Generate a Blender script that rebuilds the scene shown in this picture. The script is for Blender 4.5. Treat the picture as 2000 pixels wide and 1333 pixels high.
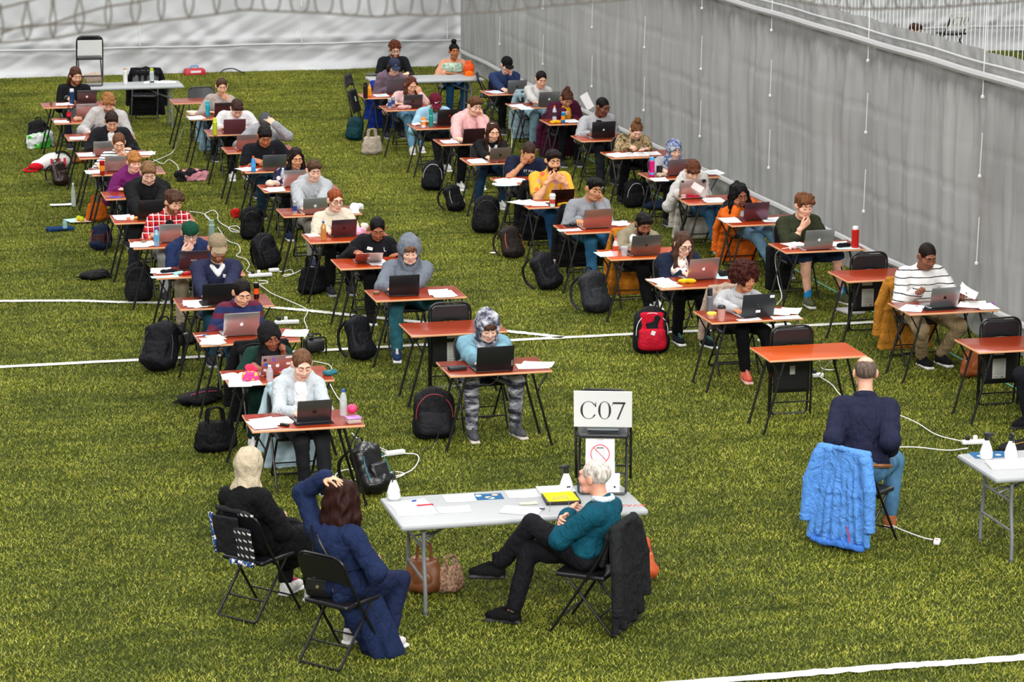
import bpy, math, random
import numpy as np
from mathutils import Vector, Matrix

for _o in list(bpy.data.objects):
    bpy.data.objects.remove(_o)
scene = bpy.context.scene
COL = scene.collection
random.seed(7)
RNG = np.random.default_rng(7)
PI = math.pi

# ------------------------------------------------------------------ camera
CAM_H, FOCAL, PITCH, ROLL, YAW = 6.5826, 5464.88, 0.216414, 0.00136, 0.242054
def _basis():
    cp, sp = math.cos(PITCH), math.sin(PITCH)
    fw = np.array([0, cp, -sp]); r = np.array([1., 0, 0]); u = np.array([0, sp, cp])
    c, s = math.cos(ROLL), math.sin(ROLL)
    r, u = c*r + s*u, -s*r + c*u
    R = np.array([[math.cos(YAW), math.sin(YAW), 0], [-math.sin(YAW), math.cos(YAW), 0], [0, 0, 1]])
    return R@fw, R@r, R@u
FW, RT, UP = _basis()
cam_data = bpy.data.cameras.new('camera')
cam = bpy.data.objects.new('camera', cam_data); COL.objects.link(cam)
cam_data.sensor_width = 36.0; cam_data.lens = FOCAL*36/2000
M = Matrix.Identity(4)
for i in range(3):
    M[i][0], M[i][1], M[i][2] = RT[i], UP[i], -FW[i]
M[2][3] = CAM_H
cam.matrix_world = M
cam_data.clip_start = .1; cam_data.clip_end = 400
cam_data.dof.use_dof = True; cam_data.dof.focus_distance = 28.0; cam_data.dof.aperture_fstop = 5.6
scene.camera = cam

# survey helpers: where a sight line meets a horizontal plane (z), a row plane (v) or the curtain plane (u)
CP = np.array([0, 0, CAM_H])
def _ray(x, y): return FW*FOCAL + RT*(x-1000) - UP*(y-666.5)
def G(x, y, z=0.): d = _ray(x, y); return CP + d*((z-CAM_H)/d[2])
def GV(x, y, v): d = _ray(x, y); return CP + d*(v/d[1])
def GU(x, y, u): d = _ray(x, y); return CP + d*(u/d[0])

# ------------------------------------------------------------------ light
world = bpy.data.worlds.new('hall_daylight'); scene.world = world; world.use_nodes = True
_bg = world.node_tree.nodes['Background']
_bg.inputs[0].default_value = (.93, .96, 1, 1); _bg.inputs[1].default_value = .36
def area(name, loc, size, energy, color=(1, .985, .96)):
    l = bpy.data.lights.new(name, 'AREA'); l.shape = 'RECTANGLE'; l.size, l.size_y = size
    l.energy = energy; l.color = color
    o = bpy.data.objects.new(name, l); COL.objects.link(o); o.location = loc
    return o
# rows of hall floodlights under the roof
for _i, _u in enumerate((-8, 6, 20)):
    for _j, _v in enumerate((14, 30, 46)):
        area('hall_and_fill_light', (_u, _v, 15), (5, 6), 1500)
for _u in (-10, 2, 14):   # unseen fill lights added behind the stand to brighten faces and the sign
    _l = area('hall_and_fill_light', (_u, -6, 13), (5, 4), 3300); _l.rotation_euler = (math.radians(62), 0, 0)
scene.view_settings.view_transform = 'Standard'; scene.view_settings.look = 'None'
scene.view_settings.exposure = -0.12; scene.view_settings.gamma = 1.0
scene.view_settings.use_curve_mapping = False

# ------------------------------------------------------------------ materials
def lin(h):
    h = h.lstrip('#'); c = [int(h[i:i+2], 16)/255 for i in (0, 2, 4)]
    return tuple(x/12.92 if x <= .04045 else ((x+.055)/1.055)**2.4 for x in c)
MATS = {}
class NB:
    def __init__(s, name):
        s.m = bpy.data.materials.new(name); s.m.use_nodes = True
        s.t = s.m.node_tree; s.p = s.t.nodes['Principled BSDF']
    def n(s, typ, **kw):
        nd = s.t.nodes.new('ShaderNode'+typ)
        for k, v in kw.items():
            if k in nd.inputs: nd.inputs[k].default_value = v
            else: setattr(nd, k, v)
        return nd
    def l(s, a, b): s.t.links.new(a, b)
    def coord(s, scale=(1, 1, 1), kind='Object'):
        tc = s.n('TexCoord'); mp = s.n('Mapping'); mp.inputs['Scale'].default_value = scale
        s.l(tc.outputs[kind], mp.inputs['Vector']); return mp.outputs['Vector']
    def noise(s, vec, scale, detail=3, rough=.55):
        nd = s.n('TexNoise'); nd.inputs['Scale'].default_value = scale; nd.inputs['Detail'].default_value = detail
        nd.inputs['Roughness'].default_value = rough
        s.l(vec, nd.inputs['Vector']); return nd.outputs['Fac']
    def ramp(s, fac, stops, interp='LINEAR'):
        r = s.n('ValToRGB'); cr = r.color_ramp; cr.interpolation = interp
        while len(cr.elements) > 1: cr.elements.remove(cr.elements[-1])
        cr.elements[0].position = stops[0][0]; cr.elements[0].color = (*stops[0][1], 1)
        for p, c in stops[1:]:
            e = cr.elements.new(p); e.color = (*c, 1)
        s.l(fac, r.inputs['Fac']); return r.outputs['Color']
    def mix(s, fac, a, b, blend='MIX'):
        m = s.n('Mix', data_type='RGBA', blend_type=blend)
        for i, v in ((0, fac), (6, a), (7, b)):
            if hasattr(v, 'node'): s.l(v, m.inputs[i])
            elif i == 0: m.inputs[0].default_value = v
            else: m.inputs[i].default_value = (*v, 1)
        return m.outputs[2]
    def math(s, op, a, b=0.):
        m = s.n('Math', operation=op)
        for i, v in ((0, a), (1, b)):
            if hasattr(v, 'node'): s.l(v, m.inputs[i])
            else: m.inputs[i].default_value = v
        return m.outputs[0]
    def bump(s, h, strength=.3, dist=.01):
        b = s.n('Bump'); b.inputs['Strength'].default_value = strength; b.inputs['Distance'].default_value = dist
        s.l(h, b.inputs['Height']); s.l(b.outputs['Normal'], s.p.inputs['Normal'])
    def base(s, v):
        if hasattr(v, 'node'): s.l(v, s.p.inputs['Base Color'])
        else: s.p.inputs['Base Color'].default_value = (*v, 1)
    def done(s, rough=.6, metal=0., spec=.5, **kw):
        s.p.inputs['Roughness'].default_value = rough; s.p.inputs['Metallic'].default_value = metal
        s.p.inputs['Specular IOR Level'].default_value = spec
        for k, v in kw.items(): s.p.inputs[k].default_value = v
        return s.m
def sc3(c, f): return tuple(min(1, x*f) for x in c)
def cached(f):
    def g(*a, **k):
        key = (f.__name__, a, tuple(sorted(k.items())))
        if key not in MATS: MATS[key] = f(*a, **k)
        return MATS[key]
    return g
@cached
def cloth(h, rough=.85, fold=.5):
    b = NB('cloth'); c = lin(h); v = b.coord()
    n1 = b.noise(v, 9, 3); n2 = b.noise(v, 160, 2); n3 = b.noise(b.coord((1.5, 1.5, .9)), 10, 3); n3.node.inputs['Distortion'].default_value = 1.6
    b.base(b.mix(n1, sc3(c, .86), sc3(c, 1.12)))
    b.bump(b.math('ADD', n3, b.math('MULTIPLY', n2, .02)), fold+.3, .032)
    return b.done(rough, spec=.14)
@cached
def denim(h):
    b = NB('denim'); c = lin(h); v = b.coord(); n1 = b.noise(v, 7, 3); n2 = b.noise(v, 220, 2)
    b.base(b.mix(b.ramp(n1, [(.3, (0, 0, 0)), (.7, (1, 1, 1))]), sc3(c, .7), sc3(c, 1.3)))
    b.bump(b.math('ADD', n1, b.math('MULTIPLY', n2, .2)), .5, .015); return b.done(.85, spec=.2)
@cached
def stripes(ha, hb, scale, width=.5, axis=2, off=0.):
    b = NB('striped_cloth'); v = b.coord(); sep = b.n('SeparateXYZ'); b.l(v, sep.inputs[0])
    n1 = b.noise(v, 8, 2)
    z = b.math('ADD', sep.outputs[axis], b.math('MULTIPLY', n1, .02))
    fr = b.math('FRACT', b.math('ADD', b.math('MULTIPLY', z, scale), off))
    st = b.math('LESS_THAN', fr, width)
    b.base(b.mix(st, lin(ha), lin(hb))); b.bump(n1, .5, .02); return b.done(.85, spec=.2)
@cached
def plaid(ha, hb, hc, scale=22):
    b = NB('plaid_cloth'); v = b.coord(); sep = b.n('SeparateXYZ'); b.l(v, sep.inputs[0])
    f = lambda ax, o, w, k=1.: b.math('LESS_THAN', b.math('FRACT', b.math('ADD', b.math('MULTIPLY', sep.outputs[ax], scale*k), o)), w)
    x1, z1 = f(0, 0, .4), f(2, .3, .4); x2, z2 = f(0, .15, .12), f(2, .45, .12)
    c = b.mix(b.math('MULTIPLY', b.math('ADD', x1, z1), .5), lin(ha), lin(hb))
    c = b.mix(b.math('MAXIMUM', x2, z2), c, lin(hc)); b.base(c)
    b.bump(b.noise(v, 9, 3), .5, .02); return b.done(.85, spec=.2)
@cached
def blotch(cols, scale=14, detail=2, stretch=(1, 1, 1)):
    """camouflage and printed flowers: flat patches of a few colours"""
    b = NB('patterned_cloth'); v = b.coord(stretch); n = b.noise(v, scale, detail)
    k = len(cols); st = [(0 if i == 0 else .34+.32*i/k, lin(c)) for i, c in enumerate(cols)]
    b.base(b.ramp(n, st, 'CONSTANT')); b.bump(b.noise(v, 9, 3), .4, .02); return b.done(.85, spec=.2)
@cached
def floral(ground, cols, scale=16, dens=.5):
    b = NB('floral_cloth'); v = b.coord(); vo = b.n('TexVoronoi'); vo.inputs['Scale'].default_value = scale
    b.l(v, vo.inputs['Vector'])
    k = len(cols); sepc = b.n('SeparateColor'); b.l(vo.outputs['Color'], sepc.inputs[0])
    pal = b.ramp(sepc.outputs[0], [(i/k, lin(c)) for i, c in enumerate(cols)], 'CONSTANT')
    spot = b.math('MULTIPLY', b.math('LESS_THAN', vo.outputs['Distance'], .42), b.math('LESS_THAN', sepc.outputs[1], dens))
    b.base(b.mix(spot, lin(ground), pal)); b.bump(b.noise(v, 9, 3), .4, .02); return b.done(.85, spec=.2)
@cached
def skin(h):
    b = NB('skin'); c = lin(h); v = b.coord(); n = b.noise(v, 25, 3)
    b.base(b.mix(n, sc3(c, .9), sc3((c[0]*1.05, c[1], c[2]), 1.06)))
    return b.done(.5, spec=.35, **{'Subsurface Weight': .08, 'Subsurface Scale': .01})
@cached
def hairm(h):
    b = NB('hair'); c = lin(h); v = b.coord((70, 70, 10)); n = b.noise(v, 1, 3); n2 = b.noise(b.coord(), 14, 2)
    b.base(b.mix(b.ramp(n, [(.3, (0, 0, 0)), (.72, (1, 1, 1))]), sc3(c, .42), sc3(c, 1.45))); b.bump(b.math('ADD', n, n2), .5, .005); return b.done(.55, spec=.12)
@cached
def plain(h, rough=.5, metal=0., spec=.5, name='paint'):
    b = NB(name); v = b.coord(); n = b.noise(v, 30, 2); c = lin(h)
    b.base(b.mix(n, sc3(c, .95), sc3(c, 1.04))); return b.done(rough, metal, spec)
@cached
def alu(h, rough=.32):
    b = NB('aluminium'); v = b.coord((200, 6, 200)); n = b.noise(v, 1, 2); c = lin(h)
    b.base(b.mix(n, sc3(c, .95), sc3(c, 1.05))); return b.done(rough, .85, .5)
@cached
def vinyl(h, rough=.35):
    b = NB('vinyl'); v = b.coord(); n = b.noise(v, 260, 2); b.base(lin(h)); b.bump(n, .1, .002); return b.done(rough, spec=.5)
@cached
def paper(h):
    b = NB('paper'); v = b.coord((1, 30, 1)); c = lin(h); n = b.noise(v, 5, 2)
    b.base(b.mix(n, sc3(c, .93), c)); return b.done(.8, spec=.2)
@cached
def glassy(h, a=.35):
    b = NB('clear_plastic'); b.base(lin(h)); return b.done(.12, spec=.6, Alpha=a)
@cached
def laminate(shade):
    b = NB('red_laminate'); v = b.coord((1, 5, 1)); n = b.noise(v, 4, 4); n2 = b.noise(b.coord(), 2.2, 2)
    ca, cb = (lin('#8e2a0e'), lin('#ae3e12')) if shade < 1.3 else (lin('#a03c08'), lin('#b4480a'))
    b.base(b.mix(b.math('MULTIPLY', b.math('ADD', n, n2), .5), sc3(ca, shade), sc3(cb, shade)))
    b.bump(n, .03, .002); return b.done(.22, spec=.26)

# ------------------------------------------------------------------ meshes
def mesh_np(name, V, F, mats=(), mi=None, smooth=True):
    """V (n,3), F list of (m,k) integer arrays (k = 3 or 4)"""
    if isinstance(F, np.ndarray): F = [F]
    F = [f for f in F if len(f)]
    me = bpy.data.meshes.new(name)
    me.vertices.add(len(V)); me.vertices.foreach_set('co', np.asarray(V, np.float32).ravel())
    idx = np.concatenate([f.ravel() for f in F]); tot = np.concatenate([np.full(len(f), f.shape[1]) for f in F])
    me.loops.add(len(idx)); me.loops.foreach_set('vertex_index', idx.astype(np.int32))
    me.polygons.add(len(tot)); me.polygons.foreach_set('loop_start', (np.cumsum(tot)-tot).astype(np.int32))
    me.polygons.foreach_set('loop_total', tot.astype(np.int32))
    if mi is not None: me.polygons.foreach_set('material_index', np.asarray(mi, np.int32))
    me.polygons.foreach_set('use_smooth', np.full(len(tot), smooth, bool))
    for m in mats: me.materials.append(m)
    me.update(calc_edges=True); me.validate()
    return me
class MB:
    """collects simple shapes; every shape gets a material slot number"""
    def __init__(s): s.v = []; s.f = []; s.mi = []; s.n = 0
    def add(s, V, F, m=0):
        V = np.asarray(V, float).reshape(-1, 3)
        for f in F: s.f.append([i+s.n for i in f]); s.mi.append(m)
        s.v.append(V); s.n += len(V); return s
    def box(s, c, size, R=None, m=0, bev=0., top=None, topm=None):
        """bevelled box, centre c, full size; top = (sx, sy) scale of the upper face"""
        hx, hy, hz = [x/2 for x in size]; b = min(bev, hx*.98, hy*.98, hz*.98); V = []; F = []
        tx, ty = top or (1, 1)
        if b <= 0:
            for z, kx, ky in ((-hz, 1, 1), (hz, tx, ty)):
                V += [(-hx*kx, -hy*ky, z), (hx*kx, -hy*ky, z), (hx*kx, hy*ky, z), (-hx*kx, hy*ky, z)]
            F = [(3, 2, 1, 0), (4, 5, 6, 7), (0, 1, 5, 4), (1, 2, 6, 5), (2, 3, 7, 6), (3, 0, 4, 7)]
        else:
            rings = []
            for z, ins in ((-hz, b), (-hz+b*.3, b*.3), (-hz+b, 0), (hz-b, 0), (hz-b*.3, b*.3), (hz, b)):
                kx, ky = (tx, ty) if z > 0 else (1, 1)
                X, Y = hx*kx-ins, hy*ky-ins; rb = max(b*1.0-ins*.5, 1e-4); ring = []
                for cx, cy, a0 in ((X-rb, Y-rb, 0), (-X+rb, Y-rb, 90), (-X+rb, -Y+rb, 180), (X-rb, -Y+rb, 270)):
                    for a in (0, 45, 90):
                        t = math.radians(a0+a); ring.append((cx+rb*math.cos(t), cy+rb*math.sin(t), z))
                rings.append(ring)
            V = [p for r in rings for p in r]; n = 12
            for i in range(5):
                for j in range(n):
                    a, c2 = i*n+j, i*n+(j+1) % n; F.append((a, c2, c2+n, a+n))
            F.append(tuple(range(n-1, -1, -1))); F.append(tuple(range(5*n, 6*n)))
        V = np.array(V)
        if R is not None: V = V@np.asarray(R).T
        nf = len(F); s.add(V+np.asarray(c), F, m)
        if topm is not None: s.mi[-1 if b > 0 else -5] = topm
        return s
    def tube(s, pts, r, n=8, m=0, closed=False, cap=True):
        pts = np.asarray(pts, float); k = len(pts); rr = np.full(k, r) if np.isscalar(r) else np.asarray(r, float)
        T = np.gradient(pts, axis=0) if not closed else np.roll(pts, -1, 0)-np.roll(pts, 1, 0)
        T /= np.linalg.norm(T, axis=1)[:, None]+1e-12
        ref = np.array([0, 0, 1.]) if abs(T[0][2]) < .9 else np.array([1., 0, 0])
        V = []; nv = np.cross(T[0], ref); nv /= np.linalg.norm(nv)
        for i in range(k):
            nv = nv-T[i]*(nv@T[i]); nv /= np.linalg.norm(nv)+1e-12; bv = np.cross(T[i], nv)
            for j in range(n):
                a = 2*PI*j/n; V.append(pts[i]+rr[i]*(math.cos(a)*nv+math.sin(a)*bv))
        F = []
        for i in range(k if closed else k-1):
            for j in range(n):
                a, b2 = i*n+j, i*n+(j+1) % n; i2 = ((i+1) % k)*n
                F.append((a, b2, i2+(j+1) % n, i2+j))
        if cap and not closed: F += [tuple(range(n-1, -1, -1)), tuple(range((k-1)*n, k*n))]
        return s.add(V, F, m)
    def lathe(s, prof, c=(0, 0, 0), n=14, m=0, R=None):
        """prof: (radius, z[, material]) list bottom to top"""
        V = []; F = []; ms = []
        for p in prof:
            for j in range(n):
                a = 2*PI*j/n; V.append((p[0]*math.cos(a), p[0]*math.sin(a), p[1]))
        V = np.array(V)
        if R is not None: V = V@np.asarray(R).T
        k = len(prof)
        for i in range(k-1):
            mm = prof[i+1][2] if len(prof[i+1]) > 2 else m
            s.add(V[i*n:(i+2)*n]+np.asarray(c), [(j, (j+1) % n, n+(j+1) % n, n+j) for j in range(n)], mm)
        s.add(V[:n]+np.asarray(c), [tuple(range(n-1, -1, -1))], prof[0][2] if len(prof[0]) > 2 else m)
        s.add(V[-n:]+np.asarray(c), [tuple(range(n))], prof[-1][2] if len(prof[-1]) > 2 else m)
        return s
    def prism(s, poly, z0, z1, m=0, R=None, c=(0, 0, 0)):
        n = len(poly); V = np.array([(x, y, z0) for x, y in poly]+[(x, y, z1) for x, y in poly], float)
        if R is not None: V = V@np.asarray(R).T
        return s.add(V+np.asarray(c), [tuple(range(n-1, -1, -1)), tuple(range(n, 2*n))]+[(i, (i+1) % n, n+(i+1) % n, n+i) for i in range(n)], m)
    def mesh(s, name, mats, smooth=None):
        me = bpy.data.meshes.new(name)
        V = np.concatenate(s.v) if s.v else np.zeros((0, 3))
        me.from_pydata([tuple(p) for p in V], [], s.f)
        for m in mats: me.materials.append(m)
        me.polygons.foreach_set('material_index', np.array(s.mi, np.int32))
        me.polygons.foreach_set('use_smooth', np.full(len(s.mi), True if smooth is None else smooth, bool))
        me.update()
        if smooth is None and hasattr(me, 'set_sharp_from_angle'): me.set_sharp_from_angle(angle=math.radians(40))
        return me
def link(name, me, parent=None, loc=None, rot=None, mats=None, scale=None):
    o = bpy.data.objects.new(name, me); COL.objects.link(o)
    if parent is not None: o.parent = parent
    if loc is not None: o.location = tuple(loc)
    if rot is not None: o.rotation_euler = rot
    if scale is not None: o.scale = scale if hasattr(scale, '__len__') else (scale,)*3
    if mats:
        for i, m in enumerate(mats):
            if m is not None and i < len(o.material_slots):
                o.material_slots[i].link = 'OBJECT'; o.material_slots[i].material = m
    return o
def empty(name, loc=(0, 0, 0), rz=0., rot=None):
    o = bpy.data.objects.new(name, None); COL.objects.link(o); o.empty_display_size = .1
    o.location = tuple(loc); o.rotation_euler = rot or (0, 0, rz); return o
LABELS = {}
def tag(o, label, cat, group=None, kind=None):
    o['label'] = label; o['category'] = cat
    if group: o['group'] = group
    if kind: o['kind'] = kind
    return o
TEMPL = {}
def templ(key, f):
    if key not in TEMPL: TEMPL[key] = f()
    return TEMPL[key]
def rx(a): c, s = math.cos(a), math.sin(a); return np.array([[1, 0, 0], [0, c, -s], [0, s, c]])
def ry(a): c, s = math.cos(a), math.sin(a); return np.array([[c, 0, s], [0, 1, 0], [-s, 0, c]])
def rz(a): c, s = math.cos(a), math.sin(a); return np.array([[c, -s, 0], [s, c, 0], [0, 0, 1]])
rad = math.radians
def arr(*a): return np.array(a, float)
def nrm(v): return v/(np.linalg.norm(v)+1e-12)
def smooth_path(pts, n=6, closed=False):
    """Catmull-Rom through the points"""
    P = [np.asarray(p, float) for p in pts]; out = []
    k = len(P)
    for i in range(k if closed else k-1):
        p0 = P[(i-1) % k] if closed or i > 0 else 2*P[0]-P[1]
        p1, p2 = P[i], P[(i+1) % k]
        p3 = P[(i+2) % k] if closed or i+2 < k else 2*P[-1]-P[-2]
        for j in range(n):
            t = j/n; out.append(.5*((2*p1)+(p2-p0)*t+(2*p0-5*p1+4*p2-p3)*t*t+(3*p1-p0-3*p2+p3)*t**3))
    if not closed: out.append(P[-1])
    return np.array(out)
def round_path(pts, r, n=4):
    """polyline with its inner corners rounded"""
    P = [np.asarray(p, float) for p in pts]; out = [P[0]]
    for a, b, c in zip(P[:-2], P[1:-1], P[2:]):
        la, lc = np.linalg.norm(a-b), np.linalg.norm(c-b); q = min(r, la*.49, lc*.49)
        s, e = b+(a-b)/la*q, b+(c-b)/lc*q
        for j in range(n+1):
            t = j/n; out.append((1-t)**2*s+2*t*(1-t)*b+t*t*e)
    out.append(P[-1]); return np.array(out)

# ------------------------------------------------------------------ soft modelling: distance fields to a surface
class Pr:
    def __init__(s, kind, a, b=None, ra=0, rb=0, lab=0, k=None, R=None, sub=False):
        s.kind = kind; s.a = np.asarray(a, np.float32); s.lab = lab; s.k = k; s.sub = sub
        s.b = None if b is None else np.asarray(b, np.float32); s.ra = ra; s.rb = rb
        s.R = None if R is None else np.asarray(R, np.float32)
        if kind == 'c':
            m = max(ra, rb); s.lo = np.minimum(s.a, s.b)-m; s.hi = np.maximum(s.a, s.b)+m
        else:
            h = np.abs(s.R)@s.b if s.R is not None else s.b
            if s.R is not None and kind == 'e': h = np.full(3, s.b.max())
            s.lo, s.hi = s.a-h, s.a+h
    def d(s, P):
        if s.kind == 'c':
            ab = s.b-s.a; pa = P-s.a; t = np.clip((pa@ab)/(float(ab@ab)+1e-9), 0, 1)
            q = pa-t[..., None]*ab
            return np.sqrt((q*q).sum(-1))-(s.ra+(s.rb-s.ra)*t)
        p = P-s.a
        if s.R is not None: p = p@s.R
        if s.kind == 'e':
            q = p/s.b; k0 = np.sqrt((q*q).sum(-1)); q = q/s.b; k1 = np.sqrt((q*q).sum(-1))+1e-6
            return k0*(k0-1)/k1
        q = np.abs(p)-s.b+s.ra
        return np.sqrt((np.maximum(q, 0)**2).sum(-1))+np.minimum(q.max(-1), 0)-s.ra
def C(a, b, ra, rb=None, lab=0, k=None, sub=False): return Pr('c', a, b, ra, ra if rb is None else rb, lab, k, sub=sub)
def E(c, r, R=None, lab=0, k=None, sub=False): return Pr('e', c, (r,)*3 if np.isscalar(r) else r, lab=lab, k=k, R=R, sub=sub)
def B(c, h, r=.01, R=None, lab=0, k=None, sub=False): return Pr('b', c, h, r, lab=lab, k=k, R=R, sub=sub)
def wob(P, amp, f, seed=0.):
    x, y, z = P[..., 0]*f+seed, P[..., 1]*f+seed*1.7, P[..., 2]*f-seed
    return amp*(np.sin(x*1.3+1.7*np.sin(y*.9+z*.4))+np.sin(y*1.5+1.3*np.sin(z*1.1+x*.5))+np.sin(z*1.2+1.5*np.sin(x*.8+y*.7)))/2
def nets(prims, vox=.015, k=.03, noise=None):
    pos = [p for p in prims if not p.sub]
    lo = np.min([p.lo for p in pos], 0)-3*vox; hi = np.max([p.hi for p in pos], 0)+3*vox
    n = np.ceil((hi-lo)/vox).astype(int)+1
    ax = [(lo[i]+vox*np.arange(n[i])).astype(np.float32) for i in range(3)]
    P = np.stack(np.meshgrid(*ax, indexing='ij'), -1)
    D = np.full(n, .3, np.float32)
    for p in prims:
        kk = k if p.k is None else p.k; pad = kk+3*vox
        i0 = np.clip(((p.lo-pad-lo)/vox).astype(int), 0, n); i1 = np.clip(((p.hi+pad-lo)/vox).astype(int)+2, 0, n)
        if (i1 <= i0).any(): continue
        sl = tuple(slice(a, b) for a, b in zip(i0, i1)); d = p.d(P[sl]); o = D[sl]
        if p.sub:
            d = -d; h = np.clip(.5-.5*(o-d)/max(kk, 1e-5), 0, 1); D[sl] = o+(d-o)*h+kk*h*(1-h)
        else:
            h = np.clip(.5+.5*(o-d)/max(kk, 1e-5), 0, 1); D[sl] = o+(d-o)*h-kk*h*(1-h)
    if noise: D = D+wob(P, *noise[:3]).astype(np.float32)
    if noise and len(noise) > 3: D = D+wob(P, noise[3], noise[4], 3.).astype(np.float32)
    S = D < 0; c = S[:-1, :-1, :-1].astype(np.int8)
    cnt = sum(S[i:n[0]-1+i, j:n[1]-1+j, m:n[2]-1+m].astype(np.int8) for i in (0, 1) for j in (0, 1) for m in (0, 1))
    act = (cnt > 0) & (cnt < 8); I = np.argwhere(act)
    ids = np.full(act.shape, -1, np.int32); ids[act] = np.arange(len(I))
    cor = np.array([(i, j, m) for i in (0, 1) for j in (0, 1) for m in (0, 1)])
    val = np.stack([D[tuple((I+q).T)] for q in cor], 1)
    acc = np.zeros((len(I), 3)); num = np.zeros(len(I))
    for a in range(8):
        for b in range(a+1, 8):
            if np.abs(cor[a]-cor[b]).sum() != 1: continue
            va, vb = val[:, a], val[:, b]; m = (va < 0) != (vb < 0)
            t = np.where(m, va/(va-vb+1e-12), 0)
            acc += np.where(m[:, None], cor[a]+t[:, None]*(cor[b]-cor[a]), 0); num += m
    V = lo+vox*(I+acc/num[:, None])
    F = []
    for axn in range(3):
        o1, o2 = [(1, 2), (2, 0), (0, 1)][axn]
        sa = [slice(None)]*3; sb = [slice(None)]*3
        sa[axn] = slice(0, -1); sb[axn] = slice(1, None)
        ch = S[tuple(sa)] != S[tuple(sb)]; J = np.argwhere(ch)
        J = J[(J[:, o1] > 0) & (J[:, o2] > 0)]
        e1 = np.zeros(3, int); e1[o1] = 1; e2 = np.zeros(3, int); e2[o2] = 1
        g = lambda Q: ids[tuple(np.minimum(Q, np.array(act.shape)-1).T)]
        q = np.stack([g(J-e1-e2), g(J-e2), g(J), g(J-e1)], 1)
        ins = S[tuple(J.T)]; q[~ins] = q[~ins][:, ::-1]
        F.append(q[(q >= 0).all(1)])
    F = np.concatenate(F)
    return V, F
def flabels(V, F, prims):
    c = V[F].mean(1).astype(np.float32); best = np.full(len(c), 9.); lab = np.zeros(len(c), int)
    for p in prims:
        if p.sub: continue
        d = p.d(c); m = d < best; best[m] = d[m]; lab[m] = p.lab
    return lab
def vnormals(V, F):
    fn = np.cross(V[F[:, 2]]-V[F[:, 0]], V[F[:, 3]]-V[F[:, 1]]); N = np.zeros_like(V)
    for i in range(4): np.add.at(N, F[:, i], fn)
    return N/(np.linalg.norm(N, axis=1)[:, None]+1e-12)
def shell(V, F, N, keep, off, edge=.002):
    """garment: the kept faces moved off the body, with smoothed hems drawn in to the skin"""
    f = F[keep]; used, inv = np.unique(f, return_inverse=True); f = inv.reshape(f.shape)
    v = V[used].copy(); nn = N[used]
    e = np.concatenate([f[:, [i, (i+1) % 4]] for i in range(4)]); es = np.sort(e, 1)
    key, cnt = np.unique(es, axis=0, return_counts=True); bd = key[cnt == 1]
    isb = np.zeros(len(v), bool); isb[bd.ravel()] = True
    for _ in range(6):
        s = np.zeros_like(v); c = np.zeros(len(v))
        np.add.at(s, bd[:, 0], v[bd[:, 1]]); np.add.at(s, bd[:, 1], v[bd[:, 0]])
        np.add.at(c, bd[:, 0], 1); np.add.at(c, bd[:, 1], 1)
        m = isb & (c == 2); v[m] = .4*v[m]+.6*s[m]/c[m, None]
    v += nn*np.where(isb, edge, off)[:, None]
    return v, f
def soft(name, prims, mats, vox=.012, k=.03, noise=None):
    """one mesh from a distance field; labels become material slots"""
    V, F = nets(prims, vox, k, noise); return mesh_np(name, V, F, mats, flabels(V, F, prims))
# ------------------------------------------------------------------ the setting
def turf_mat(line=False):
    b = NB('white_turf' if line else 'green_turf'); v = b.coord()
    n1 = b.noise(b.coord((1, .5, 1)), 210, 3, .7); n2 = b.noise(v, 45, 3, .6)
    n3 = b.noise(b.coord((.45, 1, 1)), 1.1, 4, .6); n4 = b.noise(b.coord((.25, 1.2, 1)), 5, 3)
    h = b.math('ADD', n1, b.math('MULTIPLY', n2, .5))
    if line:
        b.base(b.ramp(n1, [(.3, lin('#9aa38c')), (.5, lin('#f4f4f0'))]))
    else:
        fine = b.ramp(n1, [(.3, lin('#161d06')), (.5, lin('#333e10')), (.7, lin('#5a651f'))])
        broad = b.ramp(b.math('ADD', b.math('MULTIPLY', n3, .6), b.math('MULTIPLY', n4, .4)), [(.32, (.55, .6, .5)), (.68, (1.25, 1.2, 1.1))])
        b.base(b.mix(1., fine, broad, 'MULTIPLY'))
    b.bump(h, .8, .012); return b.done(.75, spec=.15)
TURF, TURFW = turf_mat(), turf_mat(True)
def blade_mat():
    b = NB('grass_blade'); g = b.n('NewGeometry'); v = b.coord(); oi = b.n('ObjectInfo')
    tc = b.n('NewGeometry'); mp = b.n('Mapping'); mp.inputs['Scale'].default_value = (.5, 1, 1); b.l(tc.outputs['Position'], mp.inputs['Vector'])
    n3 = b.noise(mp.outputs['Vector'], .9, 4, .65); mp2 = b.n('Mapping'); mp2.inputs['Scale'].default_value = (.35, 1.2, 1); b.l(tc.outputs['Position'], mp2.inputs['Vector'])
    n4 = b.noise(mp2.outputs['Vector'], 4.5, 3, .6)
    sp_ = b.n('SeparateXYZ'); b.l(tc.outputs['Position'], sp_.inputs[0])
    lane = b.math('LESS_THAN', b.math('FRACT', b.math('ADD', b.math('MULTIPLY', sp_.outputs[0], .25), b.math('MULTIPLY', n3, .3))), .5)
    c = b.ramp(g.outputs['Random Per Island'], [(0., lin('#36400c')), (.35, lin('#6a761c')), (.75, lin('#989d33')), (1., lin('#cac66c'))])
    m = b.ramp(b.math('ADD', b.math('ADD', b.math('MULTIPLY', n3, .55), b.math('MULTIPLY', n4, .42)), b.math('MULTIPLY', lane, .03)), [(.38, (.42, .47, .4)), (.6, (1.2, 1.16, 1.0))])
    b.base(b.mix(1., c, m, 'MULTIPLY')); return b.done(.6, spec=.25)
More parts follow.
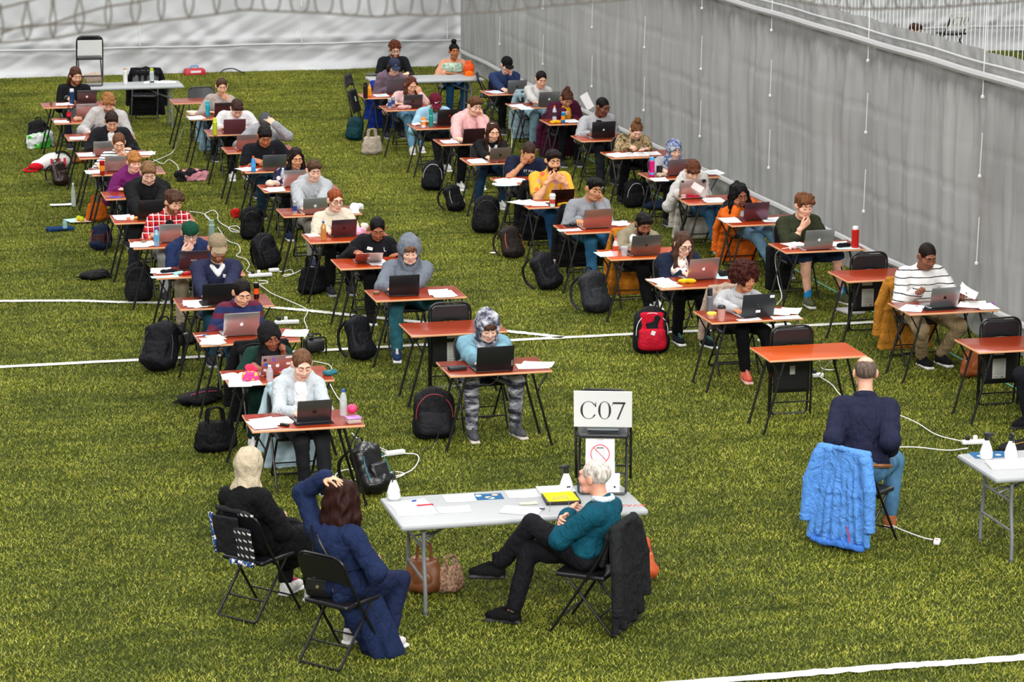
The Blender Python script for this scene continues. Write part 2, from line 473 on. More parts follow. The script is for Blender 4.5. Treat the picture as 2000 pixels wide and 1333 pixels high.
def turf_tile():
    n = 5200; r = np.random.default_rng(3)
    p = r.random((n, 2)); a = r.random(n)*2*PI; h = .012+.016*r.random(n); w = .0028+.0022*r.random(n); ln = .012+.02*r.random(n); la = r.random(n)*2*PI
    dx, dy = np.cos(a)*w, np.sin(a)*w; z = np.zeros(n)
    V = np.stack([np.stack([p[:, 0]-dx, p[:, 1]-dy, z], 1), np.stack([p[:, 0]+dx, p[:, 1]+dy, z], 1), np.stack([p[:, 0]+np.cos(la)*ln, p[:, 1]+np.sin(la)*ln, h], 1)], 1).reshape(-1, 3)
    return mesh_np('grass_blades', V-arr(.5, .5, 0), np.arange(3*n).reshape(n, 3), [blade_mat()], smooth=False)
mb = MB(); mb.box((6, 20, -.05), (110, 68.4, .1))
floor = link('floor', mb.mesh('floor', [TURF])); floor['kind'] = 'structure'; floor['label'] = 'green artificial turf floor of the sports hall'

def field_line(pts, w, name='field_line', mat=TURFW):
    """painted turf line with a ragged edge, 2 mm proud"""
    P = smooth_path([(p[0], p[1], 0) for p in pts], 60); T = np.gradient(P, axis=0); T /= np.linalg.norm(T, axis=1)[:, None]
    Nn = np.stack([-T[:, 1], T[:, 0], 0*T[:, 0]], 1); j = RNG.normal(0, w*.06, (2, len(P)))
    V = np.concatenate([P+Nn*(w/2+j[0])[:, None], P-Nn*(w/2+j[1])[:, None]]); V[:, 2] = .018
    n = len(P); i = np.arange(n-1); F = np.stack([i, i+n, i+n+1, i+1], 1)
    return link(name, mesh_np(name, V, F, [mat]), floor)
field_line([(-14, 29.02), (3, 29.02), (7.7, 29.04), (12.1, 29.0)], .115)
field_line([(-4, 33.4), (1.87, 32.5), (3.25, 32.11), (4.17, 31.77), (4.94, 31.37), (5.88, 30.62), (7.32, 29.43), (7.75, 29.05)], .115)
field_line([(-6, 17.84), (5.97, 17.84), (8.2, 17.8), (14, 17.8)], .115)
TEAL = plain('#5f9d8e', .8, name='teal_turf')
for a, bb in ((48.3, 43), (42.4, 37), (35, 31.8), (31.53, 30.7), (29.7, 29.1), (27.4, 25.2)):
    field_line([(11.42+(48-a)*.008, a), (11.42+(48-bb)*.008, bb)], .03, 'marking_line', TEAL)

# short turf pile: one tile of blades repeated over the floor
tile = link('grass_tile', turf_tile(), None, (5.5, 22.5, 0)); tile['kind'] = 'stuff'; tile['label'] = 'short green grass pile of the artificial turf'
pts = [(i+.5, j+.5, 0) for i in range(-3, 24) for j in range(14, 54) if (i, j) != (5, 22) and i < j*.47+3 and i > -2+(j-14)*.06]
pm = bpy.data.meshes.new('grass'); pm.from_pydata(pts, [], [])
grass = link('grass', pm); grass['kind'] = 'stuff'; tag(grass, 'short green artificial grass pile covering the hall floor', 'grass', kind='stuff'); tile.parent = grass
ng = bpy.data.node_groups.new('grass_tiles', 'GeometryNodeTree')
ng.interface.new_socket('Geometry', in_out='INPUT', socket_type='NodeSocketGeometry'); ng.interface.new_socket('Geometry', in_out='OUTPUT', socket_type='NodeSocketGeometry')
gi, go = ng.nodes.new('NodeGroupInput'), ng.nodes.new('NodeGroupOutput'); ip = ng.nodes.new('GeometryNodeInstanceOnPoints'); ob = ng.nodes.new('GeometryNodeObjectInfo')
ob.inputs['Object'].default_value = tile; ob.inputs['As Instance'].default_value = True
rv = ng.nodes.new('FunctionNodeRandomValue'); rv.data_type = 'INT'; rv.inputs[4].default_value = 0; rv.inputs[5].default_value = 3
mu = ng.nodes.new('ShaderNodeMath'); mu.operation = 'MULTIPLY'; mu.inputs[1].default_value = PI/2; cx = ng.nodes.new('ShaderNodeCombineXYZ')
ng.links.new(rv.outputs[2], mu.inputs[0]); ng.links.new(mu.outputs[0], cx.inputs[2]); ng.links.new(cx.outputs[0], ip.inputs['Rotation'])
ng.links.new(gi.outputs[0], ip.inputs['Points']); ng.links.new(ob.outputs['Geometry'], ip.inputs['Instance']); ng.links.new(ip.outputs[0], go.inputs[0])
gm = grass.modifiers.new('grass_tiles', 'NODES'); gm.node_group = ng

# tarpaulin walls
def tarp(h1, h2, streak, rough):
    b = NB('tarpaulin'); v = b.coord(streak); n = b.noise(v, 1, 4, .6); n2 = b.noise(b.coord(), .8, 3); n3 = b.noise(b.coord((1, 1, 1)), 5, 4)
    b.base(b.mix(b.math('MULTIPLY', b.math('ADD', n, n2), .5), lin(h1), lin(h2)))
    b.bump(b.math('ADD', b.math('MULTIPLY', n, .5), n3), .18, .02); return b.done(rough, spec=.4)
GREY, PALE, BAND = tarp('#767674', '#c0c0be', (1, 8, .3), .5), tarp('#b2b4b6', '#cfd0d2', (1.2, 1, 1.2), .38), tarp('#a9a9a9', '#c4c4c4', (1, 20, 1), .5)  # GREY's dark vertical streaks paint fold shading into the colour, along with dirt
def sheet(name, origin, along, length, zs, du, off, mat, parent=None):
    """hanging cloth: zs heights, du spacing along, off(s, z) distance out of the plane"""
    s = np.arange(0, length+du/2, du); S, Z = np.meshgrid(s, np.array(zs), indexing='ij')
    al = np.asarray(along, float); nr = np.array([al[1], -al[0], 0])
    V = np.asarray(origin, float)+S[..., None]*al+off(S, Z)[..., None]*nr; V[..., 2] = Z
    a, b = S.shape; idx = np.arange(a*b).reshape(a, b)
    F = np.stack([idx[:-1, :-1], idx[1:, :-1], idx[1:, 1:], idx[:-1, 1:]], -1).reshape(-1, 4)
    return link(name, mesh_np(name, V.reshape(-1, 3), F, [mat]), parent)
def nz(x, f, s): return np.sin(x*f+s+1.6*np.sin(x*f*.37+s*2.1))
def smoothstep(a, b, x): t = np.clip((x-a)/(b-a), 0, 1); return t*t*(3-2*t)
def curtain_off(S, Z):
    fold = .03*nz(S+.06*np.sin(Z*1.3), 4.1, 0)+.032*nz(S+.05*np.sin(Z*2.1+S), 9.3, 2)+.018*nz(S+.03*np.sin(Z*3.1), 19, 1)+.005*nz(S, 41, 6)
    crisp = .012*nz(S+.05*np.sin(Z*3), 33, 3)+.006*nz(S, 61, 4)
    g = .55+.45*np.exp(-((Z-1.5)/1.2)**2)
    gather = np.exp(-((Z-2.55)/.16)**2)+1.1*smoothstep(2.98, 3.1, Z)+.5*np.exp(-((Z-.55)/.2)**2)
    sway = .03*nz(Z*1.7+S*.12, 1.4, 1)+.012*np.sin(Z*5.2+S*.21)
    seam = sum(-.012*np.exp(-((Z-z0-.02*np.sin(S*.7+z0))/.02)**2) for z0 in (.98, 1.5, 2.05))
    flap = .03*smoothstep(.3, 0, Z)*(1+.5*nz(S, 1.9, 5))
    return fold*g+crisp*gather*1.5+sway*.25+seam+flap
zs = list(np.linspace(.0, .36, 7))+list(np.linspace(.42, 2.78, 46))+list(np.linspace(2.81, 3.14, 12))
wr = sheet('wall_right', (12.3, 12, 0), (0, 1, 0), 42, zs, .035, lambda S, Z: -np.clip(curtain_off(S, Z), -.075, .2), GREY)
wr['kind'] = 'structure'; wr['label'] = 'grey hanging tarpaulin curtain dividing the hall on the right'
def bar(name, p, q, r, mat, parent, wav=0., n=8, step=.5):
    L = np.linalg.norm(np.subtract(q, p)); k = max(2, int(L/step)); t = np.linspace(0, 1, k)[:, None]
    P = np.asarray(p)*(1-t)+np.asarray(q)*t; P[:, 2] += wav*np.sin(np.arange(k)*1.3); P[:, 0] += wav*np.sin(np.arange(k)*.9+1)
    m = MB().tube(P, r, n); return link(name, m.mesh(name, [mat]), parent)
bar('bottom_pole', (12.2, 12, .40), (12.2, 54, .33), .045, BAND, wr, .006)
bar('top_sleeve', (12.2, 12, 2.91), (12.2, 54, 2.86), .045, BAND, wr, .004)
bar('hem_cord', (12.22, 12, 3.04), (12.22, 54, 3.0), .014, PALE, wr, .006)
ROPE = plain('#e9e9e6', .7, name='rope'); DARKM = plain('#4a4a48', .7, name='grommet')
for v in (24.9, 28.12, 31.58, 35.12, 38.15, 41, 44, 47.2, 50.4):
    for z0, z1 in ((2.66, 3.9), (1.79, 2.27), (.82, 1.34)):
        bar('rope', (12.2, v, z0), (12.2, v-.03, z1), .006, ROPE, wr, 0, 6)
        m = MB().lathe([(.008, -.02), (.02, -.012), (.02, .012), (.008, .02)], n=8)
        link('rope_knot', m.mesh('rope_knot', [ROPE]), wr, (12.2, v, z0))
# back wall: two cloths with a sewn band between them
def back_off(S, Z):
    w = .014*nz(S+Z*.8, 1.1, 0)+.01*nz(S*.8-Z*.9, 2.3, 1)+.01*nz(S+Z*1.2, 6, 2)+.006*nz(S*1.2-Z*2.5, 11, 4)
    crk = .02*np.abs(nz(S*1.3+Z*1.3, 2.7, 3))+.02*np.abs(nz(S*1.1-Z*1.6, 3.9, 5))
    vs = sum(-.02*np.exp(-((S-s0)/.03)**2) for s0 in (12.9, 16.05, 19.2, 22.3, 28.6))
    return w+crk+vs+.03*np.exp(-((Z-.62)/.05)**2)*(1+.7*nz(S, 13, 1))+.12*smoothstep(.18, 0, Z)*(.6+.5*nz(S, 1.2, 2))
wb = sheet('wall_back', (-7, 54.1, 0), (1, 0, 0), 45, list(np.linspace(0, 1.1, 24))+list(np.linspace(1.2, 7, 30)), .07, back_off, PALE)
wb['kind'] = 'structure'; wb['label'] = 'pale tarpaulin sheet forming the back wall of the hall'
bar('seam_band', (-7, 53.99, .53), (38, 53.99, .5), .02, PALE, wb, .008)
for u in (5.94, 9.09, 12.0, 18.5, 21.6, 24.8):
    bar('rope', (u, 53.96, .55), (u, 53.96, .95), .008, ROPE, wb, 0, 6); bar('rope', (u, 53.96, 1.25), (u, 53.96, 1.9), .008, ROPE, wb, 0, 6)
# white cord fence above the divider curtain
nf = empty('cord_fence', (12.55, 31, 3.1)); tag(nf, 'fence of thin white vertical cords above the grey curtain', 'net')
cm = MB().tube([(0, 0, 0), (.002, 0, .7), (0, .002, 1.4)], .0045, 6).mesh('cord', [ROPE])
for i in range(288):
    link('cord', cm, nf, (0, 20.0-31+i*.118+RNG.normal(0, .006), -.1))
link('top_rail', MB().tube([(0, -11.2, 1.28), (0, 23, 1.28)], .012, 8).mesh('top_rail', [ROPE]), nf)
# dark safety net strung across close to the camera stand
NETM = plain('#57524b', .8, name='net_twine')
def nn_(x, y): p = GV(x, y, 8.6); return p-netloc
netloc = GV(900, 30, 8.6); net = empty('safety_net', netloc); tag(net, 'dark knotted safety net sagging across the top of the view', 'net')
zx = lambda l, s, x0=0: [(x0+x/s, y/s) for x, y in l]
edge = zx([(-60, 190), (0, 186), (117, 176), (230, 165), (345, 145), (470, 126), (588, 106), (700, 90), (820, 77), (940, 61), (1060, 43), (1178, 48), (1300, 52), (1405, 57), (1520, 66), (1640, 73), (1750, 62), (1870, 68), (2000, 60)], 2.222)+zx([(200, 77), (355, 68), (515, 47), (680, 31), (840, 18), (1000, 5), (1150, -15)], 3.226, 880)
edge2 = zx([(430, -10), (590, 22), (745, 42), (900, 57), (1060, 57), (1215, 53), (1375, 51), (1540, 41), (1710, 27), (1865, 20), (2050, -5)], 3.333, 1400)
mid = zx([(-60, 105), (0, 125), (110, 118), (228, 100), (345, 62), (462, 30), (590, 10), (700, -15)], 2.222)
mid2 = zx([(-60, 45), (0, 36), (110, 8), (180, -15)], 2.222)
low = zx([(0, 145), (110, 112), (232, 108), (345, 100), (466, 110), (585, 98)], 2.222)
for l in (edge, edge2, mid, mid2, low):
    link('cord', MB().tube(smooth_path([nn_(*p) for p in l], 5), .0038, 6).mesh('cord', [NETM]), net)
for l in (edge, edge2):
    for i, (x, y) in enumerate(l[1:-1]):
        for sgn in (-1, 1):
            w = 9 if i % 2 else 6
            path = [(x, y), (x+sgn*w*.7, y-14), (x+sgn*w, y-34), (x+sgn*w*.4, y-58), (x+sgn*2, y-76)] if l is edge and i < 9 else [(x+sgn*2, y), (x+sgn*13, y-4), (x+sgn*17, y-20), (x+sgn*19, y-45)]
            link('strand', MB().tube(smooth_path([nn_(*p) for p in path], 4), .0032, 6).mesh('strand', [NETM]), net)
# ------------------------------------------------------------------ furniture
BLACK = plain('#141414', .32, name='black_steel'); VIN = vinyl('#17161a'); GREYM = plain('#8d9094', .35, .3, name='grey_steel')
EDGEM = plain('#e2a578', .5, name='edge_band'); WHITE = plain('#f2f2f2', .45, name='white_plastic')
DESKW, DESKD, DESKH = .972, .606, .742
DESK = {'A1': (3.86, 23.14), 'A2': (3.91, 24.87), 'B1': (5.94, 24.77), 'B2': (5.95, 26.55), 'C0': (9.01, 24.68), 'C1': (9.0, 26.45), 'D2': (11.09, 26.38), 'D3': (11.08, 28.15), 'D4': (11.0, 29.92), 'D1': (11.07, 24.56), 'D5': (10.95, 31.72), 'A13': (3.8, 44.3), 'B12': (5.84, 44.33), 'C11': (8.9, 44.27), 'C10': (8.95, 42.75), 'D12': (10.93, 44.24), 'D9': (11.04, 38.88), 'D8': (11.02, 37.22), 'A3': (3.89, 26.6), 'A4': (3.91, 28.34), 'A5': (3.87, 30.06), 'A6': (3.83, 31.89), 'A7': (3.79, 33.59), 'A8': (3.86, 35.38), 'A9': (3.89, 37.36), 'A10': (3.86, 38.89), 'A11': (3.86, 40.69), 'A12': (3.82, 42.46), 'B3': (5.94, 28.31), 'B4': (5.9, 30.12), 'B5': (5.85, 31.77), 'B6': (5.84, 33.59), 'B7': (5.9, 35.48), 'B8': (5.9, 37.13), 'B9': (5.91, 38.91), 'B10': (5.91, 40.71), 'B11': (5.86, 42.43), 'C2': (9.01, 28.22), 'C3': (8.95, 29.96), 'C4': (8.89, 31.68), 'C5': (8.89, 33.51), 'C6': (8.98, 35.34), 'C7': (8.98, 37.14), 'C8': (9.0, 38.98), 'C9': (8.97, 40.64), 'D6': (10.91, 33.31), 'D7': (11.01, 35.31), 'D10': (11.02, 40.65), 'D11': (10.95, 42.56)}
def desk_meshes():
    W, Dp, H = DESKW/2, DESKD/2, DESKH
    top = MB().box((0, 0, 0), (DESKW, DESKD, .02), m=1, bev=.004, topm=0).mesh('tabletop', [laminate(1.), EDGEM])
    leg = MB().tube([(-.02, 0, .005), (.175, 0, H-.02)], .0125, 8).mesh('leg', [BLACK])
    brace = MB().tube([(.03, 0, H-.022), (.125, 0, H-.19)], .008, 6).tube([(.118, -.012, H-.192), (.118, .012, H-.192)], .012, 6).mesh('brace', [BLACK])
    bar_ = MB().tube([(0, -.25, 0), (0, .25, 0)], .012, 8).mesh('leg_bar', [BLACK])
    foot = MB().lathe([(.015, 0), (.015, .03)], n=8).mesh('foot_cap', [plain('#0c0c0c', .6)])
    return top, leg, brace, bar_, foot
def desk(key, label):
    u, v = DESK[key]; top, leg, brace, bar_, foot = templ('desk', desk_meshes)
    d = empty('exam_desk', (u, v, 0), rad(RNG.normal(0, .35)))
    tag(d, label, 'desk', 'folding exam desks in four columns')
    sh = {'C0': 1.5, 'C3': 1.45, 'B4': 1.2, 'B2': .95, 'D2': .7, 'D7': .65, 'D10': .85, 'C10': .75}.get(key, .72+.5*RNG.random())
    link('tabletop', top, d, (0, 0, DESKH-.01), mats=[laminate(round(sh, 1)), EDGEM])
    for sx in (-1, 1):
        for sy in (-1, 1):
            l = link('leg', leg, d, (sx*DESKW/2, sy*(DESKD/2-.075), 0), scale=(-sx, 1, 1))
            link('foot_cap', foot, l, (-.018, 0, 0)); link('brace', brace, d, (sx*DESKW/2, sy*(DESKD/2-.055), 0), scale=(-sx, 1, 1))
        link('leg_bar', bar_, d, (sx*(DESKW/2-.175), 0, DESKH-.035))
    return d
def chair_meshes(h=.84):
    w = .215
    path = round_path([(-w, -.24, .01), (-w, .15, .62), (-w+.005, .235, h), (w-.005, .235, h), (w, .15, .62), (w, -.24, .01)], .11, 6)
    fr = MB().tube(path, .011, 8).mesh('back_frame', [BLACK])
    re = MB().tube(round_path([(-.185, -.12, .435), (-.185, .21, .06), (-.185, .25, .014), (.185, .25, .014), (.185, .21, .06), (.185, -.12, .435)], .07, 5), .011, 8).mesh('rear_frame', [BLACK])
    cr = MB().tube([(-w, -.165, .13), (w, -.165, .13)], .007, 6).mesh('crossbar', [BLACK])
    cr2 = MB().tube([(-.185, .13, .15), (.185, .13, .15)], .007, 6).mesh('crossbar', [BLACK])
    V = []; nx, nz_ = 15, 7
    seat = soft('seat', [B((0, -.02, .452), (.2, .2, .02), .018), E((0, -.02, .462), (.17, .17, .02))], [VIN], .012, .02)
    m = MB(); rows = 8; cols = 17; P = np.zeros((2, rows, cols, 3))
    for i in range(rows):
        t = i/(rows-1)
        for j in range(cols):
            x = -1+2*j/(cols-1); z0 = .615+.03*(1-abs(x)**3)*-.0+.035*math.cos(x*PI/2)*1.0; z1 = h-.012-.06*abs(x)**6
            z = z0+(z1-z0)*t; y = .15+(z-.62)*.386-.02*(1-x*x)*-1
            P[0, i, j] = (x*(w-.008), y-.013, z); P[1, i, j] = (x*(w-.008), y+.013, z)
    for a in (0, 1):
        idx = np.arange(rows*cols).reshape(rows, cols)
        f = np.stack([idx[:-1, :-1], idx[:-1, 1:], idx[1:, 1:], idx[1:, :-1]], -1).reshape(-1, 4)
        if a: f = f[:, ::-1]
        m.add(P[a].reshape(-1, 3), [tuple(q) for q in f])
    ring = [(0, j) for j in range(cols)]+[(i, cols-1) for i in range(1, rows)]+[(rows-1, j) for j in range(cols-2, -1, -1)]+[(i, 0) for i in range(rows-2, 0, -1)]
    n = len(ring); Vr = [P[0][r] for r in ring]+[P[1][r] for r in ring]
    m.add(Vr, [(i, n+i, n+(i+1) % n, (i+1) % n) for i in range(n)])
    back = m.mesh('backrest', [VIN])
    hinge = MB().lathe([(.016, -.012), (.016, .012)], n=8, R=ry(PI/2)).mesh('hinge', [BLACK])
    return fr, re, cr, cr2, seat, back, hinge
def chair(u, v, rot=0., label=None, z=0., group='black folding chairs'):
    fr, re, cr, cr2, seat, back, hinge = templ('chair', chair_meshes)
    c = empty('folding_chair', (u, v, z), rot)
    for nm, me in (('back_frame', fr), ('rear_frame', re), ('crossbar', cr), ('crossbar', cr2), ('seat', seat), ('backrest', back)): link(nm, me, c)
    for s in (-1, 1): link('hinge', hinge, c, (s*.2, .03, .435))
    tag(c, label, 'chair', group); return c
def folded_meshes():
    w = .215
    fr = MB().tube(round_path([(-w, .02, .01), (-w, 0, .90), (w, 0, .90), (w, .02, .01)], .11, 6), .011, 8).mesh('back_frame', [BLACK])
    re = MB().tube(round_path([(-.19, .0, .56), (-.19, .06, .014), (.19, .06, .014), (.19, .0, .56)], .06, 5), .011, 8).mesh('rear_frame', [BLACK])
    cr = MB().tube([(-w, .01, .14), (w, .01, .14)], .007, 6).mesh('crossbar', [BLACK])
    seat = soft('seat', [B((0, -.015, .44), (.19, .018, .2), .017), B((0, -.03, .44), (.165, .012, .175), .01)], [VIN], .011, .008)
    back = soft('backrest', [B((0, 0, .79), (.2, .016, .095), .015), E((0, -.0, .67), (.13, .1, .045), sub=True, k=.02), E((-.235, 0, .905), (.07, .1, .06), sub=True, k=.02), E((.235, 0, .905), (.07, .1, .06), sub=True, k=.02)], [VIN], .01, .01)
    lab = MB().box((0, 0, 0), (.14, .002, .2), m=0)
    for i in range(9): lab.box((0, -.0015, .07-i*.016), (.11, .001, .003), m=1)
    lab.box((.035, -.0015, -.085), (.03, .001, .012), m=1); lab.box((-.03, -.0015, -.085), (.05, .001, .006), m=1)
    lab = lab.mesh('instruction_label', [paper('#c9c8c0'), plain('#77776f', .7)])
    sm = MB().box((0, 0, 0), (.12, .002, .045)).mesh('small_label', [paper('#c9c8c0')])
    return fr, re, cr, seat, back, lab, sm
def folded_chair(u, v, label, dx=.0, big=True):
    fr, re, cr, seat, back, lab, sm = templ('folded', folded_meshes)
    c = empty('folding_chair', (u, v, 0), 0)
    for nm, me in (('back_frame', fr), ('rear_frame', re), ('crossbar', cr), ('seat', seat), ('backrest', back)): link(nm, me, c)
    if big: link('instruction_label', lab, c, (dx, -.043, .40)); link('small_label', sm, c, (dx-.01, -.043, .56))
    else: link('small_label', sm, c, (dx, -.043, .47), scale=(.45, 1, 1.9))
    tag(c, label, 'chair', 'black folding chairs'); return c
TABLEM = plain('#a9acad', .5, name='blow_moulded_plastic')
def grey_table(u0, u1, v0, v1, label):
    """folding table with moulded top; u0..u1 length, v0..v1 depth"""
    cu, cv = (u0+u1)/2, (v0+v1)/2; t = empty('folding_table', (cu, cv, 0)); L, Wd = u1-u0, v1-v0
    link('tabletop', MB().box((0, 0, .717), (L, Wd, .046), bev=.02).mesh('tabletop', [TABLEM]), t)
    for s in (-1, 1):
        x = s*(L/2-.2)
        for sy in (-1, 1):
            p = round_path([(x, sy*(Wd/2-.13), .69), (x, sy*(Wd/2-.13), .45), (x, sy*(Wd/2-.085), .2), (x, sy*(Wd/2-.085), .0)], .08, 4)
            l = link('leg', MB().tube(p, .0155, 10).mesh('leg', [GREYM]), t)
            link('foot_cap', MB().lathe([(.018, 0), (.018, .03)], (x, sy*(Wd/2-.085), 0), 10).mesh('foot_cap', [plain('#55585a', .6)]), l)
        link('crossbar', MB().tube([(x, -(Wd/2-.09), .26), (x, Wd/2-.09, .26)], .011, 8).tube([(x, -(Wd/2-.13), .5), (x, Wd/2-.13, .5)], .011, 8).mesh('crossbar', [GREYM]), t)
        link('brace', MB().tube([(x, 0, .5), (x-s*.17, 0, .56), (x-s*.42, 0, .69)], .01, 8).tube([(x, -.12, .5), (x-s*.17, 0, .56)], .008, 8).tube([(x, .12, .5), (x-s*.17, 0, .56)], .008, 8).mesh('brace', [GREYM]), t)
    tag(t, label, 'table', 'pale grey folding tables'); return t
# ------------------------------------------------------------------ people
def head_np(f):
    j = .86 if f else 1.
    p = [E((0, .018, .032), (.075, .094, .086)), E((0, -.025, -.035), (.058*j**.4, .066, .078)),
         C((-.034*j, -.045, -.085), (.034*j, -.045, -.085), .026*j**.5), E((0, -.07, -.092), (.024*j, .022, .02)),
         C((0, -.088, .014), (0, -.106, -.026), .008, .0125*j**.6, k=.012), C((-.012, -.092, -.031), (.012, -.092, -.031), .009, k=.01),
         C((-.04, -.076, .03), (.04, -.076, .03), .011 if f else .013, k=.02),
         C((0, .03, -.06), (0, .055, -.19), .05*j**.5, .055*j**.5)]
    for s in (-1, 1):
        p += [E((s*.042, -.058, -.025), (.025, .028, .025)), E((s*.031, -.09, .008), (.018, .013, .011), sub=True, k=.008),
              E((s*.079, .012, -.005), (.012, .026, .034), R=rz(s*-.35), k=.008)]
    for s in (-1, 1):
        p += [E((s*.031, -.079, .007), (.0155, .0115, .0095), lab=0, k=.003), C((s*.021, -.0885, .0005), (s*.032, -.0905, -.0015), .0034, lab=3, k=.002), C((s*.032, -.0905, -.0015), (s*.043, -.0855, .0015), .0034, .0025, lab=3, k=.002),
              C((s*.014, -.092, .029), (s*.034, -.0895, .034), .0036, .0038, lab=4, k=.003), C((s*.034, -.0895, .035), (s*.05, -.077, .03), .0036, .0025, lab=4, k=.003),
              ]
    p += [C((-.019, -.086, -.063), (0, -.0925, -.0615), .005, .0062, lab=1, k=.004), C((.019, -.086, -.063), (0, -.0925, -.0615), .005, .0062, lab=1, k=.004),
          C((-.014, -.087, -.071), (.014, -.087, -.071), .0065, lab=1, k=.005)]
    V, F = nets(p, .0048, .025); return V, F, flabels(V, F, p)
def hand_np(pose):
    cu = {'type': (18, 30, 22), 'flat': (6, 10, 6), 'fist': (62, 85, 50), 'curl': (35, 45, 30)}[pose]
    p = [B((0, -.05, 0), (.04, .047, .013), .012), C((0, .035, 0), (0, -.02, 0), .026, .027), E((.02, -.035, -.01), (.02, .032, .014))]
    for x, L, fan in ((.031, .072, .06), (.0105, .08, .015), (-.0105, .074, -.03), (-.031, .058, -.09)):
        q = arr(x, -.092, .002); a = 0.
        for sgm, (fr, c_) in enumerate(zip((.45, .3, .25), cu)):
            a += rad(c_); d = arr(math.sin(fan)*math.cos(a), -math.cos(a)*math.cos(fan), -math.sin(a)); e = q+d*L*fr
            p.append(C(q, e, .0092-.0008*sgm, .0084-.0008*sgm, k=.004)); q = e
    t0, t1, t2, t3 = arr(.022, -.012, -.004), arr(.046, -.04, -.012), arr(.056, -.068, -.018), arr(.056, -.092, -.024)
    if pose == 'fist': t2, t3 = arr(.042, -.068, -.03), arr(.02, -.085, -.04)
    p += [C(t0, t1, .016, .012, k=.008), C(t1, t2, .0115, .0105, k=.004), C(t2, t3, .0105, .0085, k=.004)]
    return nets(p, .0052, .012)
HEADS = {f: head_np(f) for f in (0, 1)}
HANDS = {q: hand_np(q) for q in ('type', 'flat', 'fist', 'curl')}
FACE_CUT = lambda z=.0, d=0.: [E((0, -.118+d, -.022+z), (.072, .082, .094), sub=True, k=.012)]
NECK_CUT = [B((0, -.06, -.13), (.2, .085, .1), .01, sub=True, k=.01), B((0, .0, -.21), (.2, .3, .1), .01, sub=True, k=.02)]
def hair_prims(st):
    sc = [E((0, .018, .036), (.084, .102, .091))]
    if st == 'short': return sc+[C((-.05, -.07, .088), (.05, -.075, .092), .026), E((0, -.03, .105), (.06, .07, .03))]+FACE_CUT()+NECK_CUT, (.004, 70)
    if st == 'messy': return [E((0, .018, .042), (.089, .106, .095)), C((-.05, -.076, .082), (.045, -.084, .078), .03), E((.02, -.04, .11), (.06, .06, .034))]+FACE_CUT(-.012)+NECK_CUT, (.009, 60)
    if st == 'fringe': return [E((0, .014, .038), (.09, .106, .094)), E((0, -.078, .05), (.062, .03, .035))]+FACE_CUT(-.032)+[B((0, -.06, -.15), (.2, .09, .1), .01, sub=True, k=.01)], (.006, 80)
    if st == 'buzz': return [E((0, .019, .035), (.0785, .0975, .0895))]+[E((0, -.118, -.012), (.075, .08, .095), sub=True, k=.012)]+NECK_CUT, (.0005, 90)
    if st == 'bald': return [E((0, .02, .032), (.0785, .0975, .085)), E((0, -.01, .115), (.062, .088, .062), sub=True, k=.01)]+FACE_CUT(.02, .015)+[B((0, -.075, .05), (.2, .06, .2), .01, sub=True, k=.01)]+NECK_CUT, (.001, 90)
    if st == 'white': return [E((0, .022, .036), (.082, .1, .089)), E((0, -.085, .1), (.05, .05, .03), sub=True, k=.02)]+FACE_CUT(.01, .012)+NECK_CUT, (.003, 80)
    if st == 'afro':
        g = [E((0, .03, .055), (.128, .125, .115))]
        for i in range(46):
            a = i*2.39996; z = 1-1.75*(i+.5)/46; r = math.sqrt(max(0, 1-z*z))
            g.append(E((math.cos(a)*r*.125, .03+math.sin(a)*r*.122, .05+z*.11), .034))
        return g+[E((0, -.13, -.035), (.068, .085, .09), sub=True, k=.012)], (.009, 95)
    if st == 'curly':
        g = sc[:]
        for i in range(34):
            a = i*2.39996; z = 1-1.1*(i+.5)/34; r = math.sqrt(max(0, 1-z*z))
            g.append(E((math.cos(a)*r*.083, .016+math.sin(a)*r*.1, .034+z*.093), .02))
        return g+FACE_CUT()+NECK_CUT, (.005, 120)
    tight = [E((0, .016, .035), (.0815, .1, .0905))]
    if st == 'pulled': return tight+[E((0, .112, .0), .034)]+FACE_CUT(.013)+NECK_CUT, (.002, 60)
    if st == 'pony': return tight+[C((0, .105, .05), (0, .15, .02), .03, .028), C((0, .15, .02), (0, .135, -.12), .028, .016)]+FACE_CUT(.006)+NECK_CUT, (.003, 60)
    if st == 'topbun': return tight+[E((0, .03, .155), (.045, .045, .04))]+FACE_CUT(.008)+NECK_CUT, (.004, 90)
    if st == 'backbun': return [E((0, .018, .038), (.086, .104, .092)), E((0, .07, .12), (.042, .04, .036)), C((-.05, -.07, .08), (.05, -.07, .08), .022)]+FACE_CUT()+NECK_CUT, (.006, 70)
    if st in ('long', 'wavy', 'slick'):
        dn, w = {'long': (-.25, .03), 'wavy': (-.26, .042), 'slick': (-.17, .024)}[st]
        g = [E((0, .018, .037), (.085, .104, .092)), E((0, .09, -.06), (.085, .042, .17))]
        if st == 'wavy': g = [E((0, .018, .04), (.096, .116, .1)), E((0, .1, -.1), (.105, .05, .24)), E((-.07, .05, -.12), (.05, .06, .2)), E((.07, .05, -.12), (.05, .06, .2))]
        for s in (-1, 1):
            yf = -.02 if st != 'slick' else .03
            g += [C((s*.074, yf, .03), (s*.09, yf+.005, -.1), w*.8, w), C((s*.09, yf+.005, -.1), (s*.085, -.045 if st != 'slick' else .05, dn), w, w*.7)]
        return g+FACE_CUT(.004)+[E((0, -.1, -.15), (.05, .1, .1), sub=True, k=.015)], (.005 if st != 'wavy' else .008, 45)
    if st == 'nape':   # what shows under a cap
        return [E((0, .02, .02), (.082, .1, .08)), B((0, 0, .14), (.2, .2, .1), .01, sub=True, k=.01)]+FACE_CUT()+NECK_CUT, (.003, 80)
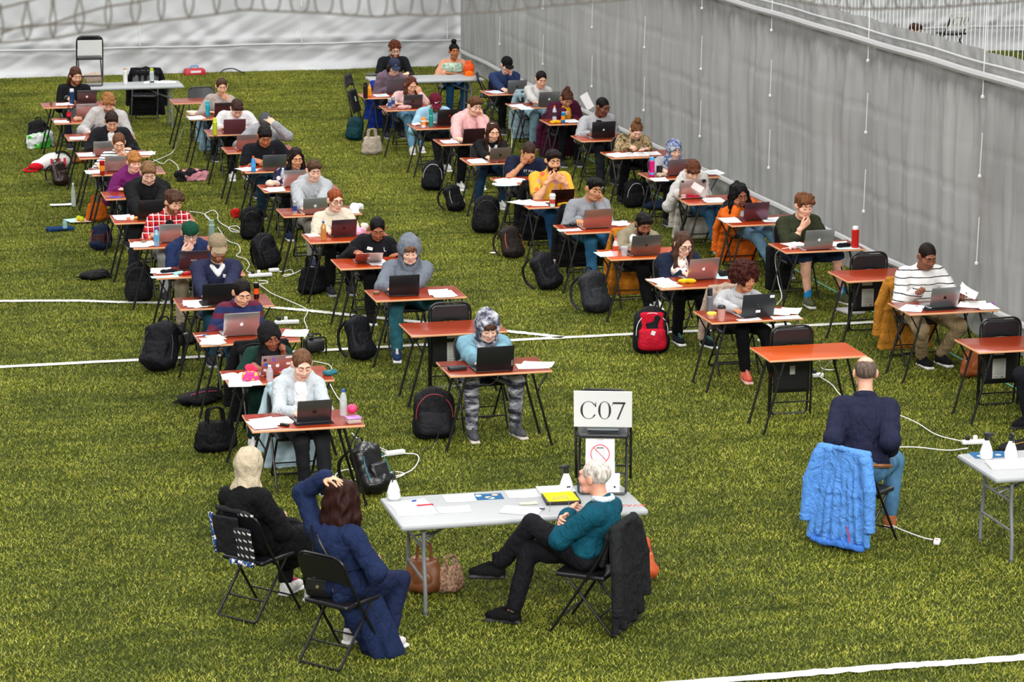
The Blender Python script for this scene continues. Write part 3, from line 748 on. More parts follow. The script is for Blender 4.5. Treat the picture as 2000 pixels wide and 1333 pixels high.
    if st == 'capcurls':
        return [E((0, .02, .02), (.088, .106, .08)), E((-.085, .01, -.04), (.025, .04, .06)), E((.085, .01, -.04), (.025, .04, .06)), E((0, .1, -.04), (.07, .035, .07)), B((0, 0, .16), (.2, .2, .1), .01, sub=True, k=.01)]+FACE_CUT(), (.008, 70)
    raise KeyError(st)
def hair_mesh(st):
    p, nzz = hair_prims(st); return soft('hair', p, [hairm('#3a2a20')], .0075, .014, (nzz[0], nzz[1], 1.))
def cap_meshes():
    crown = soft('crown', [E((0, .014, .05), (.089, .108, .083)), B((0, 0, -.07), (.3, .3, .1), .005, sub=True, k=.006)], [cloth('#333333')], .0075, .01)
    brim = soft('brim', [E((0, -.115, .035), (.072, .075, .012), R=rx(.12)), E((0, -.115, .02), (.075, .08, .011), R=rx(.12), sub=True, k=.004), B((0, .03, .03), (.2, .085, .2), .005, sub=True, k=.004)], [cloth('#333333')], .006, .006)
    button = MB().lathe([(.009, .128), (.009, .133), (.004, .136)], (0, .014, 0), 8).mesh('button', [cloth('#333333')])
    return crown, brim, button
def hijab_mesh(drape):
    p = [E((0, .014, .012), (.1, .12, .122)), C((0, .0, -.1), (0, .03, -.19), .088, .12), C((-.07, -.05, -.12), (.06, -.07, -.2), .03, .035), C((.075, -.04, -.09), (-.05, -.08, -.19), .028, .03)]
    if drape: p += [E((0, .0, -.27), (.215, .15, .11)), C((0, -.1, -.22), (-.04, -.15, -.42), .09, .07), C((.06, -.1, -.22), (.09, -.13, -.4), .07, .06)]
    p += [E((0, -.125, -.02), (.06, .075, .08), sub=True, k=.012), E((0, -.06, -.02), (.062, .05, .085), sub=True, k=.01)]
    return soft('headscarf', p, [cloth('#222222')], .0095, .03, (.004, 55, 2.))
def back_hijab_mesh():
    p = [E((0, .016, .015), (.105, .125, .13)), C((0, .02, -.09), (0, .03, -.16), .095, .105), C((-.05, .05, -.12), (.07, .06, -.19), .05, .045), C((.05, -.03, -.1), (-.06, .0, -.17), .05, .05)]
    p += [E((0, -.125, -.01), (.062, .07, .085), sub=True, k=.012)]
    return soft('headscarf', p, [cloth('#d8c8a8')], .0095, .03, (.004, 60, 3.))
def hood_mesh():
    p = [E((0, .03, .02), (.118, .13, .132)), C((0, .03, -.1), (0, .05, -.17), .105, .125), E((0, .1, .08), (.06, .06, .06)),
         E((0, -.115, -.02), (.068, .11, .098), sub=True, k=.015), E((0, -.06, -.05), (.07, .09, .1), sub=True, k=.015)]
    return soft('hood', p, [cloth('#777777')], .0095, .03, (.005, 45, 1.))
def glasses_mesh():
    m = MB()
    for s in (-1, 1):
        m.tube([(s*.032+.024*math.cos(a), -.101+.004*abs(math.cos(a)), .005+.019*math.sin(a)) for a in np.linspace(0, 2*PI, 15)[:-1]], .0026, 6, closed=True)
        m.tube([(s*.055, -.098, .008), (s*.078, -.06, .01), (s*.081, .01, .008)], .0024, 6)
    m.tube([(-.009, -.104, .008), (.009, -.104, .008)], .0024, 6); return m.mesh('glasses', [plain('#15120f', .3)])
def shoe_mesh(boot=False):
    p = [E((0, -.075, -.04), (.044, .125, .043), lab=0), C((0, .005, .0 if not boot else .07), (0, .0, -.04), .043, .05), B((0, .0, -.14), (.3, .4, .072), .005, sub=True, k=.004),
         B((0, -.073, -.073), (.043, .128, .014), .013, lab=1, k=.002), C((0, -.13, -.005), (0, -.05, .022), .012, .014, lab=2, k=.006)]
    return soft('shoe', p, [cloth('#eeeeee'), plain('#f4f4f2', .6), cloth('#dddddd')], .0085, .02)
def beard_np(sex=0):
    V, F, L = HEADS[0]; c = V[F].mean(1)
    keep = (c[:, 1] < .012) & (c[:, 2] < -.04-.3*np.clip(-.05-c[:, 1], 0, .1)+.035*np.clip((c[:, 1]+.03)/.05, 0, 1)) & (c[:, 2] > -.118) & (L == 0) & ~((np.abs(c[:, 0]) < .017) & (c[:, 2] > -.058) & (c[:, 2] < -.0)) & (c[:, 1] > -.2)
    must = (c[:, 1] < -.075) & (np.abs(c[:, 0]) < .028) & (c[:, 2] < -.047) & (c[:, 2] > -.058) & (L == 0)
    N = vnormals(V, F); v, f = shell(V, F, N, keep | must, .0065, .002); return v, f
BEARD = beard_np()
def ik(S, T, l1, l2, pole):
    d = T-S; L = np.linalg.norm(d); mx = (l1+l2)*.995
    if L > mx: T = S+d/L*mx; d = T-S; L = mx
    L = max(L, abs(l1-l2)+.02); n = d/L; a = (l1*l1-l2*l2+L*L)/(2*L); h = math.sqrt(max(l1*l1-a*a, 0))
    pv = pole-S; pv = pv-n*(pv@n); pv = nrm(pv); return S+n*a+pv*h, T
SHOE = lambda boot=False: templ(('shoe', boot), lambda: shoe_mesh(boot))
def person(label, u, v, head, rot=0., hyaw=0, hpitch=22, hroll=0, f=0, sk='#e3b79c', hair=('short', '#4a3323'), top=('sweater', '#888888'), fit=.0, short=False,
           pants='#1d1d22', shorts=False, shoes=('#34353a', '#9a9a9a'), socks=None, arms=(('type',), ('type',)), feet=None, knees=None, scale=1., cap=None, glasses=False, beard=None, hood=None,
           hoodup=None, scarf=None, collar=None, badge=None, hip=None, tyaw=0., under=None, skirt=None, boots=False, z0=.0, group='students at the exam desks', rolled=False, ytab=None, tabz=.742, extra=None, hem=.13):
    """seated figure; u, v chair position; head = world position of the head centre"""
    scale = scale*1.075
    root = empty('person', (u, v, 0), rot); tag(root, label, 'person', group)
    Ri = rz(-rot); Hd = Ri@(np.asarray(head, float)-arr(u, v, 0)); w = (.9 if f else 1.)*scale
    h = arr(0, .02, .575) if hip is None else np.asarray(hip, float)
    Rh = rz(rad(hyaw))@rx(rad(hpitch))@ry(rad(hroll))
    N = Hd+Rh@arr(0, .055, -.14)*scale+arr(0, .015, -.04)*scale
    t = N-h; L = np.linalg.norm(t); t = t/L; x0 = arr(math.cos(rad(tyaw)), math.sin(rad(tyaw)), 0); b = nrm(np.cross(t, x0)); xx = np.cross(b, t)
    RT_ = np.stack([xx, b, t], 1); P = lambda x, y, s: h+xx*x*w+b*y*w+t*(s*L)
    kind, tmat = top; g = fit*.75-.004; tm = cloth(tmat) if isinstance(tmat, str) else tmat
    pm = (cloth(pants) if isinstance(pants, str) else pants)
    pr = [E(P(0, -.01, .02), (.168*w, .125*w, .125), RT_, lab=2), E(P(0, -.015, .3), ((.142+g)*w, (.112+g)*w, .19), RT_, lab=1), E(P(0, 0, .66), ((.158+g)*w, (.118+g)*w, .2*L/.5), RT_, lab=1),
          C(P(-.135, .012, .885), P(.135, .012, .885), .058*w+g*.6, lab=1), C(P(0, .018, .84), N+t*.02, .078*w, .058*w, lab=1), C(N-t*.0, Hd+Rh@arr(0, .03, -.09), .05*w, .048*w, lab=0, k=.02),
          C(P(-.07, -.02, hem), P(.07, -.02, hem), .108+g, lab=1)]
    if f: pr += [E(P(-.06, -.075, .6), (.07, .06, .08), RT_, lab=1, k=.06), E(P(.06, -.075, .6), (.07, .06, .08), RT_, lab=1, k=.06)]
    if collar:   # stand-up collar
        cz = N+t*.035
        for i in range(8):
            a0, a1 = i*PI/4, (i+1)*PI/4; rr = .062*w
            pr.append(C(cz+xx*math.cos(a0)*rr+b*math.sin(a0)*rr, cz+xx*math.cos(a1)*rr+b*math.sin(a1)*rr, .016, lab=1, k=.012))
    if hood:
        q = [P(-.05, -.1, .87), P(-.1, -.045, .96), P(-.1, .06, 1.0), P(0, .105, .98), P(.1, .06, 1.0), P(.1, -.045, .96), P(.05, -.1, .87)]
        rr = [.014, .032, .044, .048, .044, .032, .014]
        for i in range(6): pr.append(C(q[i], q[i+1], rr[i], rr[i+1], lab=1, k=.03))
        pr.append(E(P(0, .135, .87), (.115, .06, .11), RT_, lab=1))
    cuffs = []; hands = []
    yb = (-.36 if ytab is None else ytab)
    for i, s in enumerate((-1, 1)):
        S = P(s*.172, .0, .865); am = arms[i]; mode = am[0]; o = arr(*am[1]) if len(am) > 1 else arr(0, 0, 0)
        pole = arr(s*.5, .25, S[2]-.45)
        if mode == 'type': T, fd, pn, hp = arr(s*.085, yb-.1, tabz+.035)+o, nrm(arr(-s*.25, -1, -.08)), arr(0, 0, -1), 'type'
        elif mode == 'desk': T, fd, pn, hp = arr(s*.1, yb-.05, tabz+.025)+o, nrm(arr(-s*.9, -.5, -.02)), arr(0, 0, -1), 'flat'; 
        elif mode == 'write': T, fd, pn, hp = arr(s*.07, yb-.12, tabz+.04)+o, nrm(arr(-s*.6, -.8, -.15)), nrm(arr(-s*.4, 0, -1)), 'fist'
        elif mode == 'cheek': T, fd, pn, hp = Hd+Rh@arr(s*.08, -.085, -.085)+o, nrm(Rh@arr(s*.1, -.1, 1)), nrm(Rh@arr(-s, .3, .1)), 'fist'; pole = arr(s*.3, -.3, .5)
        elif mode == 'chin': T, fd, pn, hp = Hd+Rh@arr(s*.035, -.125, -.135)+o, nrm(Rh@arr(-s*.75, .15, .6)), nrm(Rh@arr(0, .9, .25)), 'curl'; pole = arr(s*.35, -.25, .4)
        elif mode == 'brow': T, fd, pn, hp = Hd+Rh@arr(s*.06, -.115, .0)+o, nrm(Rh@arr(-s*.45, .25, .85)), nrm(Rh@arr(-s*.3, 1, -.1)), 'curl'; pole = arr(s*.45, -.25, .5)
        elif mode == 'crown': T, fd, pn, hp = Hd+Rh@arr(s*.075, -.065, .1)+o, nrm(Rh@arr(-s*.8, .5, .35)), nrm(Rh@arr(-s*.5, .4, -.8)), 'flat'; pole = arr(s*.6, -.2, .6)
        elif mode == 'lap': T, fd, pn, hp = arr(s*.1, -.26, .7)+o, nrm(arr(-s*.3, -1, -.1)), arr(0, 0, -1), 'curl'
        elif mode == 'at': T, fd, pn, hp = arr(*am[1]), nrm(arr(*am[2])), nrm(arr(*am[3])), am[4]; pole = arr(*am[5]) if len(am) > 5 else pole
        Wr = T-fd*.07; El, Wr = ik(S, Wr, .285*scale, .25*scale, pole)
        if mode in ('type', 'write', 'desk', 'chin', 'cheek', 'brow') and El[1] < yb+.02 and El[2] < tabz+.055: El[2] = tabz+.055
        fat = g*.55
        if short:
            m_ = S+(El-S)*short
            pr += [C(S, m_, .066*w+fat, .064*w+fat, lab=1), C(S, El, .054*w, .043*w, lab=0), C(El, Wr, .043*w, .028, lab=0)]
        else:
            stp = El+(Wr-El)*(.5 if rolled else .93)
            pr += [C(S, El, .062*w+fat, .05*w+fat, lab=1), C(El, stp, .05*w+fat, (.038 if not rolled else .046)*w+fat, lab=1), C(El, Wr, .04*w, .027, lab=0)]
        hands.append((s, Wr, fd, pn, hp, am))
    fl = feet or (((-.12, -.36), 0), ((.12, -.36), 0)); ank = []
    for i, s in enumerate((-1, 1)):
        J = h+xx*s*.09*w+arr(0, -.03, -.01); (fx, fy, *fz), fa = fl[i]; fz = fz[0] if fz else 0.
        A = arr(fx, fy, .095+fz); kp = arr(s*.14, -.6, 1.2) if not knees else arr(*knees[i])
        K, A = ik(J, A, .43*scale, .42*scale, kp); ank.append((A, fa)); lab = 2
        pr += [C(J, K, .086*w, .064*w, lab=2)]
        if shorts: pr += [C(J, J+(K-J)*.55, .095*w, .09*w, lab=2), C(J, K, .08*w, .06*w, lab=0), C(K, A, .058*w, .036, lab=0), E(K+(A-K)*.3+arr(0, .03, 0), (.05, .05, .1), lab=0)]
        else: pr += [C(K, A+(K-A)*.09, .064*w, .048*w, lab=2), C(K, A, .05*w, .036, lab=0)]
    if skirt: pr += [C(h+arr(-.08, -.05, -.02), h+arr(-.11, -.42, -.12), .1, .1, lab=2), C(h+arr(.08, -.05, -.02), h+arr(.11, -.42, -.12), .1, .1, lab=2), C(h+arr(-.11, -.42, -.12), arr(-.13, -.43, skirt), .1, .09, lab=2), C(h+arr(.11, -.42, -.12), arr(.13, -.43, skirt), .1, .09, lab=2), E(arr(0, -.4, .45), (.14, .1, .2), lab=2)]
    if extra: pr += extra(locals())
    seed = sum(map(ord, label)) % 50
    V, F = nets(pr, .0155, .035, (.0032+fit*.05, 26, seed, .0022+fit*.06, 62)); lab = flabels(V, F, pr); Nn = vnormals(V, F)
    # the body: figure, head and hands in one mesh
    hv, hf, hl = HEADS[f]; VV = [V, (hv*scale)@Rh.T+Hd]; FF = [F, hf+len(V)]; MI = [np.zeros(len(F), int), hl]; n = len(V)+len(hv)
    for s, Wr, fd, pn, hp, am in hands:
        Z = -nrm(pn-fd*(pn@fd)); Y = -fd; X = np.cross(Y, Z); v0, f0 = HANDS[hp]
        q = (v0*arr(-s, 1, 1)*(.93 if f else 1.02)*scale)@np.stack([X, Y, Z], 1).T+Wr
        VV.append(q); FF.append((f0 if s < 0 else f0[:, ::-1])+n); MI.append(np.zeros(len(f0), int)); n += len(q)
    skc = lin(sk); lip = '#%02x%02x%02x' % tuple(int(255*min(1, max(0, x)**(1/2.2))) for x in (skc[0]*.72, skc[1]*.5, skc[2]*.5))
    body = mesh_np('body', np.concatenate(VV), np.concatenate(FF), [skin(sk), skin(lip), plain('#d8d0c8', .4), plain('#1c130d', .3), hairm(hair[1])], np.concatenate(MI))
    link('body', body, root)
    tv, tf = shell(V, F, Nn, lab == 1, .009+fit*.1, .003); link(kind, mesh_np(kind, tv, tf, [tm]), root)
    if (lab == 2).any():
        tv, tf = shell(V, F, Nn, lab == 2, .006, .002); nm = 'skirt' if skirt else 'shorts' if shorts else 'trousers'
        link(nm, mesh_np(nm, tv, tf, [pm]), root)
    if (lab == 3).any() and under:
        tv, tf = shell(V, F, Nn, lab == 3, .008, .002); link(under[0], mesh_np(under[0], tv, tf, [cloth(under[1]) if isinstance(under[1], str) else under[1]]), root)
    hm = Matrix(Rh.tolist()).to_euler(); lo = tuple(Hd)
    sub = lambda nm, me, mats=None, parent=root, sc=1.: link(nm, me, parent, lo, hm, mats, scale*sc)
    if hair[0]:
        ht = templ(('hair', hair[0]), lambda: hair_mesh(hair[0]))
        if hair[0] in ('long', 'wavy'): hm2 = Matrix((rz(rad(hyaw))@rx(rad(hpitch*.45))@ry(rad(hroll))).tolist()).to_euler(); link('hair', ht, root, lo, hm2, [hairm(hair[1])], scale)
        else: sub('hair', ht, [hairm(hair[1])])
    if beard:
        bm = templ('beard', lambda: mesh_np('beard', BEARD[0], BEARD[1], [hairm('#333333')])); sub('beard', bm, [hairm(beard)])
    if cap:
        cr, br, bt = templ('cap', cap_meshes); mt = cloth(cap[0]); back = len(cap) > 1 and cap[1]
        e2 = (Matrix(Rh.tolist())@Matrix.Rotation(PI if back else 0, 3, 'Z')).to_euler()
        c_ = link('cap', cr, root, lo, e2, [mt], scale); link('brim', br, c_, mats=[mt]); link('button', bt, c_, mats=[mt])
        if len(cap) > 2: cap[2](c_, back)
    if glasses: sub('glasses', templ('glasses', glasses_mesh))
    if scarf: sub('headscarf', templ(('hijab', scarf[1]), lambda: hijab_mesh(scarf[1])), [scarf[0] if not isinstance(scarf[0], str) else cloth(scarf[0])])
    if hoodup: sub('hood', templ('hoodup', hood_mesh), [hoodup if not isinstance(hoodup, str) else cloth(hoodup)])
    for A, fa in ank:
        so = link('shoe', SHOE(boots), root, A, (0, 0, rad(fa)), [cloth(shoes[0]), plain(shoes[1], .6), cloth(shoes[2] if len(shoes) > 2 else shoes[0])], scale)
        if socks: link('sock', templ('sock', lambda: MB().lathe([(.046, -.02), (.044, .05), (.043, .1), (.036, .101)], n=14).mesh('sock', [cloth('#1f8fd0')])), root, A, None, [cloth(socks)])
    if badge:   # name sticker on the chest: x, height fraction
        q = P(badge[0], -.13, badge[1]+.17); d = np.linalg.norm(tv_near(V, Nn, q, b)[0]-q)
        pt, nn2 = tv_near(V, Nn, q, b)
        zz = nn2; xa = nrm(np.cross(t, zz)*-1 if False else np.cross(zz, t)*-1); ya = np.cross(zz, xa)
        R_ = np.stack([xa, ya, zz], 1); m4 = Matrix(R_.tolist()).to_euler()
        bg = templ('badge', lambda: MB().box((0, 0, 0), (.062, .034, .002)).box((-.004, .003, .0015), (.036, .005, .001), m=1).box((-.01, -.006, .0015), (.024, .004, .001), m=1).mesh('name_sticker', [paper('#f6f6f4'), plain('#8a8a90', .7)]))
        link('name_sticker', bg, root, pt+nn2*(.024+fit*.1), m4)
    INFO[label] = dict(root=root, Hd=Hd, P=P, N=N, t=t, b=b, xx=xx, V=V, Nn=Nn, RT=RT_, hands=hands, L=L)
    return root
def tv_near(V, Nn, q, b):
    """front surface point below q"""
    rel = V-q; m = ((Nn@b) < -.3) & (np.abs(rel@b) < .11); d = np.linalg.norm(rel-np.outer(rel@b, b), axis=1); d[~m] += 9
    i = np.argsort(d)[:6]; return V[i].mean(0), nrm(Nn[i].mean(0))
INFO = {}
# ------------------------------------------------------------------ small things
TZ = DESKH+.0005
def apple_poly(s):
    body = [(0, .30), (.14, .36), (.32, .36), (.46, .24), (.38, .06), (.42, -.14), (.52, -.22), (.36, -.5), (.2, -.58), (.06, -.52), (-.06, -.52), (-.2, -.58), (-.36, -.48), (-.5, -.2), (-.54, .05), (-.46, .26), (-.3, .37), (-.13, .36)]
    leaf = [(.0, .42), (.03, .56), (.12, .67), (.22, .71), (.21, .58), (.13, .47)]
    return [(x*s, y*s) for x, y in body], [(x*s, y*s) for x, y in leaf]
def laptop_meshes(w, d):
    base = MB().box((0, d/2, .008), (w, d, .014), bev=.006, m=0).box((0, d*.36, .0155), (w*.86, d*.42, .001), m=1).box((0, d*.8, .0155), (w*.34, d*.26, .0008), m=2)
    for r in range(5): base.box((0, d*(.2+r*.08), .0165), (w*.84, d*.058, .0014), m=2)
    base = base.mesh('base', [alu('#c4c6c9'), plain('#16161a', .5), plain('#2a2a30', .4)])
    lid = MB().box((0, 0, d*.5), (w, .007, d), bev=.0034).mesh('lid', [alu('#c4c6c9')])
    scr = MB().box((0, .0042, d*.52), (w*.95, .0008, d*.88)).mesh('screen', [plain('#cfdbe6', .2)])
    hinge = MB().tube([(-w*.4, .004, .008), (w*.4, .004, .008)], .006, 8).mesh('hinge', [plain('#1b1b1d', .4)])
    a, l = apple_poly(.034)
    logo = MB().prism(a, 0, .001, R=rx(PI/2)).prism(l, 0, .001, R=rx(PI/2)).mesh('lid_emblem', [plain('#f4f4f4', .3)])
    return base, lid, scr, hinge, logo
def laptop(px, py, label, col='#bfc1c4', size=13, yaw=0., tilt=17, logo=None, base=None, z=TZ, metal=True, at=None, v=None):
    w, d = {13: (.304, .212), 14: (.325, .225), 15: (.356, .246)}[size]
    bm, lm, sm, hm, lg = templ(('laptop', size), lambda: laptop_meshes(w, d))
    p = G(px, py, z) if at is None else arr(*at)
    o = empty('laptop', p, rad(yaw)); tag(o, label, 'laptop', 'laptops on the exam desks')
    m1 = alu(col) if metal else plain(col, .35, name='black_plastic'); m2 = m1 if base is None else plain(base, .4)
    link('base', bm, o, mats=[m2]); link('hinge', hm, o)
    l = link('lid', lm, o, (0, 0, .012), (rad(tilt), 0, 0), [m1]); link('screen', sm, l)
    if logo in ('white', 'dark', 'grey'):
        link('lid_emblem', lg, l, (0, -.0038, d*.5), mats=[plain({'white': '#fafafa', 'dark': '#1d1a1a', 'grey': '#8d8f92'}[logo], .3)])
    elif logo == 'disc':
        link('lid_emblem', MB().tube([(.017*math.cos(a), -.0045, d*.5+.017*math.sin(a)) for a in np.linspace(0, 2*PI, 17)[:-1]], .0018, 6, closed=True).tube([(-.004, -.0045, d*.5+.012), (-.008, -.0045, d*.5-.008)], .0014, 5).tube([(.008, -.0045, d*.5+.008), (.003, -.0045, d*.5-.012)], .0014, 5).mesh('lid_emblem', [plain('#5d6166', .3, .8)]), l)
    elif logo == 'lightdisc':
        link('lid_emblem', MB().lathe([(.014, .0036), (.014, .0048)], (0, 0, d*.5), 14, R=rx(PI/2)).mesh('lid_emblem', [plain('#cfe3ee', .3)]), l)
    elif logo == 'squares':
        m = MB()
        for i in (-1, 1):
            for j in (-1, 1): m.box((i*.008, -.0042, d*.5+j*.008), (.014, .001, .014))
        link('lid_emblem', m.mesh('lid_emblem', [plain('#26232a', .3)]), l)
    elif logo == 'text': text_on(l, 'lid_lettering', 'ASUS', .03, (0, -.0046, d*.5-.01), '#c9c6cf')
    elif logo == 'redtext': text_on(l, 'lid_lettering', 'Lenovo', .018, (-w*.33, -.0046, d*.87), '#a23a2c')
    elif logo == 'sidetext': text_on(l, 'lid_lettering', 'LEGION', .016, (w*.44, -.0046, d*.3), '#c9c9c9', roll=PI/2)
    elif logo == 'reddot': link('lid_emblem', MB().prism([(.016*math.cos(a), .016*math.sin(a)) for a in np.linspace(0, 2*PI, 6)[:-1]], 0, .001, R=rx(PI/2)).mesh('lid_emblem', [plain('#b0202a', .3)]), l, (.01, -.0037, d*.6))
    return o, l, d, w
def text_on(parent, name, s, size, loc, col, roll=0., rot=None, font_bold=False):
    """lettering as a flat mesh standing in the xz plane, read from -y"""
    cu = bpy.data.curves.new(name, 'FONT'); cu.body = s; cu.size = size; cu.align_x = 'CENTER'; cu.extrude = .0004; cu.resolution_u = 3; cu.offset = size*.05 if font_bold else 0.
    tmp = bpy.data.objects.new(name, cu); COL.objects.link(tmp); dg = bpy.context.evaluated_depsgraph_get(); dg.update()
    me = bpy.data.meshes.new_from_object(tmp.evaluated_get(dg)); bpy.data.objects.remove(tmp)
    me.materials.clear(); me.materials.append(plain(col, .6, name='ink'))
    return link(name, me, parent, loc, rot or (PI/2, roll, 0))
def ngon_loop(n, r, sx=1., sz=1., a0=0.): return [(r*sx*math.cos(a0+2*PI*i/n), r*sz*math.sin(a0+2*PI*i/n)) for i in range(n)]
def sheet_mesh(w, h, bend, lines):
    nx, ny = 6, 7; x = np.linspace(-w/2, w/2, nx); y = np.linspace(-h/2, h/2, ny); X, Y = np.meshgrid(x, y, indexing='ij')
    Z = .001+bend*((X/w*2)**2*.4+np.maximum(0, (X/w+Y/h))**3*1.4)
    m = MB(); V = np.stack([X, Y, Z], -1).reshape(-1, 3); i = np.arange(nx*ny).reshape(nx, ny)
    f = [tuple(q) for q in np.stack([i[:-1, :-1], i[1:, :-1], i[1:, 1:], i[:-1, 1:]], -1).reshape(-1, 4)]
    m.add(V, f); m.add(V-arr(0, 0, .0009), [q[::-1] for q in f])
    if lines:
        for k in range(lines):
            yy = h*.36-k*h*.7/lines; ww = w*(.74 if k % 4 else .45); q = lambda a, b_: (a, b_, float(.0018+bend*((a/w*2)**2*.4+max(0, a/w+b_/h)**3*1.4)))
            xs = np.linspace(-w*.37, -w*.37+ww, 4); V = [q(a, yy) for a in xs]+[q(a, yy+h*.009) for a in xs]
            m.add(V, [(j, j+1, j+5, j+4) for j in range(3)], 1)
    return m.mesh('paper_sheet', [paper('#ffffff'), plain('#8b8c94', .8, name='ink')])
def sheet_(px, py, label, col='#f5f5f4', yaw=0., w=.21, h=.297, bend=.004, lines=0, z=TZ, dz=0., group=None, name='paper_sheet', cat='paper', at=None):
    me = templ(('sheet', w, h, bend, lines), lambda: sheet_mesh(w, h, bend, lines)); p = G(px, py, z+dz) if at is None else arr(*at); p = p.copy(); p[2] = z+dz
    o = link(name, me, None, p, (0, 0, rad(yaw)), [paper(col)]); return tag(o, label, cat, group)
ORD = {1: ('single',), 2: ('lower', 'upper'), 3: ('bottom', 'middle', 'top'), 4: ('bottom', 'second', 'third', 'top')}
def papers(px, py, who, n=2, cols=('#f6f6f5', '#eef3f6', '#f8f7f2'), yaw=0., spread=.03, lines=14, z=TZ):
    q = G(px, py, z); dk = min(DESK.values(), key=lambda d: (d[0]-q[0])**2+(d[1]-q[1])**2); side = 'left' if q[0] < dk[0]-.12 else 'right' if q[0] > dk[0]+.12 else 'middle'
    for i in range(n):
        p = q+arr(RNG.normal(0, spread), RNG.normal(0, spread), 0)
        where = f', {side} side, desk of {who}' if not who.startswith('nobody') else who.replace('nobody ', '')
        sheet_(0, 0, f'{ORD[n][i]} loose sheet {where}'.replace(' ,', ','), cols[i % len(cols)], yaw+RNG.normal(0, 9), dz=.0018*(i+1), lines=lines if i == n-1 else 0, group='papers of '+who if n > 1 else None, z=z, at=p)
def stack(px, py, label, col='#f3f3f1', w=.215, h=.3, n=6, yaw=0., z=TZ, cat='papers'):
    """bound pile: exam booklet, notebook"""
    m = MB(); r = random.Random(sum(map(ord, label)))
    for i in range(n): m.box((r.uniform(-.005, .005), r.uniform(-.005, .005), .002+.004*i), (w, h, .0036), rz(rad(r.uniform(-3, 3))))
    o = link('booklet', m.mesh('booklet', [paper(col)]), None, G(px, py, z), (0, 0, rad(yaw))); return tag(o, label, cat)
def open_book(px, py, label, yaw=0., col='#f4f3f0', w=.2, h=.27, z=TZ):
    o = empty('open_book', G(px, py, z), rad(yaw)); tag(o, label, 'book')
    link('cover', MB().box((0, 0, .002), (2*w+.01, h+.01, .004)).mesh('cover', [plain('#c8c4bc', .6)]), o)
    for s in (-1, 1):
        k = 8; x = np.linspace(0, w, k); zt = .006+.02*np.sin(np.linspace(0, 1, k)**.6*PI)*.8; m = MB()
        V = [(s*a, -h/2, b) for a, b in zip(x, zt)]+[(s*a, h/2, b) for a, b in zip(x, zt)]+[(s*a, -h/2, .004) for a in x]+[(s*a, h/2, .004) for a in x]
        f = [(i, i+1, k+i+1, k+i) for i in range(k-1)]+[(i, 2*k+i, 2*k+i+1, i+1) for i in range(k-1)]+[(k+i, k+i+1, 3*k+i+1, 3*k+i) for i in range(k-1)]
        m.add(V, f if s > 0 else [q[::-1] for q in f])
        for i in range(10): m.box((s*w*.5, h*.36-i*h*.08, .0225), (w*.7, h*.012, .001), m=1)
        link('page', m.mesh('page', [paper(col), plain('#9a9aa2', .8, name='ink')]), o)
    return o
def thing_lathe(name, cat, px, py, label, parts, z=TZ, group=None, at=None, tiltx=0., rzz=0.):
    p = G(px, py, z) if at is None else arr(*at); o = empty(name, p, rot=(tiltx, 0, rzz)); tag(o, label, cat, group)
    for nm, prof, mat in parts: link(nm, MB().lathe(prof, n=16).mesh(nm, [mat]), o)
    return o
def pet_bottle(px, py, label, cap='#1d4fb0', liquid='#e8eef2', lab=None, h=.23, z=TZ, a=.45):
    P = [('bottle', [(.028, 0), (.032, .008), (.032, h*.62), (.030, h*.66), (.022, h*.8), (.0125, h*.88), (.0125, h*.9)], glassy(liquid, a)),
         ('cap', [(.0145, h*.9), (.0145, h*.985), (.012, h)], plain(cap, .4))]
    if lab: P.append(('wrapper', [(.0325, h*.3), (.0328, h*.31), (.0328, h*.56), (.0325, h*.57)], paper(lab)))
    return thing_lathe('water_bottle', 'bottle', px, py, label, P, z)
def can(px, py, label, col, band=None, h=.165, r=.029, z=TZ):
    P = [('body', [(.024, 0), (r, .008), (r, h-.012), (.024, h-.002)], plain(col, .25, .5)), ('lid', [(.023, h-.003), (.025, h), (.022, h+.001), (.02, h-.002)], alu('#cfcfd2'))]
    if band: P.append(('printed_band', [(r, h*.28), (r+.0006, h*.3), (r+.0006, h*.62), (r, h*.64)], plain(band, .3)))
    return thing_lathe('drink_can', 'can', px, py, label, P, z)
def flask(px, py, label, col, lid='#202224', h=.24, r=.034, z=TZ, lidh=.05, band=None):
    P = [('body', [(r*.93, 0), (r, .008), (r, h-lidh-.012), (r*.8, h-lidh)], plain(col, .3, .25)), ('lid', [(r*.82, h-lidh), (r*.82, h-.006), (r*.7, h)], plain(lid, .35))]
    if band: P.append(('band', [(r, h*.12), (r+.001, h*.13), (r+.001, h*.2), (r, h*.21)], plain(band, .4)))
    return thing_lathe('flask', 'bottle', px, py, label, P, z)
def cup(px, py, label, col, lid, h=.13, r=.042, z=TZ, band=None):
    P = [('cup', [(r*.72, 0), (r*.75, .004), (r*.97, h)], plain(col, .45)), ('lid', [(r*1.04, h), (r*1.04, h+.012), (r*.92, h+.018), (r*.8, h+.03), (r*.3, h+.034)], plain(lid, .4))]
    if band: P.append(('sleeve', [(r*.83, h*.35), (r*.85, h*.36), (r*.93, h*.72), (r*.92, h*.73)], plain(band, .5)))
    return thing_lathe('cup', 'cup', px, py, label, P, z)
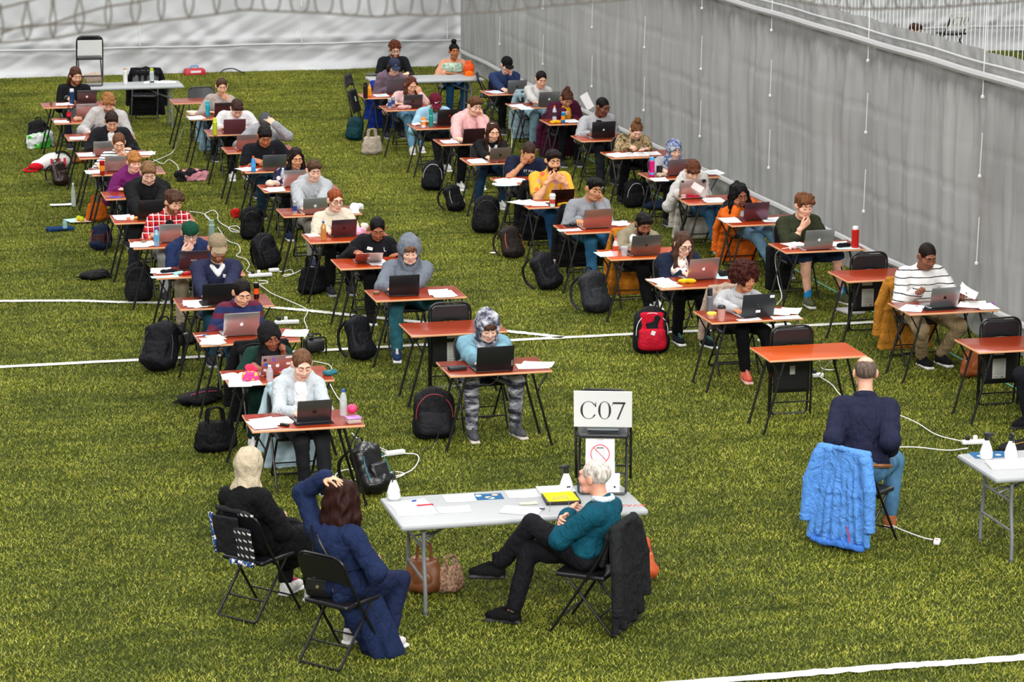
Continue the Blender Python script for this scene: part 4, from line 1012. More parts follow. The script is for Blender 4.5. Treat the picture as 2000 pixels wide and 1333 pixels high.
def spray_bottle(px, py, label, z=.74, yaw=0.):
    o = empty('spray_bottle', G(px, py, z), yaw); tag(o, label, 'bottle', 'white spray bottles on the grey tables')
    link('bottle', MB().lathe([(.045, 0), (.052, .01), (.053, .05), (.04, .1), (.022, .145), (.017, .155)], n=18).mesh('bottle', [plain('#f1f3f4', .4)]), o)
    link('trigger_head', MB().lathe([(.019, .155), (.019, .185), (.013, .19)], n=12).box((-.012, 0, .205), (.075, .022, .03), bev=.006).box((-.05, 0, .202), (.02, .012, .014)).tube([(-.022, 0, .19), (-.04, 0, .17), (-.045, 0, .145)], .006, 6).mesh('trigger_head', [plain('#1a1a1c', .4)]), o)
    link('sticker', MB().box((0, -.05, .055), (.03, .004, .014)).mesh('sticker', [plain('#2c2c30', .6)]), o)
    return o
def pen(px, py, label, col='#2a3f9c', yaw=30, z=TZ):
    o = empty('pen', G(px, py, z), rot=(0, 0, rad(yaw))); tag(o, label, 'pen')
    link('barrel', MB().tube([(-.06, 0, .006), (.055, 0, .006)], .0055, 7).mesh('barrel', [plain('#e9ecf2', .4)]), o)
    link('cap', MB().tube([(.03, 0, .006), (.072, 0, .006)], .0066, 7).mesh('cap', [plain(col, .4)]), o)
    return o
def pouch(px, py, label, col, size=(.11, .035, .03), yaw=0., z=TZ, name='pencil_case', zipc='#dddddd', noise=.004, mat=None):
    o = empty(name, G(px, py, z), rad(yaw)); tag(o, label, name.replace('_', ' '))
    key = ('pouch', size, noise); sx, sy, sz = size
    me = templ(key, lambda: soft('body', [E((0, 0, sz), size), B((0, 0, sz*.9), (sx*.85, sy*.8, sz*.8), .015), B((0, 0, -.1), (1, 1, .1), .001, sub=True, k=.004)], [cloth('#444444')], .008, .02, (noise, 45, 1.)))
    link('body', me, o, mats=[mat or cloth(col)])
    link('zipper', MB().tube(smooth_path([(-sx*.8, 0, sz*1.55), (0, 0, sz*2.0), (sx*.8, 0, sz*1.55)], 4), .003, 5).mesh('zipper', [plain(zipc, .5)]), o)
    return o
def cable(pts, label, r=.0055, col='#eeeeea', name='extension_cord', ground=True, n=6, cat='cable', raw=None):
    P = [G(x, y, .03) if len(q) == 2 else G(x, y, q[2]) for q in pts for x, y in [q[:2]]] if raw is None else raw
    o = link(name, MB().tube(smooth_path(P, n), r, 6).mesh(name, [plain(col, .5)])); return tag(o, label, cat, 'white cables on the turf' if col > '#8' else None)
def power_strip(px, py, label, L=.22, yaw=0., plugs=2, z=.02):
    o = empty('power_strip', G(px, py, z), rad(yaw)); tag(o, label, 'power strip', 'white power strips on the turf')
    link('housing', MB().box((0, 0, .022), (L, .055, .042), bev=.01).mesh('housing', [WHITE]), o)
    for i in range(plugs): link('plug', MB().box((-L*.3+i*.075, 0, .062), (.04, .036, .045), bev=.008).mesh('plug', [WHITE if i else plain('#1b1b1d', .5)]), o)
    return o
# bags
def pack_meshes(kind):
    N2 = (.003, 55)
    if kind == 'up':
        body = soft('body', [B((0, 0, .2), (.15, .085, .19), .06), E((0, -.02, .3), (.13, .085, .15)), E((0, -.03, .12), (.155, .105, .11))], [cloth('#1a1a1c')], .013, .05, (.006, 24, 1.))
        pocket = soft('front_pocket', [B((0, -.105, .14), (.115, .04, .1), .035), E((0, -.1, .12), (.12, .055, .09))], [cloth('#222225')], .011, .03, (.004, 30, 2.))
        hd = smooth_path([(-.045, .02, .385), (-.03, .02, .43), (.03, .02, .43), (.045, .02, .385)], 5)
        strap = [smooth_path([(s*.07, .075, .36), (s*.09, .16, .27), (s*.1, .17, .13), (s*.12, .09, .04)], 6) for s in (-1, 1)]
        zipp = smooth_path([(-.135, -.055, .08), (-.13, -.09, .26), (-.07, -.1, .36), (0, -.1, .385), (.07, -.1, .36), (.13, -.09, .26), (.135, -.055, .08)], 6)
    elif kind == 'slump':
        body = soft('body', [B((0, .03, .2), (.145, .08, .19), .065, R=rx(-.42)), E((0, -.05, .1), (.158, .115, .1)), E((.02, .09, .33), (.11, .08, .08))], [cloth('#1a1a1c')], .013, .05, (.007, 24, 4., .003, 60))
        pocket = soft('front_pocket', [B((0, -.085, .17), (.1, .035, .1), .03, R=rx(-.42))], [cloth('#222225')], .011, .03, (.004, 30, 2.))
        hd = smooth_path([(-.05, .13, .385), (-.03, .14, .43), (.03, .14, .43), (.05, .13, .385)], 5)
        strap = [smooth_path([(s*.08, .17, .35), (s*.13, .24, .24), (s*.15, .2, .1), (s*.15, .08, .03)], 6) for s in (-1, 1)]
        zipp = smooth_path([(-.135, -.1, .12), (-.13, -.03, .27), (-.06, .03, .365), (.06, .03, .365), (.13, -.03, .27), (.135, -.1, .12)], 6)
    elif kind == 'flat':
        body = soft('body', [E((0, 0, .055), (.22, .13, .06)), E((.08, .02, .08), (.12, .1, .065)), E((-.12, -.02, .05), (.11, .09, .05))], [cloth('#1a1a1c')], .013, .04, (.008, 25, 4.))
        pocket = soft('front_pocket', [E((-.02, -.1, .05), (.11, .05, .045))], [cloth('#222225')], .011, .03, (.004, 30, 2.))
        hd = smooth_path([(-.2, -.05, .04), (-.26, -.04, .04), (-.27, .02, .03), (-.21, .03, .04)], 5)
        strap = [smooth_path([(.1, s*.1, .09), (.2, s*.13, .06), (.25, s*.08, .02)], 6) for s in (-1, 1)]
        zipp = smooth_path([(-.18, -.05, .09), (0, -.06, .125), (.15, -.05, .12)], 6)
    else:   # tote
        body = soft('body', [E((0, 0, .13), (.17, .075, .13)), B((0, 0, .16), (.15, .045, .13), .04), E((0, 0, .06), (.185, .09, .07)), E((0, 0, .34), (.12, .03, .07), sub=True, k=.03)], [cloth('#1a1a1c')], .012, .04, (.007, 24, 4.))
        pocket = soft('front_pocket', [E((0, -.06, .12), (.1, .03, .08))], [cloth('#222225')], .011, .03)
        hd = smooth_path([(-.07, -.03, .27), (-.05, -.04, .4), (.05, -.04, .4), (.07, -.03, .27)], 6)
        strap = [smooth_path([(-.07, .03, .27), (-.05, .04, .39), (.05, .04, .39), (.07, .03, .27)], 6)]
        zipp = smooth_path([(-.12, 0, .275), (0, -.01, .262), (.12, 0, .275)], 6)
    return body, pocket, MB().tube(hd, .009, 6).mesh('handle', [cloth('#1a1a1c')]), [flat_strap(s) for s in strap], MB().tube(zipp, .0035, 5).mesh('zipper', [plain('#888888', .4)])
def flat_strap(P, w=.03, th=.006):
    T = np.gradient(P, axis=0); T /= np.linalg.norm(T, axis=1)[:, None]; side = np.array([1., 0, 0]); V = []
    for p, t in zip(P, T):
        n = nrm(np.cross(t, side)); V += [p-side*w/2-n*th, p+side*w/2-n*th, p+side*w/2+n*th, p-side*w/2+n*th]
    k = len(P); F = [(i*4+j, i*4+(j+1) % 4, i*4+4+(j+1) % 4, i*4+4+j) for i in range(k-1) for j in range(4)]
    return MB().add(V, F+[(3, 2, 1, 0), (4*k-4, 4*k-3, 4*k-2, 4*k-1)]).mesh('strap', [cloth('#1a1a1c')])
def bag(px, py, label, kind='up', col='#17171a', acc=None, zipc='#3a3a3e', size=1., yaw=0., lean=(0, 0), name='backpack', straps=True, sx=1., sz=1., cat=None, mat=None, z=.012):
    b_, p_, h_, s_, z_ = templ(('pack', kind), lambda: pack_meshes(kind)); p = G(px, py, z)
    o = empty(name, p, rot=(rad(lean[0]), rad(lean[1]), rad(yaw))); size = size*.76; o.scale = (size*sx, size, size*sz)
    tag(o, label, cat or ('bag' if name != 'backpack' else 'backpack'), 'bags lying on the turf')
    m = mat or cloth(col, .6); a = cloth(acc, .6) if acc else m
    link('body', b_, o, mats=[m]); link('front_pocket', p_, o, mats=[a]); link('handle', h_, o, mats=[m]); link('zipper', z_, o, mats=[plain(zipc, .45)])
    if straps:
        for s in s_: link('strap', s, o, mats=[m])
    return o
# clothes hung over chair backs (chair coordinates)
def jacket_mesh(kind):
    zb = .1 if kind == 'long' else .4; p = [C((-.2, .235, .845), (.2, .235, .845), .03), C((-.19, .2, .78), (.19, .2, .78), .028), B((0, .262, .68), (.205, .014, .17), .012)]
    for t in range(4): p.append(B((0, .268, .5-(.5-zb)*(t+.5)/4), (.212+.013*t, .012, (.5-zb)/5), .01, k=.05))
    for i in range(8):   # hanging folds behind the back rest
        x = (i-3.5)/3.5; zz = zb+.025*math.sin(i*2.3); d = .014+.01*math.sin(i*1.7)
        p += [C((x*.17, .27, .8-.08*(i % 3)), (x*.2, .27+d, .5), .01, .018, k=.02), C((x*.2, .27+d, .5), (x*.25, .275+d, zz), .018, .024, k=.02)]
    for i in range(5): p.append(C(((i-2)*.085, .2, .8), ((i-2)*.09, .15, .56), .026, .022))
    for s in (-1, 1):
        e = .3 if kind == 'long' else .36
        p += [C((s*.2, .255, .79), (s*.26, .29, .56), .048, .046, k=.012), C((s*.26, .29, .56), (s*.275, .305, e-.03), .046, .04, k=.01)]
    return soft('jacket', p, [cloth('#222222')], .0115, .03, (.002, 40, 3.))
def jacket(ch, label, col, kind='short', scale=(1, 1, 1), mat=None, loc=(0, 0, 0), rot=None):
    me = templ(('jacket', kind), lambda: jacket_mesh(kind)); o = empty('jacket', (ch.matrix_basis@Vector(loc)), rot=ch.rotation_euler[:]); o.scale = scale
    m = mat or cloth(col); link('cloth', me, o, mats=[m])
    for s in (-1, 1): link('cuff', templ('cuff', lambda: MB().lathe([(.036, -.03), (.043, -.02), (.043, .02), (.04, .03)], n=12).mesh('cuff', [cloth('#222222')])), o, (s*.275, .305, .25 if kind == 'long' else .31), mats=[m])
    link('collar', templ('jcollar', lambda: soft('collar', [C((-.09, .25, .845), (0, .27, .865), .022), C((0, .27, .865), (.09, .25, .845), .022)], [cloth('#222222')], .01, .02)), o, mats=[m])
    tag(o, label, 'jacket', 'clothes hung over chair backs'); return o
# ------------------------------------------------------------------ the exam: desks, students and what lies on the desks
PALE_, LIGHT, TAN, BROWN, DARK_ = '#e6baa2', '#d9a888', '#c68f6b', '#8a5a3e', '#5c3a2a'
CH = {}; PPL = {}
def seat(key, who, label, hpx, lap=None, dv=.66, hv=.45, du=None, chair_label=None, chair_rot=0, no_chair=False, **kw):
    u0, v0 = DESK[key]; H = GV(*hpx, v0+hv); u = u0+.65*(H[0]-u0) if du is None else u0+du; v = v0+dv
    desk(key, 'red topped exam desk in front of the '+who)
    CH[key] = chair(u, v+.03, rad(chair_rot), chair_label or 'black folding chair under the '+who)
    off = arr(0, 0, 0); ytab = v0+.303-v
    if lap:
        px, py, col, size, logo = lap[:5]; k = dict(lap[5]) if len(lap) > 5 else {}
        lab = k.pop('label', None) or f'open {k.pop("word", "silver grey")} laptop in front of the {who}'
        k.pop('word', None)
        q = G(px, py, TZ); laptop(px, py, lab, col, size, logo=logo, **k); CH[key+'lap'] = q
        ya = rad(k.get('yaw', 0)); c_ = q+arr(-math.sin(ya), math.cos(ya), 0)*.19
        off = arr(c_[0]-u, c_[1]-v-(ytab-.1), 0)
    arms = []
    for a in kw.pop('arms', (('type',), ('type',))):
        if a[0] == 'type': a = ('type', tuple(off+(arr(*a[1]) if len(a) > 1 else 0)))
        arms.append(a)
    PPL[key] = person(label, u, v, H, arms=tuple(arms), ytab=ytab, **kw); CH[key+'L'] = label
    return u, v
K = dict
SIL, GRY, PLUM, BLK = '#c9cbce', '#6f6f74', '#6a5560', '#17171a'

# ---- column A (left)
seat('A1', 'woman in the pale zip hoodie', 'woman with light brown tied hair in pale zip hoodie typing at front desk', (590, 712), (613, 827, GRY, 13, 'dark', K(yaw=3, word='brownish grey')), f=1, sk=PALE_, hair=('pulled', '#6b4a34'),
     top=('hoodie', '#c0c8cd'), hood=1, fit=.012, pants=denim('#26272c'), shoes=('#141416', '#f0f0f0'), feet=(((.02, -.3), 5), ((.17, -.52), 18)), hpitch=24, hyaw=4,
     under=('t_shirt', '#f6f6f6'), extra=lambda q: [C(q['P'](0, -.105, .86), q['P'](0, -.118, .3), .05, .055, lab=3, k=.02), E(q['P'](0, -.07, .9), (.06, .05, .04), lab=3, k=.02)])
seat('A2', 'woman in the black headscarf', 'woman in black headscarf and dark green dress leaning her cheek on her hand', (527, 657), (541, 735, '#c9a7a4', 13, 'white', K(yaw=2, word='sticker covered', tilt=20)), f=1, sk='#8f563c', hair=(None, '#15110f'), scarf=('#1b1a1c', True),
     top=('dress', '#16352b'), pants='#12302a', skirt=.16, shoes=('#e8e4dc', '#f0f0ee'), arms=(('type', (-.06, .03, 0)), ('cheek', (.02, -.02, -.03))), hpitch=20, hyaw=12, hroll=-10, feet=(((-.2, -.42), -10), ((.06, -.4), 5)))
seat('A3', 'woman in the striped jumper', 'woman with black tied hair in navy and burgundy striped jumper', (473, 572), (471, 657, SIL, 15, 'white', K(yaw=3)), f=1, sk='#d9a686', hair=('pulled', '#16110f'), collar=1,
     top=('jumper', stripes('#5b1e33', '#232c55', 9, .52)), fit=.02, pants=denim('#3b5f7c'), hpitch=26, hyaw=8)
seat('A4', 'man in the khaki cap', 'bearded man in khaki cap and navy v-neck jumper over white shirt', (425, 484), (428, 598, BLK, 15, None, K(metal=False, word='black', yaw=1)), hv=.55, dv=.72, sk=LIGHT, hair=('nape', '#7a5138'), beard='#7a4e33', cap=('#8d7d64',),
     top=('jumper', '#262a44'), fit=.012, scale=1.06, pants=denim('#2f5568'), badge=(.085, .6), hpitch=16, under=('shirt', '#efefef'), extra=lambda q: [C(q['P'](-.05, -.07, .97), q['P'](0, -.115, .8), .022, .018, lab=3, k=.008), C(q['P'](.05, -.07, .97), q['P'](0, -.115, .8), .022, .018, lab=3, k=.008)])
seat('A5', 'student in the green cap', 'student in backwards dark green cap, glasses and navy hoodie holding chin', (371, 455), (378, 528, '#5d5560', 14, 'text', K(word='dark grey')), sk=PALE_, hair=('nape', '#4a3022'), cap=('#12422f', True), glasses=True,
     top=('hoodie', '#1d2a4e'), hood=1, fit=.02, pants='#b5a68e', arms=(('chin',), ('desk', (.02, 0, 0))), hpitch=20, feet=(((-.14, -.34), 0), ((.2, -.3), 5)))
seat('A6', 'man in the red checked shirt', 'man with brown hair and beard in red checked shirt over black vest', (338, 395), (338, 474, SIL, 14, None, K()), sk=LIGHT, hair=('messy', '#4a3226'), beard='#7a4a30', top=('shirt', plaid('#c8202c', '#6e1018', '#f2e6e2', 15)), rolled=True,
     pants='#b9b9bb', hpitch=20, hyaw=28, arms=(('desk', (-.05, .0, 0)), ('type',)), under=('vest', '#17171a'), extra=lambda q: [C(q['P'](0, -.1, .82), q['P'](0, -.12, .3), .05, .055, lab=3, k=.02)])
seat('A7', 'man in the black hoodie', 'big man with short fair hair in black hoodie behind black laptop', (290, 338), (298, 430, BLK, 15, 'redtext', K(metal=False, word='black', tilt=12)), hv=.5, dv=.7, sk=PALE_, hair=('short', '#7a5a3c'), top=('hoodie', '#151517'), hood=1, fit=.03, scale=1.08, pants='#303236', shorts=False, hpitch=30,
     shoes=('#1f4a4c', '#dfe8e4'), feet=(((-.24, -.42), -8), ((.16, -.4), 5)))
seat('A8', 'boy in the purple hoodie', 'ginger haired boy in purple hoodie', (262, 316), None, sk=PALE_, hair=('fringe', '#a8703c'), top=('hoodie', '#6d1f5e'), hood=1, fit=.02, pants='#1f2a33', hpitch=14, hyaw=14, arms=(('desk', (-.08, .02, 0)), ('lap',)))
seat('A9', 'girl in the black and white striped top', 'girl with brown tied hair in black and white striped top, hand at mouth', (232, 279), (227, 335, SIL, 13, None, K()), f=1, sk=LIGHT, hair=('pulled', '#6b4630'), top=('top', stripes('#f2f1ee', '#22242c', 30, .35)), hpitch=26,
     arms=(('type', (-.1, .02, 0)), ('chin', (.0, 0, .02))))
seat('A10', 'man in the black jacket', 'dark haired man in black jacket over white shirt reading', (218, 237), (204, 305, SIL, 13, None, K(word='pale silver')), sk=LIGHT, hair=('short', '#2a1c16'), top=('jacket', '#1c1c20'), fit=.03, scale=1.05, collar=1, hpitch=32, arms=(('write', (-.1, .03, .02)), ('desk', (.1, .02, 0))),
     under=('t_shirt', '#f0f2ee'), extra=lambda q: [C(q['P'](0, -.1, .9), q['P'](0, -.125, .4), .05, .05, lab=3, k=.02)])
seat('A11', 'ginger man in the pale jacket', 'ginger haired man in pale grey jacket bending over his desk', (212, 201), None, sk=PALE_, hair=('messy', '#9a683c'), beard='#a8744a', top=('jacket', '#b9b6b4'), fit=.03, scale=1.05, collar=1, hpitch=34, hyaw=-6, arms=(('desk', (-.12, .0, 0)), ('desk', (.1, 0, 0))))
desk('A12', 'red topped folding desk with a cola bottle and an unattended laptop'); CH['A12'] = chair(3.9, 43.15, 0, 'black folding chair behind the desk with the cola bottle')
laptop(170, 231, 'unattended silver laptop beside the cola bottle', SIL, 14)
seat('A13', 'long haired bearded man', 'man with long swept back hair and beard in black and grey jumper', (148, 148), (170, 202, GRY, 13, 'white', K(word='dark grey')), sk=LIGHT, hair=('slick', '#4a2e20'), beard='#7a4528', top=('jumper', '#1a1b1f'), hpitch=18, hyaw=12, arms=(('type', (-.15, .05, 0)), ('lap',)), scale=1.03, pants='#33363c',
     under=('grey_panel', '#6d6d70'), extra=lambda q: [E(q['P'](-.09, -.09, .45), (.07, .06, .11), lab=3, k=.02)])
# ---- column B
CAMO = blotch(('#2f3036', '#5c5d66', '#8d8e96', '#c5c6cb'), 9, 3, (.6, .6, 2.2)); CAMO2 = blotch(('#3b3d47', '#6a6c78', '#a3a4ad', '#d0d0d4'), 13, 3, (1, 1, 1.5))
seat('B1', 'student in the pale denim jacket', 'student with brown fringe in pale denim jacket, camouflage scarf hood and trousers', (953, 640), (966, 727, BLK, 15, 'sidetext', K(metal=False, word='large black', tilt=12, yaw=1)), sk=PALE_, hair=('fringe', '#4a3325'), hoodup=CAMO2, top=('denim_jacket', denim('#6f98a8')), fit=.03,
     collar=1, pants=CAMO, shoes=('#55565a', '#c9beb2'), boots=True, hpitch=22, feet=(((-.2, -.48), -3), ((.23, -.44), 12)), knees=((-.25, -.6, 1.2), (.28, -.6, 1.2)), under=('shirt', CAMO2), extra=lambda q: [C(q['P'](0, -.1, .9), q['P'](0, -.125, .5), .045, .04, lab=3, k=.02), C(q['P'](-.06, -.1, .93), q['P'](-.02, -.13, .78), .03, .028, lab=3), C(q['P'](.07, -.1, .95), q['P'](.03, -.13, .76), .03, .03, lab=3)])
seat('B3', 'man with the grey hood up', 'man with brown fringe wearing grey hoodie with the hood up', (800, 490), (789, 579, BLK, 14, None, K(metal=False, word='dark plum black', tilt=10)), sk=PALE_, hair=('fringe', '#6a4a36'), hoodup='#6f7680', top=('hoodie', '#6f7680'), fit=.035, pants=denim('#2f6572'), shoes=('#2f4468', '#e9e9e6', '#dcdcda'),
     hpitch=16, hyaw=-6, feet=(((-.2, -.5), -10), ((.22, -.42), 10)), knees=((-.25, -.6, 1.2), (.25, -.6, 1.2)), hv=.5, scale=1.04)
seat('B4', 'student in the black sweatshirt', 'student with short black hair in black sweatshirt with white crest letters', (737, 447), (719, 514, '#c9a9a2', 13, 'white', K(word='rosy', tilt=52, yaw=-4)), f=1, sk='#9a5e40', hair=('pulled', '#12100f'), top=('sweatshirt', '#16161a'), fit=.03, collar=1, pants='#1b1c20', shoes=('#141416', '#e9e9e9'),
     badge=(-.08, .62), hpitch=28, hyaw=-4, arms=(('write', (-.16, .04, .03)), ('desk', (.12, .02, 0))), feet=(((-.1, -.42), 0), ((.16, -.36), 5)))
seat('B5', 'red haired woman in the cream fleece', 'red haired woman with glasses in cream fleece', (655, 391), (671, 463, PLUM, 13, 'dark', K(word='plum', yaw=4)), f=1, sk=PALE_, hair=('pony', '#8a4526'), glasses=True, top=('fleece', '#d6ccb8'), fit=.025, collar=1, pants='#141416', hpitch=12, hyaw=14, arms=(('type', (-.03, 0, 0)), ('type', (.06, .02, 0))))
seat('B6', 'man in the light grey hoodie', 'young man with short brown hair in light grey hoodie', (613, 333), (615, 419, SIL, 13, 'white', K(yaw=2)), sk=PALE_, hair=('short', '#4f3828'), top=('hoodie', '#a9acb0'), hood=1, fit=.028, pants='#a8a49a', badge=(.085, .62), hpitch=18, hyaw=6, shoes=('#3a4358', '#f0f0f0'), feet=(((-.06, -.4), 0), ((.25, -.35), 10)))
seat('B7', 'long haired woman in navy floral', 'woman with long dark hair in navy floral blouse', (578, 309), (577, 365, SIL, 14, None, K()), f=1, sk=TAN, hair=('long', '#1c1310'), top=('blouse', floral('#1c2247', ('#f0d6d2', '#e9e9f0', '#c77a88'), 14, .5)), pants='#1a1c22', hpitch=16, hyaw=6, arms=(('type',), ('lap',)), shoes=('#2a3350', '#e0e0e0'))
seat('B8', 'man in the black polo', 'dark haired man in black polo shirt with tattooed forearm holding paper', (517, 266), (536, 334, '#8f9498', 14, None, K(word='steel grey')), sk='#b5754e', hair=('short', '#15100e'), top=('polo_shirt', '#15161b'), short=.62, fit=.02, scale=1.08, collar=1, badge=(-.03, .12) if False else None, pants=denim('#274356'), hpitch=34, arms=(('write', (-.08, .02, .02)), ('desk', (.14, 0, 0))), feet=(((-.1, -.25), 0), ((.2, -.2), 5)))
seat('B9', 'student in the grey cap', 'student in dark grey cap and grey hoodie with hand on head', (518, 240), (484, 293, '#c2a9a6', 14, None, K(word='rosy silver')), sk=PALE_, hair=('nape', '#3a2a22'), cap=('#4c4e50',), top=('hoodie', '#9a9ca0'), hood=1, fit=.02, hpitch=38, hyaw=-8, arms=(('type', (.05, .05, 0)), ('crown',)))
seat('B10', 'man in the white sweatshirt', 'brown haired man in white sweatshirt looking straight down', (463, 212), (458, 262, '#5d3038', 14, None, K(word='burgundy', metal=False)), sk=PALE_, hair=('short', '#38241a'), top=('sweatshirt', '#d4d4d4'), fit=.03, scale=1.03, hpitch=44, arms=(('desk', (-.1, 0, 0)), ('desk', (.1, .02, 0))), pants='#17171a', shoes=('#eceae6', '#f4f4f4'), feet=(((-.12, -.5), -6), ((.1, -.4), 0)), no_chair=False)
seat('B11', 'woman in the beige jumper', 'woman with brown ponytail in beige jumper resting chin on hand', (433, 169), (438, 227, '#5c4a4c', 13, None, K(word='dark')), f=1, sk=LIGHT, hair=('pony', '#4a3024'), top=('jumper', '#aa9f98'), fit=.02, hpitch=16, arms=(('desk', (-.05, .02, 0)), ('chin', (.01, 0, 0))))
# ---- column C
seat('C1', 'woman with the curly hair', 'woman with curly auburn hair in pale grey cowl jumper frowning at screen', (1455, 545), (1479, 621, '#2b2e33', 15, 'disc', K(metal=False, base='#8d9096', word='dark', yaw=4, tilt=12)), f=1, sk='#bb8058', hair=('afro', '#3c1812'), top=('jumper', '#b9b9bc'), fit=.02, collar=1, pants='#121214', shoes=('#f0725c', '#f4c9be', '#f58f7c'), hpitch=8, hyaw=22,
     feet=(((-.02, -.46), -6), ((.24, -.62), 14)), arms=(('type', (-.04, 0, 0)), ('type', (.04, .02, 0))))
seat('C2', 'woman in the navy coat', 'woman with glasses and long brown hair, navy coat over floral blouse', (1335, 477), (1371, 547, '#d3bfc0', 15, 'white', K(yaw=8, word='rosy silver')), f=1, sk=PALE_, hair=('long', '#4a3226'), glasses=True, top=('coat', '#1d2639'), fit=.035, collar=1, pants='#101013', shoes=('#1d2226', '#f0f0f0', '#3a6a6a'), hpitch=24, hyaw=8,
     feet=(((-.1, -.34), 0), ((.15, -.56), 16)), arms=(('type', (.0, 0, 0)), ('lap',)), under=('blouse', floral('#f1e6dd', ('#b5493a', '#d8a56a', '#8a3a3e', '#c9b3a0'), 22, .55)), extra=lambda q: [C(q['P'](0, -.1, .88), q['P'](0, -.135, .25), .075, .085, lab=3, k=.02), C(q['hands'][0][1], q['hands'][0][1]+(q['P'](-.12, -.05, .6)-q['hands'][0][1])*.55, .04, .05, lab=3, k=.015)])
seat('C3', 'man in the khaki sweatshirt', 'black bearded man in khaki sweatshirt and pale grey vest', (1257, 438), (1260, 500, '#8a8785', 15, 'squares', K(word='bronze grey', yaw=3)), sk='#8a5a40', hair=('short', '#100d0c'), beard='#15110f', top=('sweatshirt', '#8a8069'), hood=1, fit=.022, pants='#18181b', shoes=('#f2f2f2', '#ffffff'), hpitch=28, hyaw=2,
     feet=(((.02, -.52), 4), ((.2, -.2), 0)), under=('vest', '#d9d9d8'), extra=lambda q: [C(q['P'](-.085, -.09, .92), q['P'](-.09, -.12, .2), .055, .06, lab=3, k=.02), C(q['P'](.085, -.09, .92), q['P'](.09, -.12, .2), .055, .06, lab=3, k=.02)])
seat('C4', 'man in the grey jumper', 'black haired man in grey printed jumper leaning cheek on fist', (1160, 369), (1166, 447, '#c7a9a0', 15, None, K(word='rosy silver', yaw=2)), sk='#c08a64', hair=('short', '#0f0d0d'), top=('jumper', '#8c8f94'), fit=.022, pants=denim('#3a76a0'), shoes=('#b02a35', '#f2e8e6', '#3a3a40'), hpitch=14, hyaw=10, hroll=8, badge=(.08, .42), arms=(('at', (-.22, -.46, .78), (-.1, -1, -.1), (0, 0, -1), 'flat'), ('cheek',)),
     feet=(((-.05, -.42), 0), ((.2, -.2), 0)), hv=.5, dv=.7, scale=1.03)
seat('C5', 'man in the yellow flower shirt', 'bearded man in yellow flower print t-shirt with clasped hands', (1080, 314), (1097, 402, '#4e2a26', 13, None, K(word='dark red brown', yaw=2)), sk='#dba67f', hair=('short', '#1d1512'), beard='#241814', top=('t_shirt', floral('#e8ab3a', ('#d8663e', '#8a5a6e', '#c79a9a', '#7a7a5a'), 9, .4)), short=.6, scale=1.06, pants=denim('#1f4d78'), shoes=('#2a1418', '#f0e6e6', '#b02a3c'), hpitch=12, hyaw=4, hv=.55, dv=.75,
     arms=(('chin', (-.01, -.02, -.04)), ('chin', (.02, -.03, -.06))), feet=(((-.06, -.62), -6), ((.15, -.5), 0)))
seat('C6', 'balding man in the navy t-shirt', 'balding man in navy printed t-shirt resting forehead on hand', (1033, 298), None, sk='#b9835e', hair=('buzz', '#3a2a22'), top=('t_shirt', '#161d33'), short=.62, fit=.015, scale=1.05, pants='#55575e', shoes=('#e4e2de', '#f4f4f4'), hpitch=40, hyaw=-4, arms=(('brow',), ('desk', (.02, 0, 0))), feet=(((-.12, -.5), 0), ((.1, -.4), 0)), badge=(.1, .45))
seat('C7', 'long haired woman in black', 'woman with long brown hair and white collar over black jumper', (963, 257), (976, 318, '#b9a09a', 13, 'dark', K(word='orange tinted', yaw=3)), f=1, sk='#e2b294', hair=('long', '#3a2018'), top=('jumper', '#131316'), fit=.02, pants=denim('#1f3a55'), hpitch=18, hyaw=2, shoes=('#e6e4e0', '#f2f2f2'), feet=(((-.25, -.35), -10), ((.1, -.3), 0)),  # lid colour carries the desk's orange reflection; the laptop is silver grey
     under=('shirt', '#f2f2f0'), extra=lambda q: [C(q['P'](-.06, -.09, .93), q['P'](-.03, -.13, .8), .022, .018, lab=3, k=.008), C(q['P'](.06, -.09, .93), q['P'](.03, -.13, .8), .022, .018, lab=3, k=.008)])
seat('C8', 'man in the pink hoodie', 'young man with brown hair in pink hoodie, cheek on hand', (927, 207), (924, 281, '#5f3a44', 14, None, K(word='plum', yaw=6)), sk=PALE_, hair=('short', '#5a3a26'), top=('hoodie', '#e2b0ae'), hood=1, fit=.03, scale=1.04, pants='#17181d', shoes=('#e9e6e2', '#f2f2f2'), hpitch=20, hyaw=16, badge=(.09, .5), arms=(('type', (-.05, .03, 0)), ('cheek',)), feet=(((-.2, -.4), 0), ((.1, -.4), 0)))
seat('C9', 'man in the burgundy cap', 'man in burgundy cap and pale blue shirt looking down', (850, 200), (876, 246, '#1a1416', 15, 'reddot', K(metal=False, word='black', tilt=10, yaw=3)), sk=LIGHT, hair=('nape', '#4a2e20'), beard='#5a3826', cap=('#5d1426',), top=('shirt', denim('#8fb4c8')), fit=.025, collar=1, hpitch=32, hyaw=-2, pants='#2a2a2e', shoes=('#ededeb', '#f6f6f6'), arms=(('desk', (-.06, .02, 0)), ('desk', (.1, .05, 0))), feet=(((.0, -.45), 0), ((.15, -.3), 0)))
seat('C10', 'woman in the pink jumper', 'brown haired woman with sunglasses on head in pink jumper, hand over face', (803, 166), (806, 211, GRY, 13, 'dark', K(word='dark grey')), f=1, sk=LIGHT, hair=('long', '#5a3022'), top=('jumper', '#d9b4b2'), fit=.02, pants=denim('#6d9fbe'), shoes=('#f0eeea', '#f6f6f6'), hpitch=26, hyaw=10, arms=(('desk', (-.12, .0, 0)), ('brow', (.02, 0, -.03))), feet=(((-.05, -.62), -8), ((.12, -.45), 0)))
